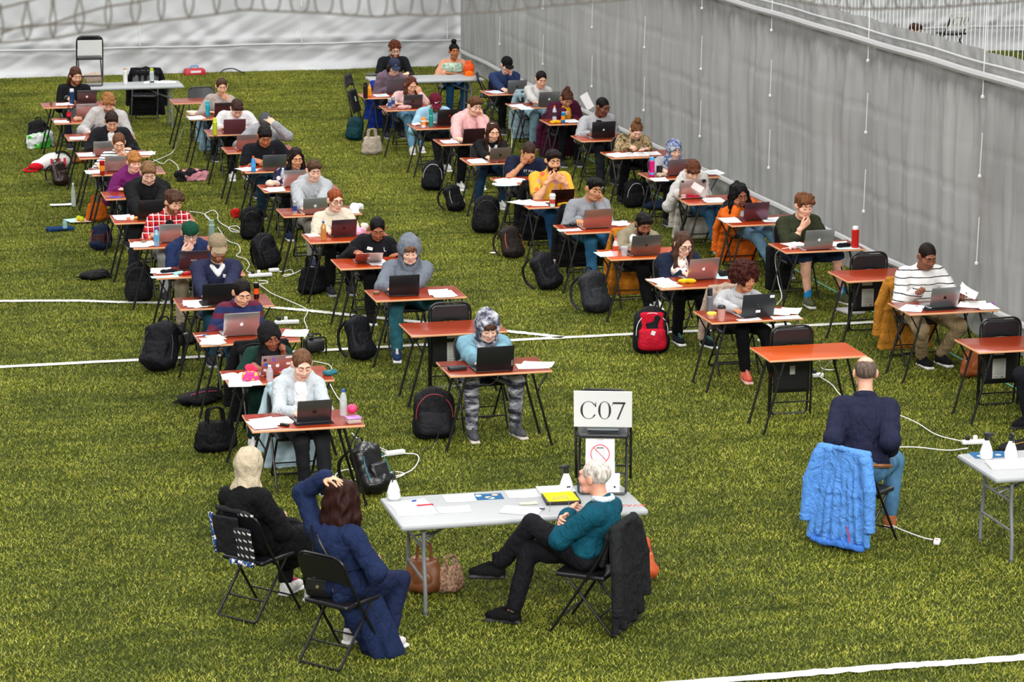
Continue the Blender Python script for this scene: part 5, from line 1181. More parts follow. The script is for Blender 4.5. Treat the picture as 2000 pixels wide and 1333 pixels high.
seat('C11', 'student in the navy cap', 'student in navy cap with dark curls and mauve hoodie', (770, 130), (775, 183, '#4c4a50', 15, None, K(word='charcoal', metal=False)), sk=PALE_, hair=('capcurls', '#2a1a14'), cap=('#2c3346',), top=('hoodie', '#6c5a66'), hood=1, fit=.02, pants='#22242c', hpitch=22)
# ---- column D
seat('D2', 'man in the white striped jumper', 'man with cropped black hair in white jumper with thin black stripes', (1811, 501), (1842, 602, SIL, 14, 'dark', K(yaw=4)), hv=.52, dv=.7, sk='#84523a', hair=('buzz', '#1d1410'), top=('jumper', stripes('#dddcda', '#1b1b20', 13.5, .13, off=.25)), fit=.025, pants='#a08b6a', shoes=('#1b1b1e', '#f2f2f2'), hpitch=24, hyaw=4, scale=1.04, collar=0,
     arms=(('at', (-.17, -.42, .86), (-.3, -.7, .3), (.6, 0, -.8), 'fist'), ('at', (.27, -.5, .83), (-.1, -1, .2), (0, .3, -1), 'curl')), feet=(((-.02, -.2), 4), ((.2, -.16), 8)), knees=((-.28, -.6, .9), (.34, -.6, .9)))
seat('D4', 'man in the olive jumper', 'smiling brown haired man in olive jumper and navy shorts, chin on hand', (1570, 402), (1597, 489, SIL, 15, 'white', K(yaw=3)), sk='#e6b296', hair=('messy', '#6a4128'), top=('jumper', '#333726'), fit=.02, shorts=True, pants='#23304c', shoes=('#5a6148', '#e8e6e0'), socks='#1e8ed2', hpitch=16, hyaw=8, rolled=True, hv=.5, dv=.7, scale=1.05,
     arms=(('chin', (.02, -.01, -.03)), ('desk', (.02, 0, 0))), feet=(((-.03, -.5), -4), ((.42, -.42), 10)), knees=((-.12, -.6, 1.2), (.3, -.6, 1.2)))
seat('D5', 'woman in the orange cardigan', 'woman with long black hair in orange cardigan over white top', (1445, 381), (1475, 431, '#7d5a66', 14, None, K(word='plum', yaw=5, tilt=14)), f=1, sk='#8a543c', hair=('wavy', '#0e0c0d'), top=('cardigan', '#d8661c'), fit=.025, pants=denim('#7fa9c8'), shoes=('#dcd8d2', '#eeeeea'), hpitch=16, hyaw=6, du=.0, hroll=-6,
     arms=(('cheek', (-.01, -.03, .02)), ('lap',)), feet=(((.2, -.62), 14), ((.32, -.56), 16)), knees=((-.1, -.6, .9), (.18, -.6, .9)), under=('top', '#f2f2f2'), extra=lambda q: [C(q['P'](0, -.105, .8), q['P'](.02, -.125, .3), .06, .07, lab=3, k=.02)])
seat('D6', 'student in the white hoodie', 'student with brown and orange hair in white hoodie', (1353, 333), (1352, 389, '#c9b8b6', 15, None, K(word='sticker covered', tilt=8, yaw=0)), f=1, sk='#e5b598', hair=('fringe', '#5c3522'), top=('hoodie', '#c6c3bd'), hood=1, fit=.035, pants=denim('#3a6a90'), shoes=('#d9d6d2', '#e9e9e7'), hpitch=36, hyaw=4, du=-.05, feet=(((.1, -.5), -4), ((.22, -.6), 8)))
seat('D7', 'woman in patterned headscarf', 'woman in blue grey patterned headscarf and pale grey jumper', (1317, 292), (1324, 343, '#a7949a', 14, None, K(word='mauve silver', yaw=10)), f=1, sk='#e8bfa6', hair=(None, '#2a1a14'), scarf=(blotch(('#39466b', '#6a76a0', '#8f9ab0', '#b5b09a'), 22, 2), False), top=('jumper', '#a6a4aa'), fit=.025, hpitch=20, hyaw=6, badge=(-.06, .45), pants='#1d1d20')
seat('D8', 'student with green streaked hair', 'student with green streaked top bun and camouflage shirt writing', (1243, 254), None, f=1, sk=PALE_, hair=('topbun', '#6b4a30'), top=('shirt', blotch(('#4a4330', '#8a7a58', '#b59c72', '#6a5a3c'), 16, 3)), fit=.025, pants='#141216', skirt=None, shoes=('#1a1a1c', '#222224'), hpitch=40, hyaw=-4, badge=(.1, .5), arms=(('write', (-.02, .02, .02)), ('desk', (.0, 0, 0))), feet=(((-.22, -.3), -10), ((.12, -.45), 0)))
seat('D9', 'man in the grey zip hoodie', 'man with cropped black hair in grey zip hoodie looking aside', (1177, 209), (1178, 271, BLK, 15, 'lightdisc', K(metal=False, base='#9a9ca0', word='black', yaw=2, tilt=10)), sk='#6e4432', hair=('buzz', '#120e0c'), top=('hoodie', '#a9a9ac'), hood=0, fit=.025, pants='#2c2e34', hpitch=20, hyaw=28, scale=1.04, arms=(('type', (-.05, 0, 0)), ('lap',)), under=('t_shirt', '#17171a'), badge=(.07, .5), extra=lambda q: [C(q['P'](0, -.1, .85), q['P'](.0, -.13, .25), .06, .07, lab=3, k=.02)], feet=(((-.1, -.55), -5), ((.15, -.35), 0)))
seat('D10', 'woman in the burgundy coat', 'woman with brown hair up in burgundy coat over yellow top', (1107, 192), None, f=1, sk='#c08c6a', hair=('backbun', '#4a2a1c'), top=('coat', '#46142c'), fit=.05, collar=1, hpitch=40, hyaw=4, pants='#1a1a1f', arms=(('write', (.0, .06, .06)), ('lap',)), under=('top', '#e0a81e'), extra=lambda q: [C(q['P'](0, -.12, .85), q['P'](.0, -.16, .3), .07, .075, lab=3, k=.02)])
seat('D11', 'woman in the pale grey jumper', 'woman with dark tied hair in pale grey jumper', (1057, 155), (1071, 209, '#aeb0b3', 15, 'white', K(yaw=6)), f=1, sk=LIGHT, hair=('pulled', '#1a1210'), top=('jumper', '#c4c2bf'), fit=.02, hpitch=22, hyaw=2, pants=denim('#8fb2c2'), badge=(-.02, .4))
seat('D12', 'man in the black cap', 'man in black cap and navy jumper with hand on face', (990, 127), (1009, 183, '#a7a3a5', 14, 'dark', K(yaw=3)), sk=PALE_, hair=('nape', '#2a1c16'), cap=('#111113',), top=('jumper', '#26355a'), fit=.015, hpitch=22, hyaw=4, arms=(('type', (-.05, 0, 0)), ('cheek', (-.03, -.04, .0))), pants='#15161a', badge=(.05, .5))
# ---- empty desks
desk('B2', 'empty red folding desk behind the student in the denim jacket'); folded_chair(6.02, 27.0, 'folded black chair standing behind the empty desk in the second column', .03)
desk('C0', 'bright orange empty folding desk before the woman with curly hair'); folded_chair(9.0, 25.12, 'folded black chair standing behind the bright orange empty desk', .0, big=False)
desk('D3', 'empty red desk behind the man in the white striped jumper'); folded_chair(11.13, 28.6, 'folded black chair standing behind the empty desk by the curtain', -.02)
desk('D1', 'empty dark red desk at the right edge of the picture'); folded_chair(11.13, 25.0, 'folded black chair standing behind the desk at right picture edge', -.02)
desk('B12', 'empty red folding desk in the last row of the second column'); CH['B12'] = chair(5.95, 45.0, 0, 'empty open black chair in the last row of the second column')
# ------------------------------------------------------------------ the supervisors and their tables
T1 = grey_table(4.02, 5.95, 19.73, 20.55, 'pale grey folding table in the foreground with the C07 sign on it')
T2 = grey_table(8.89, 10.82, 19.95, 20.75, 'pale grey folding table cut by the right picture edge')
T3 = grey_table(3.9, 5.81, 46.28, 47.0, 'pale grey folding table far left with a chair standing on it')
T4 = grey_table(8.96, 10.88, 46.03, 46.8, 'pale grey folding table far back where two people sit')
def face(fx, fy): return math.atan2(fx, -fy)
def loc_(root_uv, rot, P): return rz(-rot)@(np.asarray(P, float)-arr(*root_uv, 0))
SUP = 'supervisors in the foreground'
# woman in the cream headscarf, seen from behind
a1 = face(.755, .656); F1 = (3.0, 20.19); c1 = chair(*F1, a1, 'black folding chair under the woman in the cream headscarf')
person('woman in cream headscarf and black cardigan seated with her back to us', *F1, GV(487, 908, 20.24), rot=a1, f=1, sk=LIGHT, hair=(None, '#222222'), top=('cardigan', '#121214'), fit=.03, pants='#131315', shoes=('#e6e2e0', '#f3f3f3', '#d23a78'), hpitch=6, hyaw=8, scarf=None,
       arms=(('at', (.02, -.2, .74), (1, -.25, .0), (0, .9, -.3), 'curl', (-.5, .2, .6)), ('at', (-.05, -.24, .72), (-1, -.2, 0), (0, .9, -.3), 'curl', (.5, .2, .6))), feet=(((-.16, -.44), -5), ((.1, -.46), 5)), skirt=.42, group=SUP, hem=.05)
sc = INFO['woman in cream headscarf and black cardigan seated with her back to us']
link('headscarf', back_hijab_mesh(), sc['root'], sc['Hd'], (rad(6), 0, rad(8)), [cloth('#c2b398')])
# scarf over her chair back
so = empty('patterned_scarf', (*F1, 0), a1); tag(so, 'black, white and blue patterned scarf over chair of woman in cream headscarf', 'scarf', 'clothes hung over chair backs')
bl = NB('arrow_print'); vv = bl.coord(); sp3 = bl.n('SeparateXYZ'); bl.l(vv, sp3.inputs[0])
fx_ = bl.math('FRACT', bl.math('MULTIPLY', sp3.outputs[0], 22)); fz_ = bl.math('FRACT', bl.math('MULTIPLY', sp3.outputs[2], 16))
spot = bl.math('MULTIPLY', bl.math('LESS_THAN', fx_, .55), bl.math('LESS_THAN', bl.math('ABSOLUTE', bl.math('SUBTRACT', fz_, bl.math('ADD', bl.math('MULTIPLY', fx_, .4), .3))), .13))
bl.base(bl.mix(spot, lin('#1d1d20'), lin('#e6e6e6'))); ARROW = bl.done(.85)
link('dark_fold', soft('dark_fold', [B((.06, .262, .66), (.13, .012, .16), .01, R=rx(-.2)), C((-.06, .235, .85), (.18, .235, .85), .02), B((.06, .2, .72), (.12, .01, .1), .01, R=rx(-.3))], [cloth('#232326')], .01, .02, (.005, 30, 1.)), so)
link('printed_fold', soft('printed_fold', [B((-.1, .255, .6), (.08, .012, .15), .01, R=rx(-.2)), C((-.16, .235, .84), (-.04, .235, .845), .02)], [ARROW], .01, .02, (.005, 30, 2.)), so)
link('blue_border', soft('blue_border', [B((.2, .255, .66), (.025, .014, .17), .01, R=rx(-.2)), B((-.06, .245, .46), (.12, .012, .022), .008, R=rx(-.2))], [blotch(('#1f5fb8', '#16161c', '#e8e8ee'), 45)], .009, .015), so)
# woman in the navy coat, hand in her hair
a2 = face(.76, .65); F2 = (3.42, 18.98); chair(*F2, a2, 'black folding chair under the woman in the long navy coat'); nmv = 'woman with long dark hair and navy coat seated backwards, hand in her hair'
person(nmv, *F2, arr(3.47, 19.05, 1.17), rot=a2, f=1, sk=LIGHT, hair=('wavy', '#2c1612'), top=('coat', '#1c2848'), fit=.03, pants='#1a2340', shoes=('#ded6d2', '#f0efee', '#d8b8b8'), hpitch=12, hyaw=-6, group=SUP, hem=.02, skirt=.4,
       arms=(('at', (-.1, -.26, .72), (.4, -1, 0), (0, 0, -1), 'curl', (-.6, .2, .6)), ('at', (.07, -.01, 1.325), (-.95, .2, -.12), (-.1, -.1, -1), 'flat', (1.0, -.1, 1.5))), feet=(((-.2, -.28), 0), ((.16, -.3), 0)))
inf = INFO[nmv]
def wl(root_uv, rot, px, py, z): return loc_(root_uv, rot, G(px, py, z))
tail = [wl(F2, a2, 690, 1115, .62), wl(F2, a2, 725, 1150, .5), wl(F2, a2, 742, 1210, .25), wl(F2, a2, 755, 1270, .03)]
link('coat_tail', soft('coat_tail', [C((-.1, .06, .52), (-.14, -.16, .54), .06, .06)]+[C((-.06-.02*i, .1-.075*i, .5), wl(F2, a2, 722+14*i, 1272+(7 if i % 2 else 0), .03), .045, .05, k=.03) for i in range(5)]+[C((-.1, .0, .45), wl(F2, a2, 752, 1272, .03), .05, .07), B((0, 0, -.2), (2, 2, .2), .01, sub=True, k=.01)], [cloth('#1c2848')], .013, .04, (.004, 30, 2.)), inf['root'])
link('belt', MB().tube(smooth_path([inf['P'](x, y, .3) for x, y in ((-.19, -.02), (-.13, .11), (0, .15), (.13, .11), (.19, -.02))], 5), .014, 6).mesh('belt', [cloth('#18213c')]), inf['root'])
hb = empty('handbag', (*(np.array(F2)+rz(a2)[:2, :2]@arr(.1, .1)), .478), a2+.3); tag(hb, 'small black leather handbag on the chair of the navy coat woman', 'handbag')
link('body', soft('body', [B((0, 0, .075), (.105, .05, .075), .03), E((0, 0, .06), (.115, .06, .06))], [vinyl('#121214')], .009, .02), hb)
link('flap', soft('flap', [B((0, .05, .1), (.09, .012, .05), .01)], [vinyl('#19191c')], .008, .01), hb)
link('strap', MB().tube(smooth_path([rz(-.3)@q for q in (arr(-.08, 0, .14), arr(-.02, .08, .35), arr(.0, .1, .55))], 6), .009, 6).mesh('strap', [vinyl('#121214')]), hb)
link('clasp', MB().lathe([(.012, -.003), (.012, .003)], (0, .066, .09), 10, R=rx(PI/2)).mesh('clasp', [plain('#c9b98a', .25, .9)]), hb)
link('shoulder_strap', MB().tube(smooth_path([inf['P'](-.12, .16, .35), inf['P'](-.05, .165, .6), inf['P'](.05, .13, .85), inf['P'](.1, .06, .95)], 5), .011, 6).mesh('shoulder_strap', [vinyl('#141416')]), inf['root'])
# grey haired man in the teal jumper
a3 = face(-.8, .6); F3 = (5.36, 19.23); c3 = chair(*F3, a3, 'black folding chair under the grey haired man in teal'); nm3 = 'grey haired man in teal jumper and black trousers with legs crossed'
q = lambda px, py, z: wl(F3, a3, px, py, z)
person(nm3, *F3, GV(1160, 932, 19.27), rot=a3, sk='#e8a98e', hair=('white', '#cfc6bb'), top=('jumper', '#0d4a5c'), fit=.02, pants='#17171b', shoes=('#0f0f11', '#1a1a1c'), socks='#14151a', hpitch=0, hyaw=-8, group=SUP, scale=1.04, hip=(0, .0, .57),
       arms=(('at', (.1, -.2, .84), (1, -.2, .05), (0, .95, -.3), 'curl', (-.6, .0, .6)), ('at', (-.1, -.21, .86), (-1, -.15, .05), (0, .95, -.3), 'curl', (.6, .0, .6))),
       feet=((tuple(q(1003, 1195, .09)[:2]), 10), ((*q(972, 1100, .42)[:2], .3), 20)), knees=((-.1, -.5, 1.2), (0, -.6, 1.3)))
inf = INFO[nm3]
link('shirt_collar', soft('shirt_collar', [C(inf['N']+arr(.066*math.cos(a), .066*math.sin(a), .055), inf['N']+arr(.066*math.cos(a+.6), .066*math.sin(a+.6), .055), .02) for a in np.arange(0, 6.2, .6)], [cloth('#d4e2ee')], .009, .012), inf['root'])
jacket(c3, 'black jacket with small white logo over chair of the grey haired man', '#202122', 'long', scale=(1.06, 1.05, 1.0))
MB_l = MB().box((0, 0, 0), (.012, .002, .03), ry(.5)).box((0, 0, 0), (.012, .002, .03), ry(-.5)).mesh('logo', [WHITE])
jk = bpy.data.objects['jacket']; link('logo', MB_l, jk, (.17, .32, .45))
# balding man from behind with the blue jacket on his chair
a4 = face(.8, .6); F4 = (8.1, 20.86); c4 = chair(*F4, a4, 'black folding chair under the blue jacket'); nm4 = 'balding man in navy fleece seen from behind beside the blue jacket'
H4 = GV(1690, 728, 21.25)
person(nm4, *F4, H4, rot=face(.42, .9), sk='#e6ad94', hair=('bald', '#6a5a50'), top=('fleece', '#23263c'), fit=.03, scale=1.07, collar=1, pants=denim('#4a7596'), shoes=('#a8623e', '#d8c8b8'), hpitch=2, hyaw=10, hip=(.0, -.2, .58), group=SUP,
       arms=(('at', (-.21, -.38, .7), (.1, -1, -.3), (.5, 0, -1), 'curl', (-.3, .6, .5)), ('at', (.21, -.38, .7), (-.1, -1, -.3), (-.5, 0, -1), 'curl', (.3, .6, .5))), feet=(((-.22, -.52), 0), ((.2, -.6), 0)))
inf = INFO[nm4]
link('belt', MB().tube(smooth_path([inf['P'](x, y, .06) for x, y in ((-.2, -.02), (-.14, .12), (0, .155), (.14, .12), (.2, -.02))], 5), .018, 6).mesh('belt', [vinyl('#8a5a34')]), inf['root'])
BLUE = '#5a92dc'
bj = jacket(c4, 'bright blue jacket hung over the chair of the balding man', BLUE, 'long', scale=(1.12, 1.12, 1.0), mat=cloth(BLUE, .6, .7))
link('hem_band', soft('hem_band', [B((0, .285, .07), (.235, .036, .03), .025)], [cloth('#4379cc')], .011, .02, (.006, 30, 1.)), bj)
link('pocket_zip', MB().tube([(-.14, .345, .12), (-.11, .345, .25)], .005, 6).mesh('pocket_zip', [plain('#c2306a', .5)]), bj)
# person cut by the right edge and head beyond the curtain
e0 = G(2082, 850); chair(e0[0]+.15, e0[1]+.35, face(-.9, -.3), 'black folding chair at the right picture edge under the cut off person')
person('person in dark quilted trousers cut off by the right picture edge', e0[0]+.15, e0[1]+.35, (e0[0]+.12, e0[1]+.33, 1.18), rot=face(-.9, -.3), sk=LIGHT, top=('shirt', '#a9c0dc'), pants='#1a1b1f', shoes=('#17171a', '#202022'), hpitch=15, arms=(('lap',), ('lap',)), group=SUP)
h0 = G(1787, 60, 1.22); chair(h0[0], h0[1]+.15, 0, 'folding chair beyond the grey curtain under the half hidden person')
person('person beyond the curtain with only the top of the brown hair showing', h0[0], h0[1]+.12, h0, sk=LIGHT, hair=('short', '#3a241a'), top=('jumper', '#55504e'), hyaw=40, arms=(('lap',), ('lap',)), group='people in the far part of the hall')
# the two at the far table
for nm, hp, kw in (('curly haired bearded man with glasses in black jumper at far table', (771, 96), dict(sk=PALE_, hair=('curly', '#5a2e1c'), beard='#6a3a24', glasses=True, top=('jumper', '#15181a'), hpitch=24, scale=1.05, arms=(('desk', (-.02, .0, 0)), ('desk', (.02, 0, 0))))),
                   ('woman with black top bun in peach jumper at far table', (887, 100), dict(f=1, sk='#a8683f', hair=('topbun', '#0f0c0b'), top=('jumper', '#d29a7c'), fit=.02, hpitch=4, pants=denim('#2a5a86'), arms=(('desk', (-.05, .0, 0)), ('desk', (.05, 0, 0)))))):
    H = GV(*hp, 47.0); chair(H[0], 47.28, 0, 'black folding chair under the '+nm.split(' in ')[0])
    person(nm, H[0], 47.22, H, ytab=46.8-47.22, tabz=.74, group='people in the far part of the hall', **kw)
# signs -------------------------------------------------------------
def glyph(ch):
    """serif figures on a unit-high body: lists of quad strips (outer, inner)"""
    if ch in '0C':
        a = np.linspace(0, 2*PI, 33) if ch == '0' else np.linspace(rad(38), rad(330), 30)
        w_ = .30 if ch == '0' else .38; th = lambda t: .032+.075*abs(math.cos(t))**1.5
        o = [(w_*math.cos(t), .5+.5*math.sin(t)) for t in a]; i = [((w_-th(t))*math.cos(t), .5+(.5-.03)*math.sin(t)) for t in a]
        S = [(o, i)]
        if ch == 'C': S += [([(.30, .82), (.335, 1.0)], [(.27, .78), (.32, .70)]), ([(.30, .82), (.345, .98)], [(.285, .70), (.345, .68)])]
        return S, (.66 if ch == '0' else .82)
    if ch == '7': return [([(-.28, .97), (.3, .97)], [(-.26, .86), (.3, .86)]), ([(-.28, .97), (-.25, .97)], [(-.32, .76), (-.3, .76)]), ([(.3, .97), (-.02, .0)], [(.2, .90), (-.1, .0)])], .66
    if ch == '1': return [([(.045, .0), (.045, .97)], [(-.05, .0), (-.05, .95)]), ([(-.05, .95), (.045, .97)], [(-.2, .87), (-.2, .84)]), ([(-.18, .03), (.18, .03)], [(-.18, 0), (.18, 0)])], .62
def lettering(s, h):
    m = MB(); adv = [glyph(c)[1] for c in s]; x = -sum(adv)*h/2
    for c, a in zip(s, adv):
        for o, i in glyph(c)[0]:
            V = [((px*h+x+a*h/2), -.0008, py*h-h/2) for px, py in o]+[((px*h+x+a*h/2), -.0008, py*h-h/2) for px, py in i]; n = len(o)
            F = [(k, k+1, n+k+1, n+k) for k in range(n-1)]; m.add(V, F); m.add(np.array(V)+arr(0, .0004, 0), [f[::-1] for f in F])
        x += a*h
    return m.mesh('lettering', [plain('#3c3238', .7, name='ink')])
def sign(ch_obj, s, label, w=.45, h=.335, zc=.69, dx=0.):
    """card hung on the rear of a chair back"""
    M4 = ch_obj.matrix_basis; tz_ = math.atan(.386); o = empty('sign_card', M4@Vector((dx, .212+(zc-.69)*.386+.02, zc)))
    o.rotation_euler = (M4.to_3x3()@Matrix.Rotation(-tz_, 3, 'X')@Matrix.Rotation(PI, 3, 'Z')).to_euler()
    link('card', MB().box((0, 0, 0), (w, .004, h)).mesh('card', [paper('#f8f8f8')]), o)
    if s: link('lettering', lettering(s, h*.5), o, (0, -.0022, -.01))
    tag(o, label, 'sign'); return o
a7 = face(.29, .957); p7 = G(1176, 968, .741); P7 = p7[:2]+.25*arr(.29, .957)
c7 = chair(*P7, a7, 'black folding chair standing on the foreground table behind the C07 sign', z=.741)
sign(c7, 'C07', 'white C07 card hung on the chair on the foreground table', zc=.685)
bx = empty('plastic_box', c7.matrix_basis@Vector((0, .0, .478)), a7); tag(bx, 'translucent grey plastic box on the chair seat under the C07 card', 'box')
link('box', MB().box((0, 0, .05), (.25, .2, .1), bev=.012).mesh('box', [plain('#a7b0b2', .35)]), bx); link('lid', MB().box((0, 0, .106), (.265, .215, .014), bev=.005).mesh('lid', [plain('#c3cacb', .35)]), bx); link('clip', MB().box((0, .108, .085), (.08, .008, .05), bev=.003).mesh('clip', [plain('#6f7678', .4)]), bx)
ns = empty('no_phone_sign', c7.matrix_basis@Vector((.02, .17, .26)), a7+PI, rot=(rad(-6), 0, a7+PI)); tag(ns, 'white paper with red no phone symbol below the C07 card', 'sign')
m = MB().box((0, 0, 0), (.225, .002, .34)).mesh('sheet', [paper('#f7f7f7')]); link('sheet', m, ns)
link('phone_outline', MB().tube([(x, -.003, z) for x, z in ((-.028, .1), (.028, .1), (.028, -.02), (-.028, -.02))], .0012, 5, closed=True).box((0, -.002, .098), (.052, .002, .008)).mesh('phone_outline', [plain('#2a2226', .6)]), ns)
link('red_ring', MB().tube([(.072*math.cos(t), -.003, .05+.072*math.sin(t)) for t in np.linspace(0, 2*PI, 29)[:-1]], .004, 6, closed=True).tube([(-.05, -.004, .1), (.05, -.004, 0)], .003, 6).mesh('red_ring', [plain('#e0304c', .6)]), ns)
link('tape', MB().box((0, -.0015, .165), (.05, .001, .016)).mesh('tape', [paper('#dcdcd4')]), ns)
c10p = G(1858, 114, .741); c10 = chair(c10p[0], c10p[1], face(-.25, .95), 'black folding chair with C10 sign on a table beyond the curtain', z=.741)
sign(c10, 'C10', 'white C10 card on the chair beyond the grey curtain', w=.46, h=.34, zc=.7)
T5 = grey_table(c10p[0]-.95, c10p[0]+.95, c10p[1]-.4, c10p[1]+.4, 'pale grey folding table beyond the curtain under the C10 chair')
cl = G(176, 165, .741); cfl = chair(cl[0], cl[1]-.05, face(.05, 1), 'black folding chair standing on the far left table', z=.741)
sign(cfl, None, 'blank white card hung on the chair on the far left table', w=.4, h=.28, zc=.64)
# foreground table things -------------------------------------------
Z1 = .7405; FT = 'on the foreground table'
sheet_(812, 1000, 'white form with printed lines at the left end of the foreground table', lines=16, z=Z1, w=.297, h=.21, yaw=-3)
sheet_(800, 986, 'pale blue form sticking out under the white form', '#dfeaf2', z=Z1, w=.3, h=.21, yaw=6)
m = MB().box((0, 0, .002), (.13, .03, .003)); rs = link('red_label', m.mesh('red_label', [paper('#c9303c')]), None, G(830, 987, Z1+.004), (0, 0, rad(2))); tag(rs, 'red paper label on the left form of the foreground table', 'label')
pen(797, 982, 'blue ballpoint pen on the forms at the left table end', yaw=18, z=Z1+.004)
sheet_(887, 996, 'single white sheet near the front edge of the foreground table', z=Z1, w=.25, h=.17, lines=6, yaw=-4)
sheet_(898, 974, 'blank white sheet left of the blue leaflet', z=Z1, w=.24, h=.2, yaw=-4)
lf = empty('leaflet', G(953, 971, Z1), rad(-4)); tag(lf, 'blue leaflet with four round pictures on the foreground table', 'leaflet')
link('sheet', MB().box((0, 0, .001), (.23, .165, .002)).mesh('sheet', [paper('#1f5a86')]), lf)
for i in range(4): link('round_picture', MB().lathe([(.026, .002), (.026, .0026)], ((-.07, .0, .06, .02)[i], (.035, -.02, .04, -.045)[i], 0), 14).mesh('round_picture', [paper(('#c9d6dc', '#e0c2ac', '#d8b49c', '#b9cad6')[i])]), lf)
sheet_(1020, 966, 'white sheet between the leaflet and the yellow folder', z=Z1, w=.24, h=.2, lines=12, yaw=-4)
sheet_(1085, 956, 'white sheet behind the black folder with yellow paper', z=Z1, w=.28, h=.2, yaw=-3)
sheet_(1032, 984, 'small pale yellow note in front of the white sheets', '#efe9b8', z=Z1, w=.14, h=.06, yaw=-3, dz=.003)
sheet_(1018, 998, 'white sheet at an angle with a pen lying on it', z=Z1, w=.3, h=.21, yaw=-28, lines=8, dz=.002)
pen(1046, 995, 'dark blue pen on the angled white sheet', yaw=-24, z=Z1+.006, col='#23264a')
bd = empty('ring_binder', G(1096, 978, Z1), rad(-6)); tag(bd, 'black folder holding a bright yellow sheet', 'folder')
link('folder', MB().box((0, 0, .015), (.27, .27, .03), bev=.006).mesh('folder', [plain('#1c1a18', .5)]), bd); link('yellow_sheet', MB().box((-.005, .0, .0315), (.24, .26, .002), rz(.05)).mesh('yellow_sheet', [paper('#f4e01a')]), bd)
gl = link('spectacles', glasses_mesh(), None, G(1093, 996, Z1+.02), (rad(-80), 0, rad(10)), [plain('#8f8a84', .3)]); tag(gl, 'reading glasses lying before the black folder', 'glasses')
spray_bottle(769, 975, 'white spray bottle at the left end of the foreground table', Z1, 1.2); spray_bottle(1106, 962, 'white spray bottle beside the chair with the C07 card', Z1, .1)
wbx = G(1193, 962, Z1); o = empty('white_carton', wbx, a7); tag(o, 'white carton standing on the foreground table under the C07 chair', 'box')
link('carton', MB().box((0, 0, .075), (.14, .05, .15), bev=.004).mesh('carton', [paper('#f3f4f5')]), o); link('flap', MB().box((.02, .0, .2), (.1, .012, .1), bev=.003).mesh('flap', [paper('#f3f4f5')]), o); link('dark_mark', MB().box((-.03, .026, .05), (.014, .002, .014)).mesh('dark_mark', [plain('#1a1a30', .6)]), o)
tx = empty('red_writing', G(1228, 986, Z1+.0005), rad(170)); tag(tx, 'red marker writing on the right end of the foreground table', 'writing')
text_on(tx, 'letters', 'AVALLI', .085, (0, 0, 0), '#d8483c', rot=(0, 0, 0)); text_on(tx, 'strokes', 'II', .07, (.05, .1, 0), '#d8483c', rot=(0, 0, 0)).location = (.08, .12, 0)
# right table things
Z2 = .7405; lf2 = empty('leaflet', G(1932, 889, Z2), rad(-4)); tag(lf2, 'blue leaflet under the spray bottle on the right hand table', 'leaflet')
link('sheet', MB().box((0, 0, .001), (.3, .2, .002)).mesh('sheet', [paper('#27608c')]), lf2)
for i in range(3): link('round_picture', MB().lathe([(.026, .002), (.026, .0026)], (-.09+.08*i, (-.03, .03, -.02)[i], 0), 14).mesh('round_picture', [paper(('#c9d6dc', '#e0c2ac', '#b9cad6')[i])]), lf2)
spray_bottle(1926, 896, 'white spray bottle standing on the leaflet of the right table', Z2, 2.8); spray_bottle(1974, 897, 'white spray bottle nearest the right picture edge', Z2, 1.5)
stack(1966, 910, 'thick pale exam booklet on the right hand table', '#efe9e6', .3, .22, 5, -8, Z2); sheet_(1990, 903, 'white sheet behind the booklet on the right table', z=Z2, w=.2, h=.2)
# far tables
flask(245, 164, 'white bottle with wooden lid on the far left table', '#f0f0ee', '#c9a58a', .27, .036, Z1, .04); flask(297, 165, 'clear bottle with yellow cap on the far left table', '#c9cfcc', '#b8c83a', .27, .036, Z1, .05, '#333333')
open_book(312, 161, 'open white book on the far left table', -4, z=Z1, w=.26, h=.22)
pouch(184, 160, 'beige fabric bag on the far left table', '#c0aa98', (.17, .09, .08), 10, Z1, 'fabric_bag', '#a89484')
cj = chair(5.28, 47.42, rad(-12), 'black folding chair with black coat behind the far left table'); jacket(cj, 'long black coat over the chair behind the far left table', '#131316', 'long', (1.15, 1.15, 1.02))
lp = laptop(0, 0, 'closed dark laptop seen flat on the far right table', '#3a3a3e', 14, at=(*G(738, 148, Z1)[:2], Z1), tilt=-88, metal=False)
sheet_(770, 147, 'white paper sheet before the curly haired man at far table', z=Z1)
pouch(882, 141, 'mint green pouch with leaf print on the far table', '#b5cdb8', (.2, .1, .09), 5, Z1, 'pouch', mat=blotch(('#6d8a72', '#a9c6ae', '#b9d2bd', '#c6dcc8'), 14))
tb = empty('toy_bag', G(916, 146, Z1), 0); tag(tb, 'bright orange bag with orange pompom on the far table', 'bag')
link('body', soft('body', [E((0, 0, .1), (.1, .08, .1)), E((.03, 0, .2), (.03, .03, .06)), E((-.04, 0, .19), (.03, .03, .05))], [cloth('#d9501a', .4)], .011, .03, (.008, 40, 1.)), tb); link('pompom', soft('pompom', [E((-.02, -.12, .0), .085)], [cloth('#f06a14')], .011, .02, (.008, 90, 1.)), tb)
pm2 = link('orange_bag', soft('orange_bag', [E((0, 0, .1), (.08, .06, .1)), E((.02, 0, .2), (.04, .04, .05))], [cloth('#e8641a')], .012, .03, (.01, 50, 2.)), None, arr(9.62, 46.1, .4)); tag(pm2, 'orange cloth bag hanging under the far right table', 'bag')
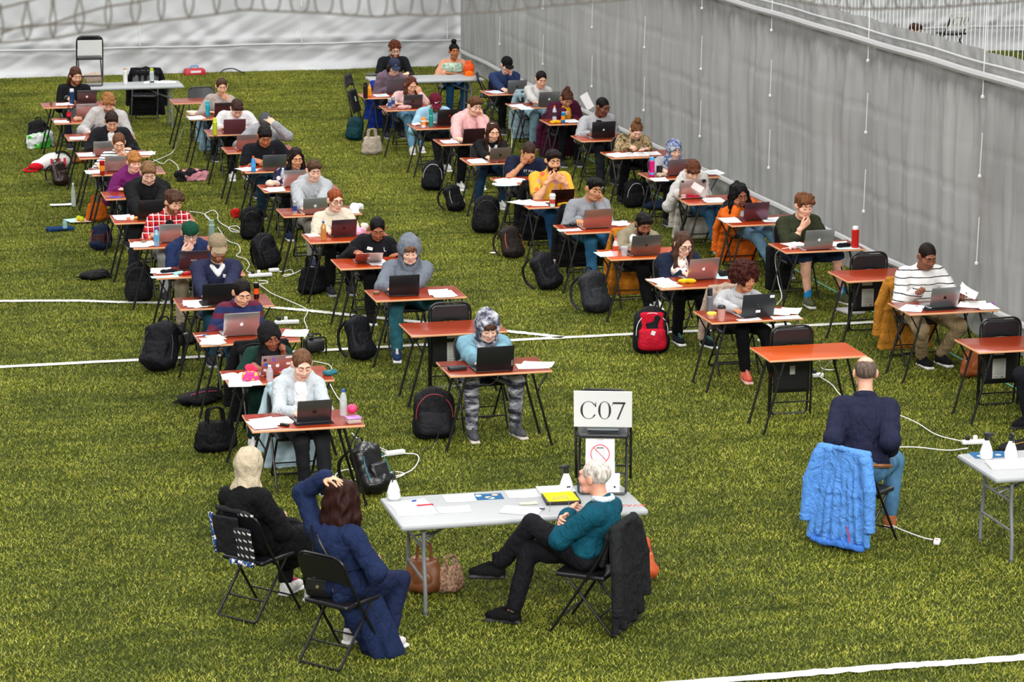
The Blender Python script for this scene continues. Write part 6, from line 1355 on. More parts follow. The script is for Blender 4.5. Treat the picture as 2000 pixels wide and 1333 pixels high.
# stage box and bag by the back wall
rb = empty('case', G(380, 146), .1); tag(rb, 'red case with blue handle by the back wall', 'case'); link('case_body', MB().box((0, 0, .06), (.42, .25, .12), bev=.02, top=(.9, .85)).mesh('case_body', [plain('#c01f30', .45)]), rb); link('label', MB().box((0, -.118, .07), (.2, .01, .04)).mesh('label', [paper('#e8e4e6')]), rb); link('handle', MB().tube([(-.08, 0, .12), (-.06, 0, .17), (.06, 0, .17), (.08, 0, .12)], .012, 6).mesh('handle', [plain('#3b8fd0', .4)]), rb)
cable([(430, 143), (438, 136, .1), (455, 134, .12), (470, 140, .03), (478, 143)], 'black cable coil by the back wall', .012, '#1c1d1f', 'black_cable')
# ------------------------------------------------------------------ what lies on the desks
W_ = {'A1': 'woman in the pale zip hoodie', 'A2': 'woman in the black headscarf', 'A3': 'woman in the striped jumper', 'A4': 'man in the khaki cap', 'A5': 'student in the green cap', 'A6': 'man in the checked shirt', 'A7': 'man in the black hoodie'}
papers(520, 828, 'the woman in the pale zip hoodie', 3, yaw=3); stack(545, 824, 'pile of lined paper left of the front desk laptop', '#f4efe8', .21, .2, 4, 6)
cp = link('binder_clip', MB().box((0, 0, .012), (.09, .03, .024), bev=.006).tube([(-.02, 0, .02), (0, -.03, .03), (.02, 0, .02)], .003, 5).mesh('binder_clip', [plain('#1c1c20', .3)]), None, G(556, 833, TZ), (0, 0, rad(-50))); tag(cp, 'black stapler beside the pile of lined paper', 'stapler')
slv = link('laptop_sleeve', MB().box((0, .1, .006), (.34, .25, .01), bev=.004).mesh('laptop_sleeve', [cloth('#1a1a1e')]), None, G(614, 829, TZ)-arr(0, 0, .006), (0, 0, rad(3))); tag(slv, 'black sleeve under the laptop on the front desk', 'sleeve')
pet_bottle(671, 812, 'clear water bottle with blue cap beside the pink apple box', '#1c55c0', '#dfe8ec', None, .235)
lb = empty('lunch_box', G(690, 826, TZ), .1); tag(lb, 'clear lunch box with lilac lid under the pink apple', 'box'); link('tub', MB().box((0, 0, .02), (.12, .1, .04), bev=.01).mesh('tub', [glassy('#e6ccc6', .6)]), lb); link('lid', MB().box((0, 0, .046), (.13, .11, .012), bev=.005).mesh('lid', [plain('#b583c4', .4)]), lb)
ap = empty('apple_container', G(688, 819, TZ)+arr(0, 0, .053)); tag(ap, 'pink apple shaped container on the lilac lunch box', 'container'); link('body', soft('body', [E((0, 0, .04), (.046, .046, .042)), E((0, 0, .088), (.012, .012, .014), sub=True, k=.02)], [plain('#e8366c', .3)], .007, .01), ap); link('stem', MB().tube([(0, 0, .07), (.004, 0, .1)], .004, 6).mesh('stem', [plain('#7a2a40', .5)]), ap)
open_book(466, 737, 'open notebook on the desk of the woman in black headscarf', -4, w=.15, h=.2); papers(472, 750, 'the woman in the black headscarf', 2, yaw=4)
pouch(490, 744, 'pink and orange fruit print pouch on the desk in black headscarf row', '#e8743a', (.085, .045, .045), 8, TZ, 'pencil_pouch', '#e8487a', mat=floral('#d8438a', ('#f0c23a', '#f08a2a', '#f6dc7a'), 28, .9))
hd2 = link('crimson_cloth', soft('crimson_cloth', [E((0, 0, .03), (.05, .035, .035)), E((.02, 0, .01), (.05, .03, .02))], [cloth('#e83a5c')], .008, .02, (.004, 50, 1.)), None, G(489, 741, TZ)+arr(0, .01, .075)); tag(hd2, 'crimson scrunched cloth on top of the fruit print pouch', 'cloth')
pet_bottle(527, 745, 'small clear spray bottle beside the fruit print pouch', '#f2f2f2', '#d9d2da', None, .15)
pouch(645, 732, 'teal cloth folded at the right desk end of the headscarf woman', '#2f6a76', (.07, .05, .02), 20, TZ, 'folded_cloth')
papers(421, 668, 'the woman in the striped jumper', 2, ('#e6f2f4', '#f8f8f6'), 3); stack(421, 661, 'cream notebook on the desk of the woman in striped jumper', '#efdccb', .15, .2, 3, 14); pen(391, 657, 'blue pen on the desk of the woman in striped jumper', '#1f6fc0', 20); papers(578, 652, 'the woman in the striped jumper', 2, yaw=-8)
papers(382, 595, 'the man in the khaki cap', 3, ('#f6f6f6', '#e9f0ee', '#f3e9e6'), 4); can(501, 583, 'black energy drink can with flame print by the khaki cap man', '#1a1416', '#e0501c', .168, .029)
papers(313, 530, 'the student in the green cap', 2, yaw=2); sheet_(322, 541, 'cyan sheet hanging over the desk edge of green cap student', '#bfe4e6', 3, .3, .12); pouch(330, 533, 'black pencil case on the desk of the student in green cap', '#1a1b1e', (.1, .03, .02), 8, TZ); pouch(349, 537, 'mint crumpled tissue pack before the student in green cap', '#9fd6d2', (.06, .03, .018), 12, TZ, 'tissue_pack'); pouch(366, 536, 'red and white pencil pouch before the student in green cap', '#b02a2e', (.07, .035, .015), 15, TZ, 'red_pouch')
flask(414, 478, 'sage green flask at right desk end of the checked shirt man', '#86a394', '#7a9686', .29, .037)
papers(276, 478, 'the man in the red checked shirt', 3, yaw=6); pet_bottle(306, 481, 'blue labelled water bottle on the checked shirt desk', '#2050c8', '#8fc0d8', '#5fa8d0', .22, a=.7); puck = lambda px, py, l: thing_lathe('tin', 'tin', px, py, l, [('box', [(.033, 0), (.034, .003), (.034, .012)], plain('#5a4632', .5)), ('lid', [(.035, .012), (.035, .022), (.031, .025)], plain('#7d6850', .45))])
puck(281, 475, 'round brown tin on papers of the checked shirt man'); puck(735, 574, 'round brown tin on the desk of the man with hood up')
papers(242, 426, 'the man in the black hoodie', 2, yaw=3); sk_ = empty('snack_roll', G(262, 429, TZ), .06); tag(sk_, 'orange striped snack roll before the man in black hoodie', 'snack')
for i, cc in enumerate(('#e8743a', '#f2e6d8', '#e8a02a', '#3aa05a')): link('wrapper', MB().tube([(-.09+i*.045, 0, .017), (-.05+i*.045, 0, .017)], .017, 8).mesh('wrapper', [plain(cc, .4)]), sk_)
ph = link('phone', MB().box((0, 0, .004), (.075, .15, .008), bev=.003).mesh('phone', [plain('#4a5ac8', .2)]), None, G(226, 386, TZ), (0, 0, 1.2)); tag(ph, 'blue phone on the desk of the boy in purple', 'phone')
can(200, 342, 'tall red and yellow can beside the striped top girl', '#c8261c', '#e88a2a', .2, .033); sheet_(182, 336, 'white sheet on the desk of the striped top girl')
papers(172, 303, 'the man in the black jacket', 3, ('#f6f6f6', '#bfe4e6', '#f6f6f6'), 2); papers(285, 300, 'the man in the black jacket', 2)
papers(152, 270, 'the ginger man in pale jacket', 2)
papers(120, 238, 'nobody beside the cola bottle', 2, ('#cfe8ea', '#f2f2f0')); cb = pet_bottle(135, 237, 'cola bottle with red label on the unattended desk', '#b01c24', '#2a1410', '#c81c28', .25, a=.95); pouch(152, 236, 'brown bread roll bag beside the cola bottle', '#c9a184', (.07, .035, .03), 10, TZ, 'bread_bag')
papers(123, 205, 'the long haired bearded man', 2); flask(141, 203, 'dark blue flask with white lid before the long haired man', '#1c3a66', '#dfe4e8', .24, .04, lidh=.045); thing_lathe('small_cup', 'cup', 100, 204, 'small dark cup on the far left desk', [('cup', [(.02, 0), (.026, .05), (.022, .052)], plain('#6a5a4a', .5))])
# column B
pb = empty('power_adapter', G(893, 723, TZ), .12); tag(pb, 'black power adapter beside the large black laptop', 'adapter'); link('brick', MB().box((0, 0, .018), (.17, .075, .035), bev=.006).mesh('brick', [plain('#1b1b1e', .5)]), pb); link('lead', MB().tube(smooth_path([(.085, 0, .018), (.12, .02, .01), (.18, .06, .006), (.26, .07, .006)], 5), .003, 5).mesh('lead', [plain('#141416', .5)]), pb)
sheet_(1040, 716, 'white sheet on the right of the denim jacket desk', w=.297, h=.21, yaw=-6); sheet_(1050, 712, 'upper tilted white sheet at right end of the denim jacket desk', w=.297, h=.21, yaw=-24, dz=.003)
cable([(893, 722, .75), (862, 716, .75), (850, 735, .5), (848, 790, .25), (856, 850, .1), (830, 880, .02), (790, 888, .02)], 'black laptop cable running down past the big backpack', .004, '#26262a', 'laptop_cable')
cable([(968, 729, .745), (972, 738, .7), (955, 752, .6), (915, 748, .6), (898, 735, .7), (896, 728, .745)], 'grey cable looping under the desk of the denim jacket student', .004, '#55555a', 'laptop_cable')
papers(868, 575, 'the man with the grey hood up', 4, yaw=-10, spread=.05); cable([(793, 581, .745), (796, 586, .7), (790, 600, .6), (778, 628, .45)], 'dark laptop cable under the desk of the hooded man', .004, '#3a3a40', 'laptop_cable')
papers(735, 515, 'the student in the black sweatshirt', 2, yaw=12)
stack(611, 461, 'pink covered notebook on the cream fleece desk', '#e9c6be', .15, .2, 3, 4); pet_bottle(632, 469, 'bottle of amber tea with blue cap', '#2a5fc0', '#c98a3a', None, .225, a=.75); pouch(702, 458, 'pink crumpled cloth beside the plum laptop', '#e0a8c4', (.085, .06, .04), 20, TZ, 'pink_cloth', '#e8c0d4', .008); pouch(712, 447, 'cream fluffy ball on the desk of the red haired woman', '#ead8cc', (.045, .045, .035), 0, TZ, 'scrunchie')
can(576, 419, 'silver and blue energy drink can by the light grey hoodie man', '#b9bcc4', '#26408f', .168, .028); ph = link('phone', MB().box((0, 0, .004), (.075, .15, .008), bev=.003).mesh('phone', [plain('#d8742a', .3)]), None, G(583, 420, TZ), (0, 0, 1.45)); tag(ph, 'orange cased phone before the light grey hoodie man', 'phone')
papers(690, 413, 'the man in the light grey hoodie', 2, yaw=-12); pouch(697, 410, 'white plastic bag at the desk end of light grey hoodie man', '#efefec', (.09, .06, .04), 10, TZ, 'plastic_bag', '#e2e2e2', .008)
papers(536, 371, 'the long haired woman in navy floral', 2, yaw=5); pouch(533, 363, 'crumpled bread bag beside the navy floral woman', '#d9c2ae', (.1, .05, .035), 5, TZ, 'bread_bag', '#6a9cc0', .008); pet_bottle(553, 358, 'clear water bottle before the navy floral woman', '#e8e8ea', '#e4e6ea', None, .2)
pet_bottle(495, 336, 'blue sports drink with orange cap before the black polo man', '#e8641c', '#2a90d8', '#4aa8e8', .215, a=.85); papers(485, 332, 'the man in the black polo', 2, yaw=8); pen(505, 331, 'pink marker pen before the black polo man', '#e83a7c', 30)
flask(420, 264, 'yellow green flask before the white sweatshirt man', '#c3cf24', '#d2dc3a', .25, .034)
thing_lathe('bowl', 'bowl', 375, 226, 'cream bowl on the desk of the beige jumper woman', [('bowl', [(.035, 0), (.06, .01), (.085, .055), (.088, .068), (.08, .066), (.055, .02)], plain('#e8dcc4', .45))]); flask(406, 227, 'teal flask before the woman in beige jumper', '#1fa0b0', '#2aa8b8', .23, .035); papers(385, 230, 'the woman in the beige jumper', 3, ('#f8f4f2', '#f4eeec', '#f8f8f8'), 5); pet_bottle(448, 215, 'dark capped bottle before the woman in beige jumper', '#1c1c22', '#c9d2da', None, .2)
# column C
cup(1409, 627, 'pink smoothie cup with black lid on the curly haired desk', '#d79a92', '#17171a', .13, .042); cu_ = empty('fruit_tub', G(1390, 622, TZ)); tag(cu_, 'clear fruit tub with yellow lid beside the smoothie cup', 'tub'); link('tub', MB().lathe([(.04, 0), (.05, .035), (.05, .04)], n=12).mesh('tub', [plain('#e3b09a', .4)]), cu_); link('lid', MB().lathe([(.052, .04), (.052, .055), (.045, .062)], n=12).mesh('lid', [plain('#efd44a', .35)]), cu_)
flask(1386, 608, 'grey sports bottle on the curly haired desk', '#70757c', '#22252a', .24, .034, lidh=.08)
sheet_(1463, 625, 'white sheet before the dark laptop of the curly haired woman', w=.25, h=.1, yaw=4); sheet_(1535, 621, 'white sheet at the front right of the curly haired desk', w=.297, h=.15, yaw=-3); papers(1530, 610, 'the curly haired woman', 3, yaw=-20)
papers(1296, 550, 'the woman in the navy coat', 3, ('#f4f6f6', '#a8d8e2', '#f6f6f6'), 12, .03); stack(1306, 560, 'beige folder on the navy coat desk', '#d9cfba', .24, .18, 3, 16); pouch(1342, 553, 'yellow pencil case on the navy coat desk', '#e8bc1c', (.1, .03, .022), -12, TZ); sheet_(1408, 540, 'cyan sheet at right end of the navy coat desk', '#bfe4ea', -20); pouch(1413, 539, 'black round case at right end of the navy coat desk', '#17171a', (.055, .05, .03), 0, TZ, 'round_case')
pet_bottle(1202, 500, 'smoothie bottle with red print before the khaki sweatshirt man', '#e8606c', '#e8c6bc', '#c8452c', .2, a=.95); thing_lathe('berry_cup', 'cup', 1219, 500, 'clear cup of dark berries before the khaki sweatshirt man', [('cup', [(.032, 0), (.042, .1), (.043, .105)], glassy('#e4e6ee', .5)), ('berries', [(.03, .003), (.038, .08), (.02, .09)], blotch(('#2a2438', '#4a3a5c', '#e0dce4'), 60))]); sheet_(1183, 497, 'pale cyan sheet on the khaki sweatshirt desk', '#cdeaf0', 0)
mp = link('mouse_mat', MB().box((0, 0, .0015), (.24, .19, .003), bev=.001).mesh('mouse_mat', [cloth('#141416')]), None, G(1122, 441, TZ)); tag(mp, 'black mouse mat on the grey jumper desk', 'mouse mat'); mo = link('computer_mouse', soft('computer_mouse', [E((0, 0, .012), (.032, .055, .022)), B((0, 0, -.1), (.2, .2, .1), .001, sub=True, k=.003)], [plain('#17171a', .35)], .006, .01), None, G(1117, 440, TZ+.003)); tag(mo, 'black computer mouse under the hand of the grey jumper man', 'mouse')
sheet_(1112, 450, 'pale cyan sheet at desk edge of the grey jumper man', '#cdeaf0', 0, .28, .14); papers(1206, 437, 'the man in the grey jumper', 2)
papers(1030, 397, 'the man in the yellow shirt', 3, yaw=14, spread=.06); papers(1053, 399, 'the man in the yellow shirt', 2, yaw=-10); cup(1079, 405, 'cup with red and black confetti print before the yellow shirt man', '#f0ece8', '#f0ece8', .14, .04, band='#c84a3a'); pouch(1100, 402, 'yellow pencil case before the yellow shirt man', '#e8b81c', (.08, .028, .022), -8, TZ)
open_book(998, 354, 'open book read by the balding man', -4); sheet_(988, 362, 'cyan sheet hanging from the desk of the balding man', '#c3ecee', -6, .3, .16, .02); sheet_(984, 360, 'paler cyan sheet under the hanging one by the balding man', '#d3f0f0', -14, .3, .16, .012)
papers(925, 316, 'the long haired woman in black', 3, yaw=6, spread=.05); papers(952, 315, 'the long haired woman in black', 2); pen(938, 311, 'blue pen on papers of the long haired woman in black', '#2a6fd0', 10)
papers(880, 278, 'the man in the pink hoodie', 3, yaw=-3, spread=.04); stack(895, 275, 'exam booklet on the pink hoodie desk', '#f2efee', .2, .25, 4, -6)
cup(827, 249, 'white cup with orange lid before the burgundy cap man', '#f0ece6', '#ee8a1c', .12, .042, band='#ee9a2c'); flask(842, 247, 'teal sports bottle before the burgundy cap man', '#2a9c92', '#1f8a80', .26, .036, lidh=.09); pouch(813, 245, 'white tissue pack on the burgundy cap desk', '#f0eeec', (.07, .04, .018), 10, TZ, 'tissue_pack')
can(761, 213, 'blue and silver energy drink can by the pink jumper woman', '#c4c8ce', '#27488f', .17, .03); can(768, 209, 'second blue and silver can touching the first one', '#c4c8ce', '#27488f', .17, .03); pouch(790, 213, 'folded pink scarf on the desk of the pink jumper woman', '#d8a8a6', (.12, .05, .03), 5, TZ, 'folded_scarf')
flask(714, 192, 'dark brown flask on the navy cap desk', '#2a1616', '#1a1214', .26, .037); pet_bottle(722, 188, 'orange juice bottle with straw beside the dark flask', '#f0a020', '#f09a1c', None, .2, a=.95); papers(745, 187, 'the student in the navy cap', 2, ('#f4f4f2', '#cfe6ea'), 4); can(781, 172, 'orange can standing beside the charcoal laptop', '#f08a14', '#f4c02a', .12, .033)
# column D
papers(1792, 605, 'the man in the white striped jumper', 2, yaw=-14, spread=.05); papers(1899, 597, 'the man in the white striped jumper', 3, yaw=-16, spread=.04); slv = link('laptop_sleeve', MB().box((0, .1, .005), (.37, .27, .009), bev=.004).mesh('laptop_sleeve', [cloth('#17171a')]), None, G(1838, 605, TZ)-arr(0, 0, .004), (0, 0, rad(4))); tag(slv, 'black sleeve under the laptop of the white striped jumper man', 'sleeve'); sheet_(1925, 598, 'purple edged folder under papers of the striped jumper man', '#8a4aa0', -14, dz=-.0)
pn2 = INFO[CH['D2L']]; hs = pn2['hands'][1]; pg = link('held_papers', sheet_mesh(.13, .2, .03, 0), pn2['root'], hs[1]+arr(.04, -.12, .02), (rad(25), rad(-25), rad(50)), [paper('#f4f4f4')]); tag(pg, 'loose sheets held up in hand of the striped jumper man', 'paper')
w0 = pn2['root'].matrix_basis@Vector(pg.location); pg.parent = None; pg.location = w0
sheet_(1640, 477, 'white sheet behind the glasses case on the olive jumper desk', yaw=-10); papers(1557, 479, 'the man in the olive jumper', 2, yaw=6); sheet_(1655, 485, 'pale cyan sheet under the red bottle', '#d3f0f2', -4, .28, .14); flask(1670, 484, 'tall red sports bottle with white lid on the olive jumper desk', '#c81f14', '#f2efee', .25, .042, lidh=.035); pouch(1648, 483, 'black glasses case on the olive jumper desk', '#141518', (.09, .03, .025), 6, TZ, 'glasses_case'); pouch(1547, 487, 'crumpled clear wrapper on the olive jumper desk', '#d9c8c4', (.05, .03, .02), 10, TZ, 'wrapper', '#e2e2e2', .008)
papers(1432, 431, 'the woman in the orange cardigan', 2, yaw=-8); papers(1512, 430, 'the woman in the orange cardigan', 2)
papers(1392, 392, 'the student in the white hoodie', 3, yaw=-10, spread=.04); papers(1393, 338, 'the woman in the patterned headscarf', 2, yaw=-6); sheet_(1288, 351, 'white sheet on the patterned headscarf desk', yaw=-5); flask(1273, 345, 'magenta bottle with blue lid on the patterned headscarf desk', '#d8187c', '#4aa8dc', .26, .037, lidh=.045, band='#4aa8dc')
mg = empty('mug', G(1288, 339, TZ), .2); tag(mg, 'black mug before the woman in patterned headscarf', 'mug'); link('body', MB().lathe([(.038, 0), (.041, .004), (.041, .1), (.037, .1), (.036, .02)], n=16).mesh('body', [plain('#131315', .4)]), mg); link('handle', MB().tube(smooth_path([(.04, 0, .08), (.07, 0, .075), (.07, 0, .03), (.04, 0, .025)], 5), .006, 6).mesh('handle', [plain('#131315', .4)]), mg)
pouch(1292, 345, 'crumpled snack bag beside the black mug', '#b9a892', (.07, .04, .025), 8, TZ, 'snack_bag', '#8a7a6a', .008)
papers(1208, 304, 'the student with green streaked hair', 3, yaw=4, spread=.05); open_book(1240, 303, 'open booklet under the hands of the green streaked student', -3, w=.17); papers(1275, 300, 'the student with green streaked hair', 1)
pet_bottle(1083, 236, 'orange capped drink bottle before the burgundy coat woman', '#f07a1c', '#d9dde2', '#33363c', .23, a=.7); can(1100, 240, 'blue and orange can before the burgundy coat woman', '#2a9ad0', '#f0902a', .168, .03); pouch(1085, 241, 'yellow pouch on the burgundy coat desk', '#f0b41c', (.09, .028, .022), 4, TZ); papers(1118, 237, 'the woman in the burgundy coat', 2); hp2 = sheet_(0, 0, 'white booklet held upright beside the burgundy coat woman', z=.98, at=GV(1146, 208, 41.05), bend=.02, w=.14, h=.25); hp2.rotation_euler = (rad(75), rad(-25), rad(20))
papers(1010, 207, 'the woman in the pale grey jumper', 2, ('#e8dcdc', '#f4f4f4'), 8, .02); sheet_(1026, 212, 'pale cyan sheet on the pale grey jumper desk', '#d6ecee')
papers(966, 181, 'the man in the black cap', 3, ('#c2d4ee', '#f2f2f4', '#dfe8f4'), 6, .03)
# stickers and prints
def lid_of(key):
    q = CH[key+'lap']; best = min((o for o in bpy.data.objects if o.name.startswith('laptop') and o.type == 'EMPTY'), key=lambda o: (o.location-Vector(q)).length)
    return [c for c in best.children if c.name.startswith('lid')][0]
def sticker(key, x, z, w, h, col, a=0.):
    link('sticker', MB().box((0, 0, 0), (w, .0012, h), ry(rad(a))).mesh('sticker', [paper(col)]), lid_of(key), (x, -.0044, z))
for a in ((-.12, .17, .03, .025, '#2a2a2e'), (-.11, .12, .03, .03, '#3a6ac0', 45), (-.115, .06, .03, .025, '#e0e0e4', 20), (-.04, .17, .03, .04, '#8a5ab0'), (.1, .19, .06, .02, '#e9e6e2', -4), (.1, .12, .04, .025, '#e6dcd8'), (.05, .05, .07, .02, '#c02a6a', 3), (.05, .03, .07, .012, '#f0a02a', 3), (.08, .015, .05, .015, '#c81c2a', 3)): sticker('A2', *a)
for a in ((-.14, .225, .03, .03, '#2a2a2c'), (.14, .22, .045, .045, '#202024', 45), (-.12, .03, .06, .045, '#e8e2de'), (-.03, .03, .09, .035, '#b81c3a', 8), (.05, .025, .07, .025, '#c02440', -6), (.06, .14, .16, .085, '#f6f6f4', 32)): sticker('D6', *a)
text_on(lid_of('D6'), 'sticker_lettering', 'WHY', .04, (-.12, -.0056, .016), '#8a1420')
for a in ((.14, .215, .05, .03, '#f2f2f2'), (0, .06, .05, .028, '#f2f2f2')): sticker('C1', *a)
def chest(key, s, size, x, fr, col, nm='chest_print'):
    i = INFO[CH[key+'L']]; pt, n = tv_near(i['V'], i['Nn'], i['P'](x, -.13, fr+.15), i['b']); R_ = np.stack([i['xx'], np.cross(n, i['xx'])*-1, n], 1)
    up = nrm(i['t']-n*(i['t']@n)); xa = np.cross(up, n); o = text_on(i['root'], nm, s, size, pt+n*.03, col); o.rotation_euler = Matrix(np.stack([xa, up, n], 1).tolist()).to_euler()
chest('B4', 'L', .07, .075, .6, '#e9e9e9'); chest('A7', 'BREAKAWAY', .035, .0, .45, '#3a3a40'); chest('C6', 'ST PAUL', .05, .02, .52, '#f0f0f0'); chest('C6', 'since 1982', .025, .02, .43, '#3aa88a'); chest('D6', 'WASHINGTON', .025, .0, .45, '#33333a'); chest('C4', 'SAVANNAH', .03, 0, .33, '#3a7a4a'); chest('D9', 'DUDE', .03, .02, .5, '#e0e0e0')
def cap_text(key, s, size, col, back=False):
    r = INFO[CH[key+'L']]['root']; c_ = [o for o in r.children if o.name.startswith('cap')][0]
    if back: text_on(c_, 'cap_print', s, size, (0, .113, .05), col, rot=(PI/2-.45, 0, PI))
    else: text_on(c_, 'cap_print', s, size, (0, -.097, .07), col, rot=(PI/2-.5, 0, 0))
cap_text('A5', 'UO', .03, '#e0b83a', True); cap_text('C11', 'nike', .018, '#d0d4da')
r = INFO[CH['C9L']]['root']; c_ = [o for o in r.children if o.name.startswith('cap')][0]
link('tick_emblem', MB().prism([(-.03, .005), (-.012, -.012), (.04, .02), (-.008, -.002), (-.022, .014)], 0, .002, R=rx(PI/2-.5)).mesh('tick_emblem', [WHITE]), c_, (0, -.1, .075))
r = INFO[CH['C10L']]; sg = link('sunglasses', glasses_mesh(), r['root'], r['Hd']+arr(0, .02, .075), (rad(-40+26), 0, rad(10)), [plain('#0e0e10', .2)])
r = INFO[CH['C7L']]; link('hair_clip', MB().box((0, 0, 0), (.05, .012, .012), rz(-.4)).mesh('hair_clip', [plain('#e8d8a8', .4)]), r['root'], r['Hd']+arr(-.02, -.045, .118))
for kk, col in (('B8', '#c03a4c'),): chest(kk, 'p', .025, .085, .62, col)
# ---- clothes over chairs
for k, l, col, kd, s in (('A1', 'pale denim jacket over the chair of the pale zip hoodie woman', denim('#b2c8d2'), 'long', (.95, 1.0, 1.0)), ('D2', 'mustard jacket with navy lining over chair of striped jumper man', cloth('#b5792a'), 'long', (1.15, 1.1, 1.0)),
                         ('C3', 'mustard coat over the chair of the khaki sweatshirt man', cloth('#b8701c'), 'long', (.9, 1.0, 1.0)), ('D6', 'cream jacket over the chair of the white hoodie student', cloth('#b5afa4'), 'long', (.95, 1.0, 1.0)), ('B11', 'pale denim jacket on the chair of the beige jumper woman', denim('#8fb0c4'), 'long', (1., 1., .95)),
                         ('C11', 'royal blue jacket over the chair of the navy cap student', cloth('#1c3a9c'), 'long', (1.1, 1.1, 1.0)), ('C4', 'black jacket over the chair of the grey jumper man', cloth('#17171a'), 'long', (1.15, 1.1, 1.0)), ('C5', 'black coat over the chair of the yellow shirt man', cloth('#141417'), 'long', (1.15, 1.1, 1.0)), ('A2', 'black coat over the chair of the black headscarf woman', cloth('#151517'), 'long', (1.15, 1.15, 1.)),
                         ('D11', 'pale blue coat over the chair of the pale grey jumper woman', cloth('#93abb5'), 'long', (1.1, 1.1, 1.)), ('C1', 'beige cardigan over the chair of the curly haired woman', cloth('#b59c8a'), 'short', (.9, 1., 1.)), ('D5', 'orange cardigan tails hanging over the chair of orange cardigan woman', cloth('#d8661c'), 'long', (1.0, 1.0, .86)), ('D10', 'burgundy coat tails over the chair of burgundy coat woman', cloth('#46142c'), 'long', (1.1, 1.1, .85))):
    jacket(CH[k], l, None, kd, s, mat=col)
# ---- bags on the turf
NV = dict(kind='up', col='#141416')
bag(72, 286, 'black backpack lying by the far left desk row', 'slump', '#141417', size=1.35, yaw=-20)
pouch(75, 290, 'green and white plastic shopping bag before the black backpack', '#3ac02a', (.2, .1, .12), 15, .01, 'plastic_bag', '#e8ece8', .012, mat=blotch(('#e8ece8', '#e2e8e4', '#4cc83a', '#3aa82a'), 5)); pouch(93, 286, 'grey carrier bag beside the green shopping bag', '#c6ccd0', (.11, .09, .13), 0, .01, 'carrier_bag', '#c0c4c8', .012)
rkb = empty('racket_bag', G(108, 331, .01), rad(12)); tag(rkb, 'white racket bag with red letters and red straps', 'bag'); link('body', soft('body', [E((0, 0, .13), (.24, .1, .13)), E((-.22, 0, .09), (.16, .07, .08))], [plain('#efeeec', .4)], .013, .04), rkb); link('trim', MB().tube(smooth_path([(-.2, -.1, .03), (-.05, -.115, .02), (.15, -.1, .03), (.25, -.02, .12), (.15, -.04, .26), (0, -.05, .26)], 5), .018, 6).mesh('trim', [plain('#1a1a1c', .5)]), rkb)
link('red_pocket', soft('red_pocket', [E((-.3, -.03, .07), (.12, .07, .06))], [cloth('#d01a2a')], .011, .02), rkb); link('red_strap', MB().tube(smooth_path([(-.36, 0, .06), (-.5, -.05, .03), (-.46, -.16, .02), (-.32, -.14, .02)], 5), .016, 6).mesh('red_strap', [cloth('#d01a2a')]), rkb); text_on(rkb, 'letters', 'HH', .17, (.02, -.125, .06), '#c8142a', rot=(PI/2-.25, 0, 0), font_bold=True)
bag(118, 362, 'dark brown leather satchel by the third last left desk', 'slump', '#2a1a16', size=1.1, yaw=30, name='leather_satchel', mat=vinyl('#2b1a17')); bag(150, 318, 'tan cloth bag behind the racket bag', 'flat', '#9a5a24', size=.9, name='cloth_bag')
pet_bottle(144, 403, 'large empty plastic bottle standing on the turf', '#e6e6e6', '#dfe8e4', None, .33, .012, .35); sheet_(119, 400, 'white sheet lying on the turf beside the plastic bottle', z=.03, w=.3, h=.14, yaw=-3)
papers(155, 432, 'nobody on the turf by tennis balls', 2, ('#bfe4e2', '#f0c8b8'), 10, .05, z=.03)
for i, (x, y) in enumerate(((154, 431), (160, 433))): tb_ = link('tennis_ball', soft('tennis_ball', [E((0, 0, .034), .036)], [cloth('#d4d62a')], .008, .01), None, G(x, y, .035)); tag(tb_, ('left', 'right')[i]+' one of two yellow tennis balls lying on papers', 'tennis ball', 'two tennis balls on the turf')
pouch(117, 450, 'navy blue cloth lying flat on the turf', '#16355e', (.2, .1, .025), 8, .012, 'navy_cloth', '#16355e', .006); pet_bottle(127, 446, 'small clear cup bottle on the navy cloth', '#bfe0e4', '#a8d4d8', None, .12, .065)
bag(190, 432, 'orange tote bag hanging low beside the checked shirt row', 'tote', '#c8641c', size=1.15, yaw=15, name='tote_bag'); bag(196, 488, 'navy and brown bag with red straps under the left desks', 'slump', '#17203a', '#3a201c', '#d02a3a', 1.05, -15); bag(185, 545, 'small black bag lying alone on the turf at left', 'flat', '#141416', size=1.05, yaw=-5, name='pouch_bag')
bag(272, 588, 'upright black backpack on the white line at left', 'up', '#141417', '#1a1a1e', size=1.35, yaw=-12, lean=(-8, 0)); pouch(374, 353, 'pink and black jacket bundle on the turf between columns', '#d08a94', (.26, .1, .09), 4, .01, 'jacket_bundle', '#17171a', .012, mat=blotch(('#1a1a1d', '#1a1a1d', '#d68c98', '#e09aa6'), 4))
bag(313, 722, 'large black backpack lying by the white line at left', 'slump', '#17171b', size=1.6, yaw=-25); bag(362, 672, 'black bag behind the large backpack at left', 'flat', '#151518', size=1.0, yaw=0, name='black_bag')
bag(392, 788, 'black bag with pink cords under the headscarf desk', 'flat', '#151517', None, '#e0487a', 1.35, 10, name='sports_bag'); bag(422, 882, 'black cloth tote standing on the turf at left', 'tote', '#131315', size=1.35, yaw=8, name='tote_bag', sx=1.1)
bag(727, 962, 'shiny black leather backpack beside the front desk', 'slump', '#141416', None, '#2a8aa0', 1.4, 40, mat=vinyl('#17171a', .3)); bag(848, 857, 'large black backpack with many pockets beside the denim student', 'up', '#17171a', '#202024', '#a83038', 1.45, -8, lean=(-10, 0), sx=1.15)
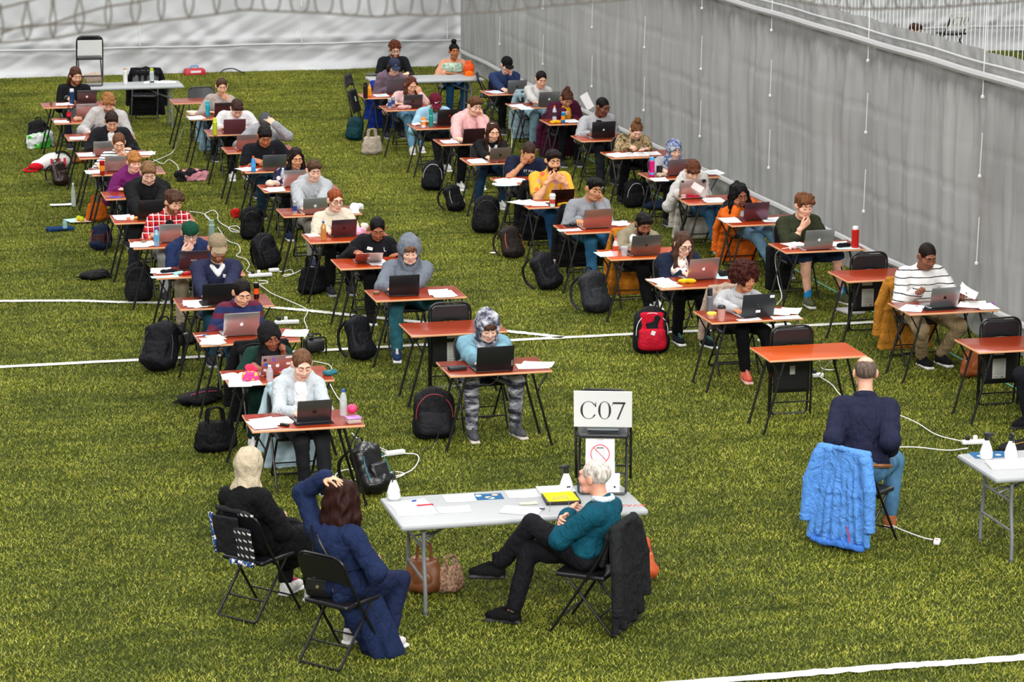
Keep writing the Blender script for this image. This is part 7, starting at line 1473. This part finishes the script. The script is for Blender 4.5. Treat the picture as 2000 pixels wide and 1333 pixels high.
bag(705, 702, 'black backpack before the hooded man', 'slump', '#16171b', size=1.25, yaw=25, sz=1.2); bag(612, 574, 'black tote bag with red print below the cream fleece desk', 'tote', '#131316', size=1.35, yaw=10, name='tote_bag', sz=1.1); bag(528, 524, 'padded black backpack leaning between desks', 'up', '#16161a', size=1.35, yaw=25, lean=(-12, -12)); bag(493, 467, 'tall black backpack behind the padded backpack', 'up', '#121215', size=1.3, yaw=-5)
pouch(460, 426, 'red crisp bag on the turf by black backpack', '#c8281c', (.06, .04, .07), 20, .01, 'crisp_bag', '#e8c8b8', .008)
bag(843, 372, 'black rucksack with white piping below the pink hoodie desk', 'up', '#14161a', None, '#e6e6e6', 1.3, -15, lean=(-8, 5)); bag(888, 412, 'black bag with pale zips below the row of the long haired woman', 'slump', '#131417', None, '#c9c0a8', 1.15, 30); bag(947, 455, 'large black hiking backpack below the balding man', 'up', '#141416', size=1.5, yaw=-10, lean=(-6, 4)); bag(1000, 503, 'dark grey backpack with orange zip on the turf', 'slump', '#2c2523', None, '#e0702a', 1.25, 20); sheet_(965, 494, 'small white paper corner on the turf beside the orange zip backpack', z=.03, w=.1, h=.08)
bag(1072, 563, 'black backpack lying by the grey jumper man', 'slump', '#1a1b1e', size=1.4, yaw=35, lean=(0, -10)); bag(1163, 610, 'charcoal grey backpack below the khaki sweatshirt desk', 'slump', '#2c2d31', '#33353a', size=1.5, yaw=20)
rbp = bag(1272, 690, 'red and black backpack standing on the white line', 'up', '#15151a', '#c0142c', '#e8e8e8', 1.5, -10, lean=(-8, 0), sx=1.1)
link('red_panel', soft('red_panel', [B((0, -.075, .3), (.1, .03, .09), .02), E((0, -.07, .34), (.1, .03, .06))], [cloth('#c0142c')], .01, .02), rbp); link('hang_tag', MB().box((.0, -.165, .2), (.035, .004, .04), ry(.3)).mesh('hang_tag', [paper('#f0f0ee')]), rbp)
bag(690, 274, 'dark teal backpack by the navy cap desk', 'up', '#123a40', size=1.15, yaw=-20, lean=(-5, 8)); bag(727, 302, 'beige cloth tote on the turf', 'tote', '#b5a696', size=1.25, yaw=10, name='tote_bag', sz=1.05); bag(1237, 405, 'black backpack with white edge under the patterned headscarf desk', 'up', '#131316', None, '#d8d8d8', 1.2, 10); bag(1290, 408, 'navy sports bag under the white hoodie desk', 'flat', '#142440', size=1.3, yaw=5, name='sports_bag')
cs_ = empty('instrument_case', G(1519, 566), rad(5)); tag(cs_, 'black hard case beside the olive jumper man', 'case'); link('shell', MB().box((0, 0, .27), (.3, .14, .54), bev=.03).mesh('shell', [cloth('#131315')]), cs_); link('handle', MB().tube([(-.06, 0, .54), (-.05, 0, .58), (.05, 0, .58), (.06, 0, .54)], .01, 6).mesh('handle', [plain('#17171a', .5)]), cs_)
stack(1660, 609, 'pile of books with red covers under the desk by the curtain', '#d8d2d6', .22, .3, 6, 10, .012, 'books'); bag(1902, 735, 'tan leather bag behind the desk at right edge', 'tote', '#a85a2c', size=1.25, yaw=20, name='leather_bag', mat=vinyl('#a4562a', .45)); bag(1992, 885, 'black bag with yellow cord at the right picture edge', 'flat', '#141416', None, '#d8a81c', 1.2, 0, name='black_bag')
bag(1716, 552, 'dark bag behind the empty desk by the curtain', 'flat', '#141416', size=.8, yaw=0, name='black_bag')
bag(828, 1158, 'brown leather handbag under the foreground table', 'tote', '#7a4a2c', size=1.3, yaw=-20, name='leather_bag', mat=vinyl('#7c4a2a', .4), sx=.8)
lv = bag(880, 1156, 'tan checked handbag with pale handles under the foreground table', 'tote', '#a8826a', size=1.0, yaw=15, name='handbag', mat=blotch(('#7a5a48', '#a07a62', '#b08a70', '#c9a78c'), 38), sx=.85, sz=.95); pb2 = pet_bottle(890, 1142, 'blue capped bottle beside the tan checked handbag', '#1c4fc0', '#cfdde6', None, .2, .02)
bag(1250, 1132, 'orange leather bag with patterned scarf behind the grey haired man', 'slump', '#c8582a', size=1.1, yaw=20, name='leather_bag', mat=vinyl('#c4572c', .4))
# ---- cables
S_ = 'white cable on the turf '
cable([(294, 318), (322, 306), (338, 296, .05), (350, 270, .3), (360, 245, .55), (366, 231, .735)], 'white cable hanging from the desk with the cream bowl'); cable([(300, 312), (318, 320), (330, 312), (345, 322), (350, 335)], S_+'behind the black hoodie man')
cable([(370, 413), (398, 418), (412, 432), (400, 420), (415, 411), (425, 418), (427, 432), (445, 444), (470, 452), (463, 442), (447, 444), (452, 452), (468, 454)], S_+'beside the sage green flask'); cable([(425, 444), (445, 470), (465, 478), (469, 492), (462, 500), (480, 507), (487, 518), (482, 530), (500, 536)], S_+'running past the padded backpack')
power_strip(508, 541, 'white power strip behind the striped jumper woman', .3, 5, 2); power_strip(535, 531, 'white adapter block beside the padded backpack', .13, 5, 0); cable([(545, 531), (556, 530), (568, 527), (572, 535), (555, 537), (558, 540), (580, 532), (596, 522)], S_+'beside the black tote with red print'); cable([(505, 548), (520, 549), (522, 553), (505, 555), (495, 552), (512, 560), (530, 573), (565, 588), (597, 603), (600, 612), (594, 625), (600, 642), (592, 650), (596, 662)], S_+'winding down beside the striped jumper woman')
power_strip(560, 633, 'white socket box beside the black headscarf', .28, -4, 2); cable([(612, 706), (640, 712), (648, 722), (640, 738), (655, 770), (670, 790)], S_+'right of the black headscarf desk')
power_strip(771, 889, 'white power strip between front desk and big backpack', .2, 14, 0); cable([(687, 846), (700, 858), (735, 872), (758, 882)], S_+'leading from the front desk to the power strip'); cable([(745, 880), (757, 888), (745, 893)], S_+'by the shiny leather backpack'); cable([(790, 886), (812, 888), (818, 898), (805, 918), (775, 930), (755, 928), (770, 922), (790, 926), (770, 934), (745, 930)], S_+'looping right of the shiny leather backpack'); cable([(700, 937), (670, 940), (655, 930), (668, 920), (692, 916)], S_+'looping under the front desk')
cable([(1601, 705, .4), (1605, 720, .2), (1630, 722, .2), (1625, 705, .5), (1600, 735), (1604, 738), (1625, 752), (1640, 770), (1670, 790), (1745, 808), (1790, 826), (1830, 850), (1885, 864)], S_+'running behind the balding man to the right table'); power_strip(1905, 868, 'white power strip before the right hand table', .26, -6, 2); power_strip(1597, 737, 'white adapter under the bright orange desk', .12, 0, 1)
cable([(1735, 874), (1790, 874), (1850, 880), (1890, 876)], S_+'crossing right of the balding man'); cable([(1612, 879), (1588, 890), (1584, 900), (1600, 917)], S_+'left of the blue jacket'); cable([(1733, 1022), (1760, 1035), (1800, 1050), (1822, 1055)], S_+'right of the blue jacket'); ad = empty('plug_adapter', G(1830, 1063, .015), rad(60)); tag(ad, 'white plug adapter alone on the turf right of the blue jacket', 'adapter'); link('housing', MB().box((0, 0, .02), (.09, .055, .04), bev=.012).mesh('housing', [WHITE]), ad); link('red_print', MB().box((-.02, 0, .0405), (.03, .02, .001)).mesh('red_print', [plain('#c84a4a', .5)]), ad)
cable([(1540, 484, .745), (1522, 489, .72), (1514, 505, .55), (1520, 550, .25), (1527, 580, .1), (1517, 596, .03)], 'white cable hanging from the olive jumper desk'); cable([(1480, 642), (1500, 650), (1530, 645), (1545, 652), (1500, 660), (1480, 665), (1510, 670), (1555, 662)], S_+'behind the folded chair of the orange desk'); power_strip(1520, 640, 'white power strip behind the curly haired woman', .3, 4, 1)
cable([(1003, 213, .73), (995, 225, .6), (1000, 270, .2), (997, 300, .05)], 'white cable hanging from the pale grey jumper desk')

# ---- stray chairs and a crate
fc = folded_chair(*G(703, 247)[:2], 'folded black chair leaning against the desk of navy cap student', big=False); fc.rotation_euler = (rad(-14), 0, rad(62))
chair(*G(958, 238)[:2], rad(75), 'empty black folding chair left of the man in black cap')
ck = empty('cable_crate', G(613, 692), rad(8)); tag(ck, 'low black crate with sockets right of the black headscarf woman', 'crate')
link('crate_body', MB().box((0, 0, .1), (.2, .16, .12), bev=.015).mesh('crate_body', [plain('#17171a', .5)]), ck); link('frame', MB().tube(round_path([(-.11, -.09, 0), (-.11, -.09, .2), (.11, -.09, .2), (.11, -.09, 0)], .04), .009, 6).tube(round_path([(-.11, .09, 0), (-.11, .09, .2), (.11, .09, .2), (.11, .09, 0)], .04), .009, 6).mesh('frame', [BLACK]), ck); link('socket', MB().box((-.03, 0, .19), (.05, .05, .05), bev=.008).mesh('socket', [plain('#111113', .4)]), ck)
